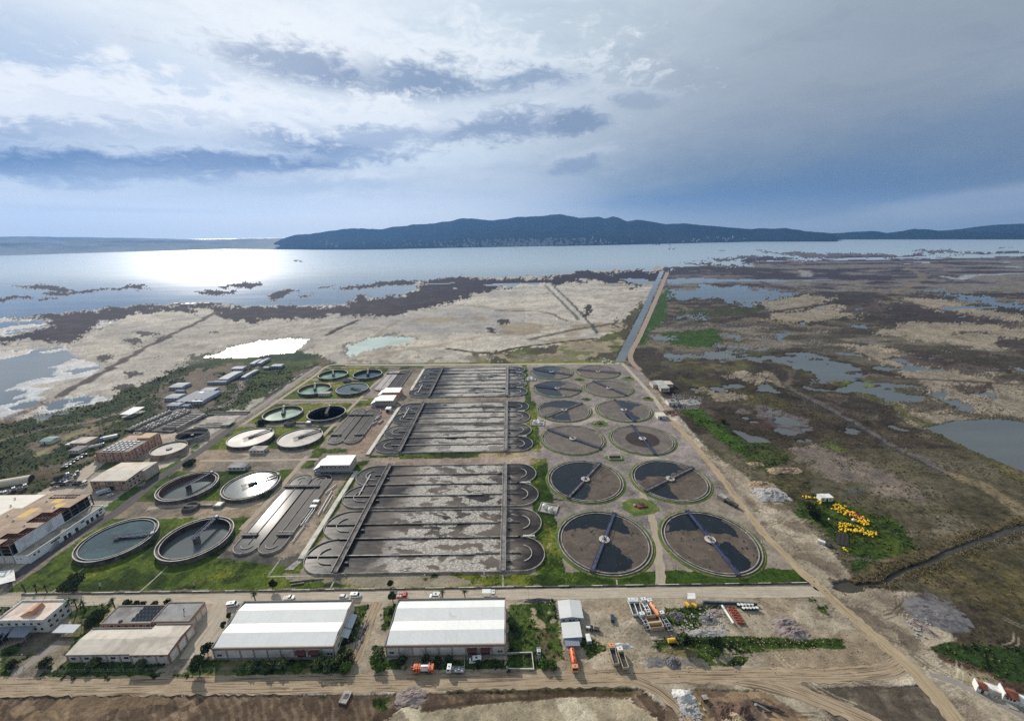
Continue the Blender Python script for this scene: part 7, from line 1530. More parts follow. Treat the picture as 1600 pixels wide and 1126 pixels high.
tk('white tipper at the left end of the truck row', 'dump', P_WH, P_WH, (988, 952), 92, 9.0, 'trucks in the vehicle yard'); tk('white tipper second from the left end of the truck row', 'dump', P_WH, P_WH, (996, 952), 92, 9.0, 'trucks in the vehicle yard')
tk('white skip lorry without skip between the tippers and the orange tanker', 'frame', P_WH, P_WH, (1009, 952), 95, 9.4, 'trucks in the vehicle yard'); tk('rusty orange tanker truck at the right end of the truck row', 'tank', P_WH, P_PK, (1021, 954), 105, 10, 'trucks in the vehicle yard')
tk('white chassis truck left of the big rusty skip', 'frame', P_WH, C_GREYST, (1007, 974), 98, 8.6, 'trucks in the vehicle yard'); tk('white skip loader truck right of the big rusty skip', 'frame', P_WH, C_GREYST, (1039, 974), 100, 9.6, 'trucks in the vehicle yard')
x, y = A(1022, 976); t_ = thing('rusty_skip', 'large open rusty skip among the parked trucks', 'skip', (x, y, 0.05), R(6))
mb = MB(); mb.wall([(-3.2, -3.0), (3.2, -3.0), (3.2, 3.4), (-3.2, 3.4)], 0.16, 0.2, 2.2, True); mb.build('side_wall', P_TN, t_); mb = MB(); mb.bb(-3.1, 3.1, -2.9, 3.3, 0.1, 0.35); mb.build('skip_floor', P_RS, t_); mb = MB(); mb.bb(-3.1, 3.1, -0.4, 0.4, 0.36, 1.9); mb.build('divider', P_TN, t_)
def cr(label, m_, p, deg, k='car', group=None): return car(label, m_, *A(*p), deg, k, group)
cr('white van parked at the doors of the second hall', P_WH, (743, 1033), 186, 'van'); cr('white van on the slab between the pink store and the first hall', P_WH, (364, 946), 10, 'van'); cr('white pickup behind the first hall, left', P_WH, (452, 935), 5, 'pickup')
cr('silver car behind the first hall, near its right end', paint('silver', (190, 194, 200)), (537, 933), -5); cr('white covered car at the corner of the first hall', P_WH, (556, 932), 0, 'van'); cr('white van behind the second hall', P_WH, (680, 932.5), 180, 'van'); cr('dark blue car alone on the bare vehicle yard', P_BL, (957, 967), 80)
tk('white box truck on the service road behind the second hall', 'box', P_WH, P_WH, (764, 931), 0, 6.6)
tk('red flat trailer truck at the far corner of the second hall', 'flat', P_RD, P_RD, (628, 934), 0, 5.6)
cr('white car beside the works building gateway', P_WH, (172, 775), 60)
tk('pale box truck at the works building gateway', 'box', P_WH, paint('pale_blue', (190, 202, 208)), (163, 771), 50, 7.5)
for i, (p, dg, bd, c1, c2, de) in enumerate((((97, 747), 52, 'dump', P_WH, P_DK, 'dark tipper with white cab, upper left of the works yard'), ((108, 750), 50, 'frame', P_GY, P_GY, 'grey chassis truck between dark tippers'), ((92, 759), 182, 'dump', P_DK, P_DK, 'all dark tipper nearest the stripped hall roof'), ((112, 757), 178, 'dump', P_WH, P_GY, 'white cabbed tipper with a long open bed'), ((126, 757), 2, 'dump', P_WH, P_DK, 'white cabbed tipper beside the wire fence'), ((112, 744), 52, 'frame', P_GY, C_GREYST, 'grey truck chassis parked behind the dark tippers'))): tk(de, bd, c1, c2, p, dg, 9.4, 'trucks in the western yard')
tk('white tanker parked along the western yard edge', 'tank', P_GY, P_WH, (152, 699), 40, 10.5); tk('blue and white lorry in the yard north of the tanker', 'box', P_SK, P_WH, (171, 686), 215, 12)
for i, (p, m_, de) in enumerate((((112, 723), P_GY, 'grey car'), ((118, 719), P_BL, 'dark blue car'), ((124, 715.5), P_WH, 'white car'), ((106, 727), P_WH, 'white car at the near end'), ((131, 711), P_GY, 'grey car nearest the cabin'), ((100, 731), P_DK, 'dark car at the near end'))): cr('%s in the slanting row left of the filter house' % de, m_, p, 40, 'car', 'cars parked in the western yard')
for i, (p, m_, bd, de) in enumerate((((30, 765), P_WH, 'frame', 'white cabbed chassis truck under the tunnel shed'), ((12, 770), P_WH, 'frame', 'white chassis truck second from the tunnel shed'), ((-2, 776), P_WH, 'box', 'white truck cut by the left edge of the picture'))): tk(de, bd, m_, C_GREYST, p, 48, 9)
for i, (p, de) in enumerate((((944, 566.5), 'white van at the head of the drain, left'), ((957, 566.5), 'white van at the head of the drain, right'))): cr(de, P_WH, p, 3, 'van')
x, y = A(4, 905); tag_ = canopy('roadside_shelter', 'white flat shelter at the left edge beside the asphalt road', [(-12, 893), (22, 890), (24, 906), (-14, 916)], 3.0, C_WHITE, dz=0.2)
# wheel loader and tractor
def loader(label, m_, p, deg, s=1.0):
    x, y = A(*p); t_ = thing('wheel_loader', label, 'loader', (x, y, 0.05), R(deg)); mb = MB(); mb.box((-1.2, 0, 0.8), (3.0, 1.7, 1.1)); mb.box((1.1, 0, 0.7), (1.8, 1.1, 0.7)); mb.build('body', m_, t_); cab(t_, -0.8, 0.6, 1.5, 1.5, 3.1, P_WH); wheels(t_, (1.6, -1.7), 0.95, 0.75, 0.5)
    for sg in (-1, 1): 
        mb = MB(); mb.path([(0.9, sg * 0.55, 1.7), (2.6, sg * 0.55, 1.5), (3.4, sg * 0.55, 0.5)], 0.13, 6); mb.build('lift_arm', m_, t_)
    mb = MB(); mb.add([(3.3, -1.3, 0.1), (4.5, -1.3, 0.1), (3.3, -1.3, 1.2), (3.3, 1.3, 0.1), (4.5, 1.3, 0.1), (3.3, 1.3, 1.2)], [(0, 1, 2), (5, 4, 3), (0, 3, 4, 1), (0, 2, 5, 3)]); mb.build('bucket', P_DK, t_); return t_
loader('grey wheel loader with white cab beside the walled grass plot', P_GY, (842, 1025), -88)
x, y = A(921, 983); t_ = thing('tractor', 'small dark tractor with white hood near the white sheds', 'tractor', (x, y, 0.05), R(170)); mb = MB(); mb.box((0.6, 0, 0.7), (1.8, 0.8, 0.8)); mb.build('hood', P_WH, t_); mb = MB(); mb.box((-0.7, 0, 0.6), (1.2, 1.1, 0.7)); mb.build('body', P_BL, t_); wheels(t_, (-0.9,), 0.85, 0.75, 0.45); wheels(t_, (1.1,), 0.65, 0.42, 0.3); mb = MB(); mb.box((-3.3, 0, 0.5), (2.4, 1.6, 0.8)); mb.build('trailer', P_DK, t_)
x, y = A(919, 1001); t_ = thing('water_tank', 'white box tank on the grass right of the sheds', 'tank', (x, y, 0.05), R(5)); mb = MB(); mb.box((0, 0, 0.3), (2.0, 3.6, 1.9)); mb.build('shell', C_WHITE, t_); mb = MB(); mb.box((0, -1.82, 0.5), (1.6, 0.06, 1.4)); mb.build('end_panel', C_GREYST, t_)
x, y = A(1050, 1003); t_ = thing('yellow_tank', 'yellow cylindrical tank lying beside the dark tree', 'tank', (x, y, 0.1), R(3)); mb = MB(); mb.tube((-1.9, 0, 1.1), (1.9, 0, 1.1), 0.95, 14); mb.build('shell', P_YE, t_); 
for s in (-1, 1): 
    mb = MB(); mb.box((s * 1.2, 0, 0), (0.3, 1.6, 0.5)); mb.build('support', P_DK, t_)
for i, (p, m_, de) in enumerate((((1073, 947), P_YE, 'yellow compressor trailer, left of two'), ((1084, 948), P_YE, 'yellow compressor trailer with tilted hood, right of two'))):
    x, y = A(*p); t_ = thing('compressor', de, 'trailer', (x, y, 0.05), R(-70 + i * 15)); mb = MB(); mb.box((0, 0, 0.5), (2.6, 1.4, 1.1)); mb.box((0.2, 0, 1.6), (1.8, 1.2, 0.3)); mb.build('hood', m_, t_); wheels(t_, (0,), 0.8, 0.32, 0.2); mb = MB(); mb.tube((1.3, 0, 0.5), (2.6, 0, 0.4), 0.06, 6); mb.build('tow_bar', P_DK, t_)
# ================================================================ stored goods and heaps
x, y = A(1103, 941); bin0 = None
BIN = mat('bin_green', lin((66, 78, 76)), 0.6, 0.3, 0.8); BINL = mat('bin_lid', lin((120, 128, 126)), 0.6, 0.3, 0.8)
x0, y0 = A(1099, 941.5); x1, y1 = A(1180, 944.5); nb = 24
for i in range(nb):
    f = i / (nb - 1); px2, py2 = x0 + (x1 - x0) * f, y0 + (y1 - y0) * f + random.uniform(-.15, .15)
    if bin0 is None:
        bin0 = thing('waste_container', 'dark green wheeled waste container in the long row by the service road', 'container', (px2, py2, 0), 0, 'waste containers in a row'); mb = MB(); mb.add([(-.42, -.55, .2), (.42, -.55, .2), (.42, .55, .2), (-.42, .55, .2), (-.5, -.7, 1.25), (.5, -.7, 1.25), (.5, .7, 1.25), (-.5, .7, 1.25)], [(3, 2, 1, 0), (4, 5, 6, 7), (0, 1, 5, 4), (1, 2, 6, 5), (2, 3, 7, 6), (3, 0, 4, 7)]); mb.build('body', BIN, bin0); mb = MB(); mb.tube((-.5, 0, 1.1), (.5, 0, 1.1), .62, 10); mb.build('lid', BINL, bin0); wheels(bin0, (.3, -.3), .5, .1, .08); index_children()
    else: clone(bin0, loc=(px2, py2, 0), rz=random.uniform(-.15, .15))
first = None; x, y = A(1160, 947)
for r_ in range(2):
    for c in range(5):
        px2, py2 = x + c * 1.6 + r_ * 1.3 - 2, y - r_ * 1.9
        if first is None:
            first = thing('white_drum', 'white round drum standing in the double row beside the orange crates', 'drum', (px2, py2, 0), 0, 'white drums in two rows'); mb = MB(); mb.tube((0, 0, 0), (0, 0, 1.3), .72, 14); mb.build('shell', BIN, first); mb = MB(); mb.tube((0, 0, 1.3), (0, 0, 1.42), .74, 14); mb.build('lid', C_WHITE, first); index_children()
        else: clone(first, loc=(px2, py2, 0))
first = None
CRT = mat('crate_orange', lin((176, 88, 60)), 0.8, 0.25, 0.8, lin((120, 66, 50)), 0.3)
for i in range(6):
    for j in range(2):
        x, y = A(1141 + i * 2.6 + j * 5.2, 952 + i * 4.0 + j * 0.6)
        if first is None:
            first = thing('orange_crate', 'open orange crate in the slanting double stack beside the white pipe', 'crate', (x, y, 0), R(-8), 'orange crates in a slanting double row'); mb = MB(); mb.wall([(-.85, -.7), (.85, -.7), (.85, .7), (-.85, .7)], .1, 0, 1.05, True); mb.build('side_wall', CRT, first); mb = MB(); mb.bb(-.8, .8, -.65, .65, .02, .7); mb.build('content', P_RS, first); index_children()
        else: clone(first, loc=(x, y, 0), rz=R(-8 + random.uniform(-4, 4)))
def rod(nm, label, p, q, r, mtl, cat='pipe', group=None, z=0.05):
    a = A(*p); b = A(*q); t_ = None; mb = MB(); d = Vector((b[0] - a[0], b[1] - a[1], 0)); mb.tube((0, 0, r + z), (d.x, d.y, r + z), r, 10); o = mb.build(nm, mtl, None, loc=(a[0], a[1], 0)); return tag(o, label, cat, group)
rod('white_pipe', 'long thick white pipe lying left of the orange crates', (1128, 947), (1146, 975), .55, C_WHITE)
for i, (p, q, r, de) in enumerate((((1174, 1095), (1226, 1113), .28, 'longest dark pipe near the bending dirt road'), ((1178, 1097), (1218, 1108), .25, 'dark pipe beside the longest one near the bending road'), ((1183, 1101), (1202, 1111), .22, 'grey pipe crossing under the long ones near the bend'), ((1194, 1113), (1206, 1113), .3, 'short thick dark pipe below the long pipes'))): rod('steel_pipe', de, p, q, r, C_DARKST if i != 2 else C_GREYST, 'pipe', 'pipes by the bending dirt road')
x, y = A(1181, 1101); t_ = thing('cable_reel_box', 'small white box by the dark pipes near the bend', 'box', (x, y, 0)); mb = MB(); mb.box((0, 0, 0), (.8, .6, .6)); mb.build('case', C_WHITE, t_); mb = MB(); mb.box((0, 0, .6), (.86, .66, .08)); mb.build('lid', C_GREYST, t_)
for i in range(9): rod('black_pipe', 'black pipe in the parallel row below the yellow floats', (1307.5 + i * 2.1, 830 + i * .5), (1308.5 + i * 2.1, 850 + i * .5), .16, C_DARKST, 'pipe', 'black pipes in a parallel row')
for i, (p, q, r) in enumerate((((508, 772), (526, 758), .35), ((497, 806), (519, 768), .3), ((505, 800), (520, 775), .3), ((470, 823), (490, 795), .35), ((477, 818), (497, 790), .3), ((457, 848), (476, 822), .3), ((468, 820), (483, 820), .3))): rod('grey_pipe', ('pale pipe by the ditch nearest the blower house', 'long pale pipe beside the white hatches of the near ditch', 'thin pale pipe between the hatches and the gallery', 'pale pipe below the hatches of the near ditch', 'second pale pipe below the hatches of the near ditch', 'pale pipe at the south end of the near ditch', 'short cross pipe beside the near ditch')[i], p, q, r, C_GREYST, 'pipe', 'pipes beside the near oval ditch', .5)
for i, p in enumerate(((494.5, 785), (490, 793))):
    x, y = A(*p); t_ = thing('hatch_box', ('upper white hatched box beside the near oval ditch', 'lower white hatched box beside the near oval ditch')[i], 'box', (x, y, 0)); mb = MB(); mb.box((0, 0, 0), (4.4, 3.2, 1.5)); mb.build('case', C_CONC, t_); mb = MB(); mb.box((0, 0, 1.5), (4.0, 2.7, .12)); mb.build('lid', C_WHITE, t_)
for i, (p, a) in enumerate((((590, 655), 70), ((586, 662), 70), ((592, 652), 72), ((595, 660), 74))):
    x, y = A(*p); t_ = thing('sluice_frame', ('grey sluice frame nearest the small white cabin', 'low sluice frame beside the middle ditch', 'sluice frame under the white cabin', 'sluice frame between ditch and pipe gallery')[i], 'sluice', (x, y, 0), R(a)); mb = MB(); mb.bb(-4, 4, -.5, .5, 0, 1.0); mb.build('base', C_CONC, t_); mb = MB(); mb.bb(-3.4, 3.4, -.25, .25, 1.0, 1.7); mb.build('gate', C_GREYST, t_)
for i, (p, q) in enumerate((((453, 909), (505, 904)), ((455, 914), (475, 911)))): rod('concrete_pole', ('long concrete pole lying on the lawn below the basins', 'short concrete pole lying on the lawn below the basins')[i], p, q, .35, C_CONC, 'pole')
def heap(nm, label, p, rx, ry, h, mtl, seed, cat='heap', deg=0, lumps=1.0):
    x, y = A(*p); n = 30; xs = np.linspace(-1, 1, n); gx, gy = np.meshgrid(xs, xs); gx, gy = gx.ravel(), gy.ravel()
    rr = np.sqrt(gx ** 2 + gy ** 2); nz = fbm(gx * 3 + seed, gy * 3, 1.5, 4, seed); n2_ = np.abs(fbm(gx * 3 + seed, gy * 3 + 9, 1.1, 4, seed + 3))
    z = np.clip(1 - rr * (1 + .3 * nz), 0, 1); z = z ** .9 * (1 + .6 * lumps * nz - .5 * lumps * n2_); z = np.clip(z, -.0, 2) * h - .05
    mb = MB(); idx_ = np.arange(n * n).reshape(n, n); F = [(int(idx_[i, j]), int(idx_[i, j + 1]), int(idx_[i + 1, j + 1]), int(idx_[i + 1, j])) for i in range(n - 1) for j in range(n - 1) if max(z[idx_[i, j]], z[idx_[i + 1, j + 1]], z[idx_[i, j + 1]], z[idx_[i + 1, j]]) > -.04]
    mb.add([(a * rx, b * ry, c) for a, b, c in zip(gx, gy, z)], F); o = mb.build(nm, mtl, None, loc=(x, y, 0)); o.rotation_euler = (0, 0, R(deg)); return tag(o, label, cat)
H_GR = mat('heap_grey', lin((112, 109, 108)), 0.95, 0.3, 0.8, lin((84, 80, 84)), 0.4, fine=.4); H_PU = mat('heap_mauve', lin((146, 132, 126)), 0.95, 0.3, 0.7, lin((108, 94, 90)), 0.4, fine=.35); H_TAN = mat('heap_tan', lin((172, 150, 122)), 0.95, 0.3, 0.7, lin((124, 104, 84)), 0.4, fine=.35); H_BR = mat('heap_brown', lin((104, 82, 70)), 0.95, 0.4, 0.6, lin((70, 54, 48)), 0.4, fine=.4); H_WH = mat('tarpaulin_white', lin((206, 202, 196)), 0.6, 0.2, 0.8, lin((166, 160, 154)), 0.35, bump=.6); H_PALE = mat('heap_pale', lin((160, 156, 152)), 0.95, 0.2, 0.6, fine=.3)
heap('gravel_heap', 'dark grey gravel heap on the dirt road verge', (1050, 1035), 3.6, 3.0, 2.0, H_GR, 3); heap('gravel_heap', 'low grey gravel spread left of the dark heap', (1026, 1034), 4, 3, .4, H_GR, 9)
heap('sand_heap', 'larger mauve sand heap with sharp ridges above the green strip', (1240, 987), 7, 4, 2.3, H_PU, 14, lumps=.7); heap('sand_heap', 'mauve sand heap behind the larger one', (1226, 972), 6.5, 3.4, 1.7, H_PU, 21, lumps=.7)
heap('covered_heap', 'big heap under a white tarpaulin by the forking dirt road', (1069, 1088), 4.4, 3.0, 2.3, H_WH, 33, lumps=.5); heap('rubble_heap', 'pale broken rubble spilling below the tarpaulin heap', (1076, 1106), 4.0, 3.6, 1.0, H_PALE, 41, lumps=1.6)
heap('earth_heap', 'dark brown earth heap in the lower middle, right of the rubble', (1133, 1112), 4.4, 3.8, 1.8, H_BR, 52); heap('earth_heap', 'second dark brown earth heap farther right', (1160, 1110), 3.6, 3.4, 1.6, H_BR, 57); heap('earth_heap', 'brown earth heap at the lower edge between the two dark ones', (1146, 1124), 4.6, 3.6, 1.7, H_TAN, 64)
heap('chalk_heap', 'pale grey chalk heap with a pointed ridge beside the ochre track', (1203, 772), 11, 8, 3.6, H_PALE, 71, lumps=.9); heap('dirt_heap', 'tan dirt heap beyond the chalk heap', (1190, 757), 9, 5, 2.2, H_TAN, 75); heap('dirt_heap', 'row of tan dirt lumps behind the chalk heap', (1225, 735), 13, 4.5, 2.0, H_TAN, 79, lumps=1.7); heap('dirt_heap', 'brown dirt lump at the end of the reed edge', (1180, 725), 6, 3.5, 2.2, H_TAN, 83)
heap('slag_heap', 'grey slag bank on the right beside the ochre track', (1462, 960), 13, 9, 1.6, H_GR, 91, deg=-30); heap('rubble_heap', 'mauve rubble ridge along the foot of the grey slag bank', (1440, 980), 7, 2.2, 1.2, H_PU, 95, deg=-58, lumps=1.8); heap('rubble_heap', 'white rubble heap beside the pale block hut', (1078, 628), 11, 7, 1.6, H_PALE, 99, lumps=1.9); heap('brush_heap', 'brown brush heap along the edge behind the shed with a blue hatch', (1050, 645), 11, 8, 1.6, H_BR, 103, lumps=1.6)
heap('scrap_heap', 'grey scrap heap in the middle of the vehicle yard', (1108, 968), 5, 3.4, 1.0, H_GR, 107, lumps=1.3); heap('scrap_heap', 'long heap of pale scrap above the green strip', (1105, 988), 10, 2.2, .9, H_PALE, 111, lumps=1.4); heap('scrap_heap', 'stone coloured scrap pile beside the white pipe', (1118, 958), 5.5, 2.8, .8, H_PU, 115, lumps=1.3); heap('scrap_heap', 'dark scrap pile right of the skip loader truck', (1058, 962), 4, 3, 1.0, H_GR, 118, lumps=2.0); heap('scrap_heap', 'dark scrap along the lane beside the first hall', (566, 990), 2.4, 9, 1.3, H_GR, 121, lumps=2.0); heap('scrap_heap', 'row of junk on the verge behind the second hall', (840, 938), 10, 1.6, 1.2, H_GR, 123, lumps=2.0); heap('gravel_heap', 'brown gravel heap on the field below the dirt road', (642, 1088), 6, 4, 1.4, H_PU, 127)
heap('white_sacks', 'crumpled white sheeting left of the long scrap heap', (975, 1008), 4.0, 1.4, 1.1, H_WH, 131, deg=-14, lumps=1.2)
x, y = A(540, 1090); t_ = thing('field_slab', 'tilted pale concrete slab in the weeds below the dirt road', 'slab', (x, y, 0.1), R(-10)); mb = MB(); mb.box((0, 0, 0), (3.2, 4.6, .7)); mb.build('slab', C_CONC, t_); mb = MB(); mb.box((.3, .2, .7), (1.6, 1.8, .12)); mb.build('hatch', C_CONCD, t_)
x, y = A(1101, 1092); t_ = thing('pump_box', 'small concrete box on the pond edge beside the tarpaulin heap', 'box', (x, y, 0), R(8)); mb = MB(); mb.box((0, 0, 0), (2.0, 1.6, 1.2)); mb.build('case', C_CONCD, t_); mb = MB(); mb.box((0, 0, 1.2), (2.1, 1.7, .12)); mb.build('lid', C_CONC, t_)
x, y = A(1142, 788); t_ = thing('old_conveyor', 'rusting conveyor machine on the bare ground beside the second row tank', 'machine', (x, y, 0), R(-62)); mb = MB(); mb.box((0, 0, 1.4), (9, 2.4, 1.1)); mb.build('hopper', C_CONCD, t_); mb = MB(); mb.box((-6.5, 0, 0), (5, 4, 2.6)); mb.build('housing', C_CONC, t_)
for sx in (-3, 0, 3.5): 
    mb = MB(); mb.box((sx, 0, 0), (.5, 2.8, 1.4)); mb.build('leg', C_DARKST, t_)
x, y = A(1283, 848); t_ = thing('wrecked_cabin', 'overturned white cabin with scrap on the edge of the bare ground', 'wreck', (x, y, 0.1), R(-40)); mb = MB(); mb.box((0, 0, 0), (3.4, 2.0, 1.5)); mb.build('shell', C_WHITE, t_); mb = MB(); mb.box((3.4, -.6, 0), (2.6, 2.4, .9)); mb.box((4.4, .8, 0), (1.2, 1.6, 1.4)); mb.build('scrap', P_DK, t_)
# ================================================================ floats in the buoy field
FY = mat('float_yellow', lin((240, 200, 40)), 0.5, 0.2, 0.9, lin((222, 164, 34)), .3); FR = mat('float_red', lin((216, 96, 72)), 0.5, 0.2, 0.9); 
def float_mesh(nm, mtl, s):
    mb = MB(); mb.ball((0, 0, s), s, 10, 6, (1, 1, .95)); mb.tube((0, 0, s * 1.8), (0, 0, s * 2.15), s * .3, 8); return mb.build(nm, mtl, None, True)
fy0 = tag(float_mesh('yellow_float', FY, .5), 'yellow plastic float in the heaps of the green buoy field', 'float', 'yellow floats in the buoy field'); fr0 = tag(float_mesh('red_float', FR, .5), 'faded red float in the upper heap of the buoy field', 'float', 'red floats in the buoy field'); used = [0, 0]
def put_float(p, red=False, z=0.0):
    src = fr0 if red else fy0; x, y = A(*p)
    if not used[red]: o = src; used[red] = 1
    else: o = src.copy(); COL.objects.link(o)
    o.location = (x, y, z); o.rotation_euler = (random.uniform(-1, 1), random.uniform(-1, 1), random.uniform(0, 6)); s = random.uniform(.75, 1.25); o.scale = (s, s, s)
def band(pts, n, w, red=0.0):
    for _ in range(n):
        f = random.random() * (len(pts) - 1); i = int(f); f -= i; a, b = pts[i], pts[i + 1]
        put_float((a[0] + (b[0] - a[0]) * f + random.gauss(0, w), a[1] + (b[1] - a[1]) * f + random.gauss(0, w * .6)), random.random() < red, random.choice((0, 0, 0, .5)))
band([(1305, 792), (1318, 798), (1335, 807), (1352, 818)], 95, 4.6, .0); band([(1322, 800), (1336, 806), (1350, 812)], 26, 1.8, 1.0); band([(1312, 825), (1328, 830), (1345, 830), (1366, 836)], 90, 3.2); band([(1311, 820), (1322, 819), (1335, 823)], 18, 2); band([(1258, 776), (1270, 778)], 16, 1.8, .0); band([(1279, 784), (1282, 786)], 6, 1.0); band([(1316, 857), (1321, 860)], 8, 1.4); band([(1343, 815), (1354, 819)], 18, 2)
for i, p in enumerate(((1333, 814), (1295, 812))):
    x, y = A(*p); o = tag(float_mesh('white_float', C_WHITE, 1.0 - .4 * i), ('single large white float between the two yellow heaps', 'small white float at the left end of the lower yellow heap')[i], 'float'); o.location = (x, y, 0)
# ================================================================ walls, fences, posts, signs of the edge
t_ = thing('kerb_wall', 'low dark wall along the lawn side of the service road', 'wall', (0, 172.4, 0)); mb = MB(); mb.bb(-252, 150, -.18, .18, 0, .62); mb.build('wall', C_CONCD, t_); mb = MB()
for a in np.arange(-250, 145, 17): mb.bb(a, a + random.uniform(4, 12), -.22, .22, .63, .72)
mb.build('coping', C_RIM, t_)
t_ = thing('wire_fence', 'post and wire fence along the dirt road below the low halls', 'fence', (-150, 131.6, 0)); q = -62; n = 0
while q < 56:
    mb = MB(); mb.tube((q, 0, 0), (q, 0, 2.0), .07, 5); mb.build('post', C_CONC, t_); q += 3.2
mb = MB()
for z in (.5, 1.1, 1.7): mb.tube((-62, 0, z), (56, 0, z), .018, 3)
mb.build('wire', C_GREYST, t_)
t_ = thing('yard_wall', 'low pale wall round the grass plot beside the second hall', 'wall', (0, 0, 0)); g = [at(792, 1022), at(831, 1020.5), at(834, 1047), at(795, 1046), at(791, 1043)]; mb = MB(); mb.wall(g, .28, 0, .9); mb.build('wall', C_CONC, t_); mb = MB(); mb.wall(g, .36, .9, 1.0); mb.build('coping', C_RIM, t_)
t_ = thing('planter_kerb', 'kerb round the flower bed at the right doors of the second hall', 'kerb', (0, 0, 0)); g = [at(726, 1023), at(726, 1040), at(720, 1046)]; mb = MB(); mb.wall(g, .25, 0, .5); mb.build('kerb', C_CONC, t_)
lp0 = None
for p, h, de in (((661, 918), 8, 'thin lamp post on the lawn behind the second hall'), ((826, 935), 6, 'bare pole among the junk by the service road'), ((1166, 852), 9, 'lamp post beside the front tank on the bare ground side'), ((119, 850), 9, 'lamp post at the road edge by the white annex'), ((151, 953), 6, 'pole in the palm garden'), ((38, 1043), 6, 'pale pole in the grass left of the drive'), ((192, 1043), 5, 'leaning pole in front of the low hall'), ((220, 720), 9, 'lamp post on the grass below the filter house'), ((258, 1035), 5, 'pole at the corner of the taller low hall')):
    x, y = A(*p)
    if lp0 is None:
        t_ = lp0 = thing('lamp_post', de, 'lamp post', (x, y, 0), 0, 'lamp posts of the works'); mb = MB(); mb.tube((0, 0, 0), (0, 0, 8), .09, 8, .05); mb.build('pole', C_GREYST, t_); mb = MB(); mb.tube((0, 0, 7.9), (1.4, 0, 8.3), .04, 6); mb.build('arm', C_GREYST, t_); mb = MB(); mb.box((1.5, 0, 8.24), (.6, .25, .14)); mb.build('lamp_head', C_WHITE, t_); mb = MB(); mb.box((0, 0, 0), (.5, .5, .3)); mb.build('base', C_CONC, t_); index_children()
    else: c = clone(lp0, de, (x, y, 0), random.uniform(0, 6), scale=h / 8)
hyd = None
for p, de in (((539.5, 898), 'small white post below the west walkway'), ((757, 897), 'small white post below the middle of the near basin'), ((1059, 890), 'small white post in the grass between the front tanks'), ((1190, 848), 'white box post right of the front tank'), ((157, 915), 'white marker on the big lawn'), ((303, 914), 'white marker low on the lawn near the halls')):
    x, y = A(*p)
    if hyd is None: hyd = t_ = thing('hydrant_post', de, 'post', (x, y, 0), 0, 'white posts on the grass'); mb = MB(); mb.tube((0, 0, 0), (0, 0, 1.3), .35, 8); mb.build('post', C_WHITE, t_); mb = MB(); mb.tube((0, 0, 1.3), (0, 0, 1.7), .5, 8, .2); mb.build('cap', C_CONC, t_); index_children()
    else: clone(hyd, de, (x, y, 0))
# ================================================================ trees
def leafmat(nm, c, c2):
    m, t, b = newmat(nm); p = wpos(t); n = noise(t, p, .9, 3, .6); n2_ = noise(t, p, 5.0, 2); cc = mixc(t, n.step(.35, .65), c, c2); k = (n2_ - .5) * .8 + 1.0; cc = mixc(t, 1.0, cc, comb(t, k, k, k), 'MULTIPLY'); t.links.new(cc.k, b.inputs['Base Color']); b.inputs['Roughness'].default_value = .8; b.inputs['Specular IOR Level'].default_value = .2; return m
LF = [leafmat('leaf_dark', lin((42, 54, 28)), lin((68, 80, 40))), leafmat('leaf_olive', lin((72, 84, 48)), lin((104, 112, 70))), leafmat('leaf_green', lin((54, 80, 28)), lin((84, 108, 40))), leafmat('palm_leaf', lin((58, 70, 38)), lin((92, 98, 58)))]
BARK = mat('bark', lin((86, 70, 56)), .95, .3, 2.0)
def tree(label, p, h, w, lf, seed, trunk=.35, n=520, cat='tree', nm='tree', lobes=5, group=None):
    rnd = random.Random(seed); x, y = A(*p); t_ = thing(nm, label, cat, (x, y, 0), rnd.uniform(0, 6), group); th = h * trunk
    mb = MB(); mb.tube((0, 0, -.1), (.1, 0, th), .06 * h ** .7, 7, .04 * h ** .7); tops = []
    for i in range(lobes):
        a = 2 * math.pi * i / lobes + rnd.uniform(-.4, .4); r = w * rnd.uniform(.18, .34) if i else 0; z = th + (h - th) * (rnd.uniform(.25, .62) if i else .66); q = (r * math.cos(a), r * math.sin(a), z); tops.append((q, w * rnd.uniform(.24, .34))); mb.tube((.1, 0, th * .8), q, .03 * h ** .7, 5, .012 * h)
    mb.build('trunk', BARK, t_); mb = MB(); V = []; F = []
    for _ in range(n):
        (qx, qy, qz), r = rnd.choice(tops); u = Vector((rnd.gauss(0, 1), rnd.gauss(0, 1), rnd.gauss(0, 1))).normalized() * r * rnd.uniform(.55, 1.12); c = Vector((qx, qy, qz)) + Vector((u.x, u.y, u.z * .85))
        s = rnd.uniform(.10, .24) * w ** .5; a = Vector((rnd.gauss(0, 1), rnd.gauss(0, 1), rnd.gauss(0, .7))).normalized(); b_ = a.orthogonal().normalized() * s * .8; a *= s; o = len(V); V += [c - a - b_, c + a - b_ * .6, c + a * .7 + b_, c - a * .8 + b_ * .9]; F.append((o, o + 1, o + 2, o + 3))
    mb.add(V, F); mb.build('crown', lf, t_); return t_
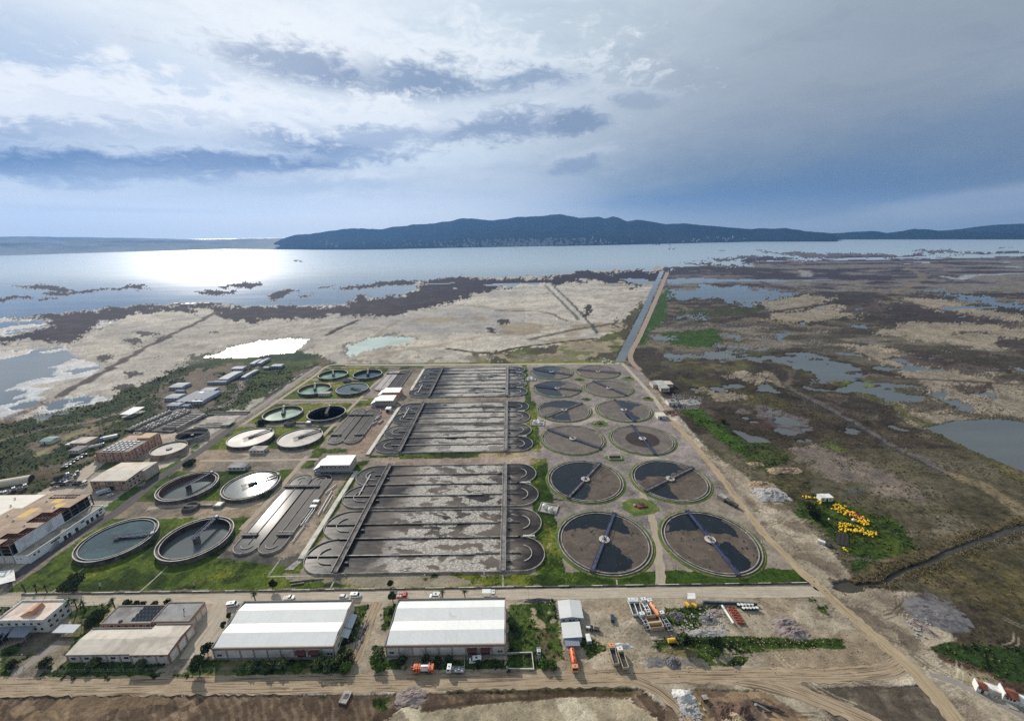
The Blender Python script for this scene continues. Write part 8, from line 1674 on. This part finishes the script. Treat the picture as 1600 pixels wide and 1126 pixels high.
def palm(label, p, h, seed, group=None):
    rnd = random.Random(seed); x, y = A(*p); t_ = thing('palm_tree', label, 'palm', (x, y, 0), rnd.uniform(0, 6), group); mb = MB(); mb.tube((0, 0, -.1), (.15, .1, h), .28, 8, .2); mb.build('trunk', BARK, t_); mb = MB()
    for i in range(26):
        a = rnd.uniform(0, 6.28); e = rnd.uniform(-.3, 1.3); L = rnd.uniform(1.7, 2.5); prev = Vector((.15, .1, h)); d = Vector((math.cos(a) * math.cos(e), math.sin(a) * math.cos(e), math.sin(e))); sd_ = Vector((-math.sin(a), math.cos(a), 0))
        for q in range(4):
            nx2 = prev + d * L / 4; w0, w1 = .34 * (1 - q / 5), .34 * (1 - (q + 1) / 5); mb.add([prev - sd_ * w0, nx2 - sd_ * w1, nx2 + sd_ * w1, prev + sd_ * w0], [(0, 1, 2, 3)]); prev = nx2; d = (d + Vector((0, 0, -.32))).normalized()
    mb.build('fronds', LF[3], t_); return t_
tree('tall dark tree beside the first hall corner, its shadow on the dirt road', (312, 1047), 9, 5.0, LF[0], 1, .15, 900); tree('smaller dark tree behind the tall one at the first hall', (325, 1020), 5.5, 4.5, LF[0], 2, .2, 600); tree('wide dark tree on the lawn below the first round tank', (121, 916), 8.0, 8.5, LF[0], 3, .2, 1000); tree('low dark tree left of the wide one on the lawn', (106, 920), 4.5, 6, LF[0], 4, .2, 600)
tree('dark tree at the lawn edge behind the first hall', (427, 922), 7.0, 4.2, LF[0], 5, .2, 700); tree('dark tree right of the yellow tank', (1068, 1010), 6.5, 6.0, LF[0], 6, .2, 900); tree('dark tree in the green strip right of the one by the yellow tank', (1117, 1013), 6.0, 5.0, LF[0], 7, .2, 800); tree('dark tree at the corner behind the second hall', (614, 940), 7, 3.8, LF[0], 8, .2, 700); tree('small dark tree on the lawn verge above the second hall', (610, 916), 4, 3.2, LF[0], 9, .2, 400)
tree('dark bush tree between road and brim full tanks', (408, 664), 4.5, 9, LF[0], 10, .15, 500); tree('dark bush tree beside the asphalt road', (296, 727), 3.6, 8, LF[0], 11, .15, 500); tree('thin dark tree beside the second hall lane', (612, 962), 4.5, 3.2, LF[0], 12, .2, 500)
for i, (p, h, w, k, de) in enumerate((((393, 1046), 3.6, 4.0, 1, 'pale olive bush before the first hall, leftmost'), ((421, 1044), 4, 4.4, 1, 'pale olive bush before the first hall, second'), ((442, 1040), 4.6, 4.6, 1, 'pale olive bush beside the first hall entrance'), ((500, 1040), 4.6, 5.5, 1, 'large olive bush right of the first hall entrance'), ((515, 1043), 4.4, 5.2, 1, 'large olive bush second right of the hall entrance'), ((530, 1038), 4.8, 5.6, 1, 'large olive bush at the hall corner hedge'), ((545, 1030), 4.6, 5, 1, 'large olive bush at the lane end of the hedge'), ((540, 1046), 3.6, 4.5, 2, 'green bush in front of the olive hedge'), ((588, 1036), 4.4, 4.6, 2, 'green bush left of the second hall'), ((595, 1046), 3.4, 4.0, 2, 'low green bush left of the orange vacuum truck'), ((630, 1034), 3.8, 3.2, 0, 'dark bush in the shade of the second hall, leftmost'), ((666, 1033), 4.2, 3.2, 0, 'dark bush in the shade above the vacuum truck'), ((684, 1034), 3.4, 3.0, 0, 'dark bush in the shade above the flatbed'), ((701, 1034), 3.6, 3.2, 0, 'dark bush in the shade right of the flatbed'), ((199, 946), 3.6, 3.6, 0, 'round dark bush behind the solar store, leftmost'), ((213, 947), 3.0, 3.4, 0, 'round dark bush behind the solar store, second'), ((224, 947), 3.0, 3.4, 0, 'round dark bush behind the solar store, third'), ((243, 946), 2.8, 3, 0, 'round dark bush behind the seam of the stores'), ((262, 945), 3.2, 3.8, 0, 'round dark bush behind the taller store'), ((71, 1040), 3.2, 4.4, 1, 'brown bush beside the left drive'), ((147, 1040), 3.4, 4.6, 1, 'pale bush before the low hall, left'), ((224, 1040), 3.2, 4.4, 1, 'grey bush before the low hall, right'), ((152, 966), 4.2, 6, 0, 'dense dark bush behind the low hall corner'), ((143, 975), 3.6, 5, 0, 'dark bush between carport and pink store'), ((3, 1005), 4.2, 5, 0, 'dark bush at the left edge below the canopies'), ((20, 1040), 2.8, 4, 1, 'dry bush near the left edge'), ((358, 965), 3.2, 2.2, 0, 'upper dark bush along the first hall side'), ((350, 980), 3.2, 2.4, 0, 'lower dark bush along the first hall side'), ((850, 1040), 2.6, 4.4, 2, 'green bush beside the wheel loader'), ((862, 1042), 2.4, 3.8, 2, 'low green bush right of the wheel loader'), ((748, 1040), 2.4, 3, 0, 'dark shrub in the flower bed, left'), ((775, 1038), 2.6, 3.2, 0, 'dark shrub in the flower bed, right'), ((1130, 660), 2.5, 5, 2, 'green shrub on the edge strip'), ((1266, 795), 4, 9, 1, 'tan reed bush at the near edge of the buoy field'), ((1271, 808), 3.6, 8, 0, 'dark bush below the tan one at the buoy field'))): tree(de, p, h, w, LF[k], 100 + i, .12, 420, 'bush', 'bush', 5)
for i, (p, h, de) in enumerate((((112, 955), 6.5, 'tall palm beside the white office'), ((121, 953), 6.0, 'palm second from the white office'), ((133, 952), 4.5, 'thin palm in the garden right of the office palms'), ((163, 958), 4.2, 'palm at the corner of the solar store'), ((180, 950), 4.2, 'palm behind the solar store by the service road'), ((40, 925), 3.8, 'small lawn palm, leftmost of three'), ((57, 925), 3.6, 'small lawn palm, middle of three'), ((74, 925), 3.8, 'small lawn palm, rightmost of three'), ((399, 938), 4.2, 'palm behind the left end of the first hall'), ((692, 935), 4.2, 'palm behind the second hall, left'), ((727, 935), 4.2, 'palm behind the second hall, right'), ((107, 958), 5.2, 'short palm tucked against the office'))): palm(de, p, h, 200 + i, 'palms round the halls')
# ================================================================ scrub, grass clumps, reeds, rubble: uncountable cover
rs = np.random.RandomState(5); LFS = [leafmat('scrub_leaf', lin((70, 92, 32)), lin((104, 118, 50))), leafmat('scrub_dark', lin((46, 58, 30)), lin((70, 78, 42)))]
def scatter(maskw, n, ymax, ymin=60):
    ok = np.nonzero((maskw > .05) & (Y < ymax) & (Y > ymin) & (np.abs(px - 800) < 900) & (Zg > -.6))[0]; wgt = maskw[ok] * (cell[ok] * cellx[ok]); return ok[np.searchsorted(np.cumsum(wgt) / wgt.sum(), rs.rand(n))]
def clumps(name, idxs, smin, smax, hk, mtl, nleaf=9, spread=1.0):
    V = []; F = []
    for k in idxs:
        s = rs.uniform(smin, smax) ; cx, cy, cz = X[k] + rs.uniform(-1, 1), Y[k] + rs.uniform(-1, 1), Zg[k]
        for q in range(nleaf):
            a = rs.uniform(0, 6.283); r = s * rs.uniform(0, .8) * spread; c = np.array([cx + r * math.cos(a), cy + r * math.sin(a), cz + s * hk * rs.uniform(.1, .9) * (1 - .5 * r / s)]); b1 = rs.normal(size=3); b1 /= np.linalg.norm(b1); b2 = np.cross(b1, rs.normal(size=3)); b2 /= np.linalg.norm(b2); e = s * rs.uniform(.25, .5); o = len(V)
            V += [c - b1 * e - b2 * e * .7, c + b1 * e - b2 * e * .6, c + b1 * e * .8 + b2 * e * .8, c - b1 * e * .9 + b2 * e * .6]; F.append((o, o + 1, o + 2, o + 3))
    me = bpy.data.meshes.new(name); me.from_pydata([tuple(v) for v in V], [], F); me.materials.append(mtl); o = bpy.data.objects.new(name, me); COL.objects.link(o); return kind(o, 'stuff')
clumps('scrub', scatter(np.where(veg >= .65, veg, 0) * (n3 + .6 > 0), 4200, 560), .3, .9, .8, LFS[0]); clumps('dark_scrub', scatter(np.where(veg >= .65, 1.0, 0) * (n3 + n4 * .5 < -.2), 1500, 560), .4, 1.3, .9, LFS[1])
dstr = dist_line(X, Y, [at(*p) for p in stp]); reedm = ((dstr > 1.8) & (dstr < 5.2 + n3 * 1.5) & (X > 160)).astype(float)
clumps('reeds', scatter(reedm * (n3 + n4 > -.1), 3000, 400), .2, .6, 2.0, leafmat('reed_leaf', lin((92, 84, 58)), lin((130, 116, 84))), 6); clumps('dry_scrub', scatter(((px > 1150) & (py > 600) & (veg < .4) & (n3 > .05) & (water < .5) & ~leftm & ~bare_m).astype(float), 5000, 520), .3, .9, .5, leafmat('dry_leaf', lin((84, 70, 54)), lin((118, 104, 72))), 7)
def rubble(name, polys, n, smin, smax, mtl):
    m_ = np.zeros(len(X)); 
    for q in polys: m_[inpoly(px, py, q)] = 1
    mb = MB()
    for k in scatter(m_, n, 700):
        s = rs.uniform(smin, smax); mb.box((X[k] + rs.uniform(-.5, .5), Y[k] + rs.uniform(-.5, .5), -.05), (s * rs.uniform(.6, 1.5), s, s * rs.uniform(.3, .8)), rs.uniform(0, 3))
    return kind(mb.build(name, mtl), 'stuff')
rubble('rubble', [[(1090, 950), (1130, 945), (1140, 985), (1090, 995), (1050, 985)], [(1060, 1095), (1100, 1095), (1100, 1126), (1060, 1126)], [(1410, 955), (1450, 960), (1460, 995), (1430, 1000)], [(1050, 615), (1100, 620), (1090, 640), (1050, 640)]], 900, .25, .8, H_PALE); rubble('stones', [[(1000, 578), (1290, 918), (1380, 1010), (1420, 1048), (1100, 1060), (880, 1050), (880, 945), (1290, 930), (1060, 650)], [(560, 948), (575, 950), (560, 1000), (550, 1020)], [(800, 935), (868, 938), (868, 944), (795, 944)]], 1500, .12, .45, H_TAN)
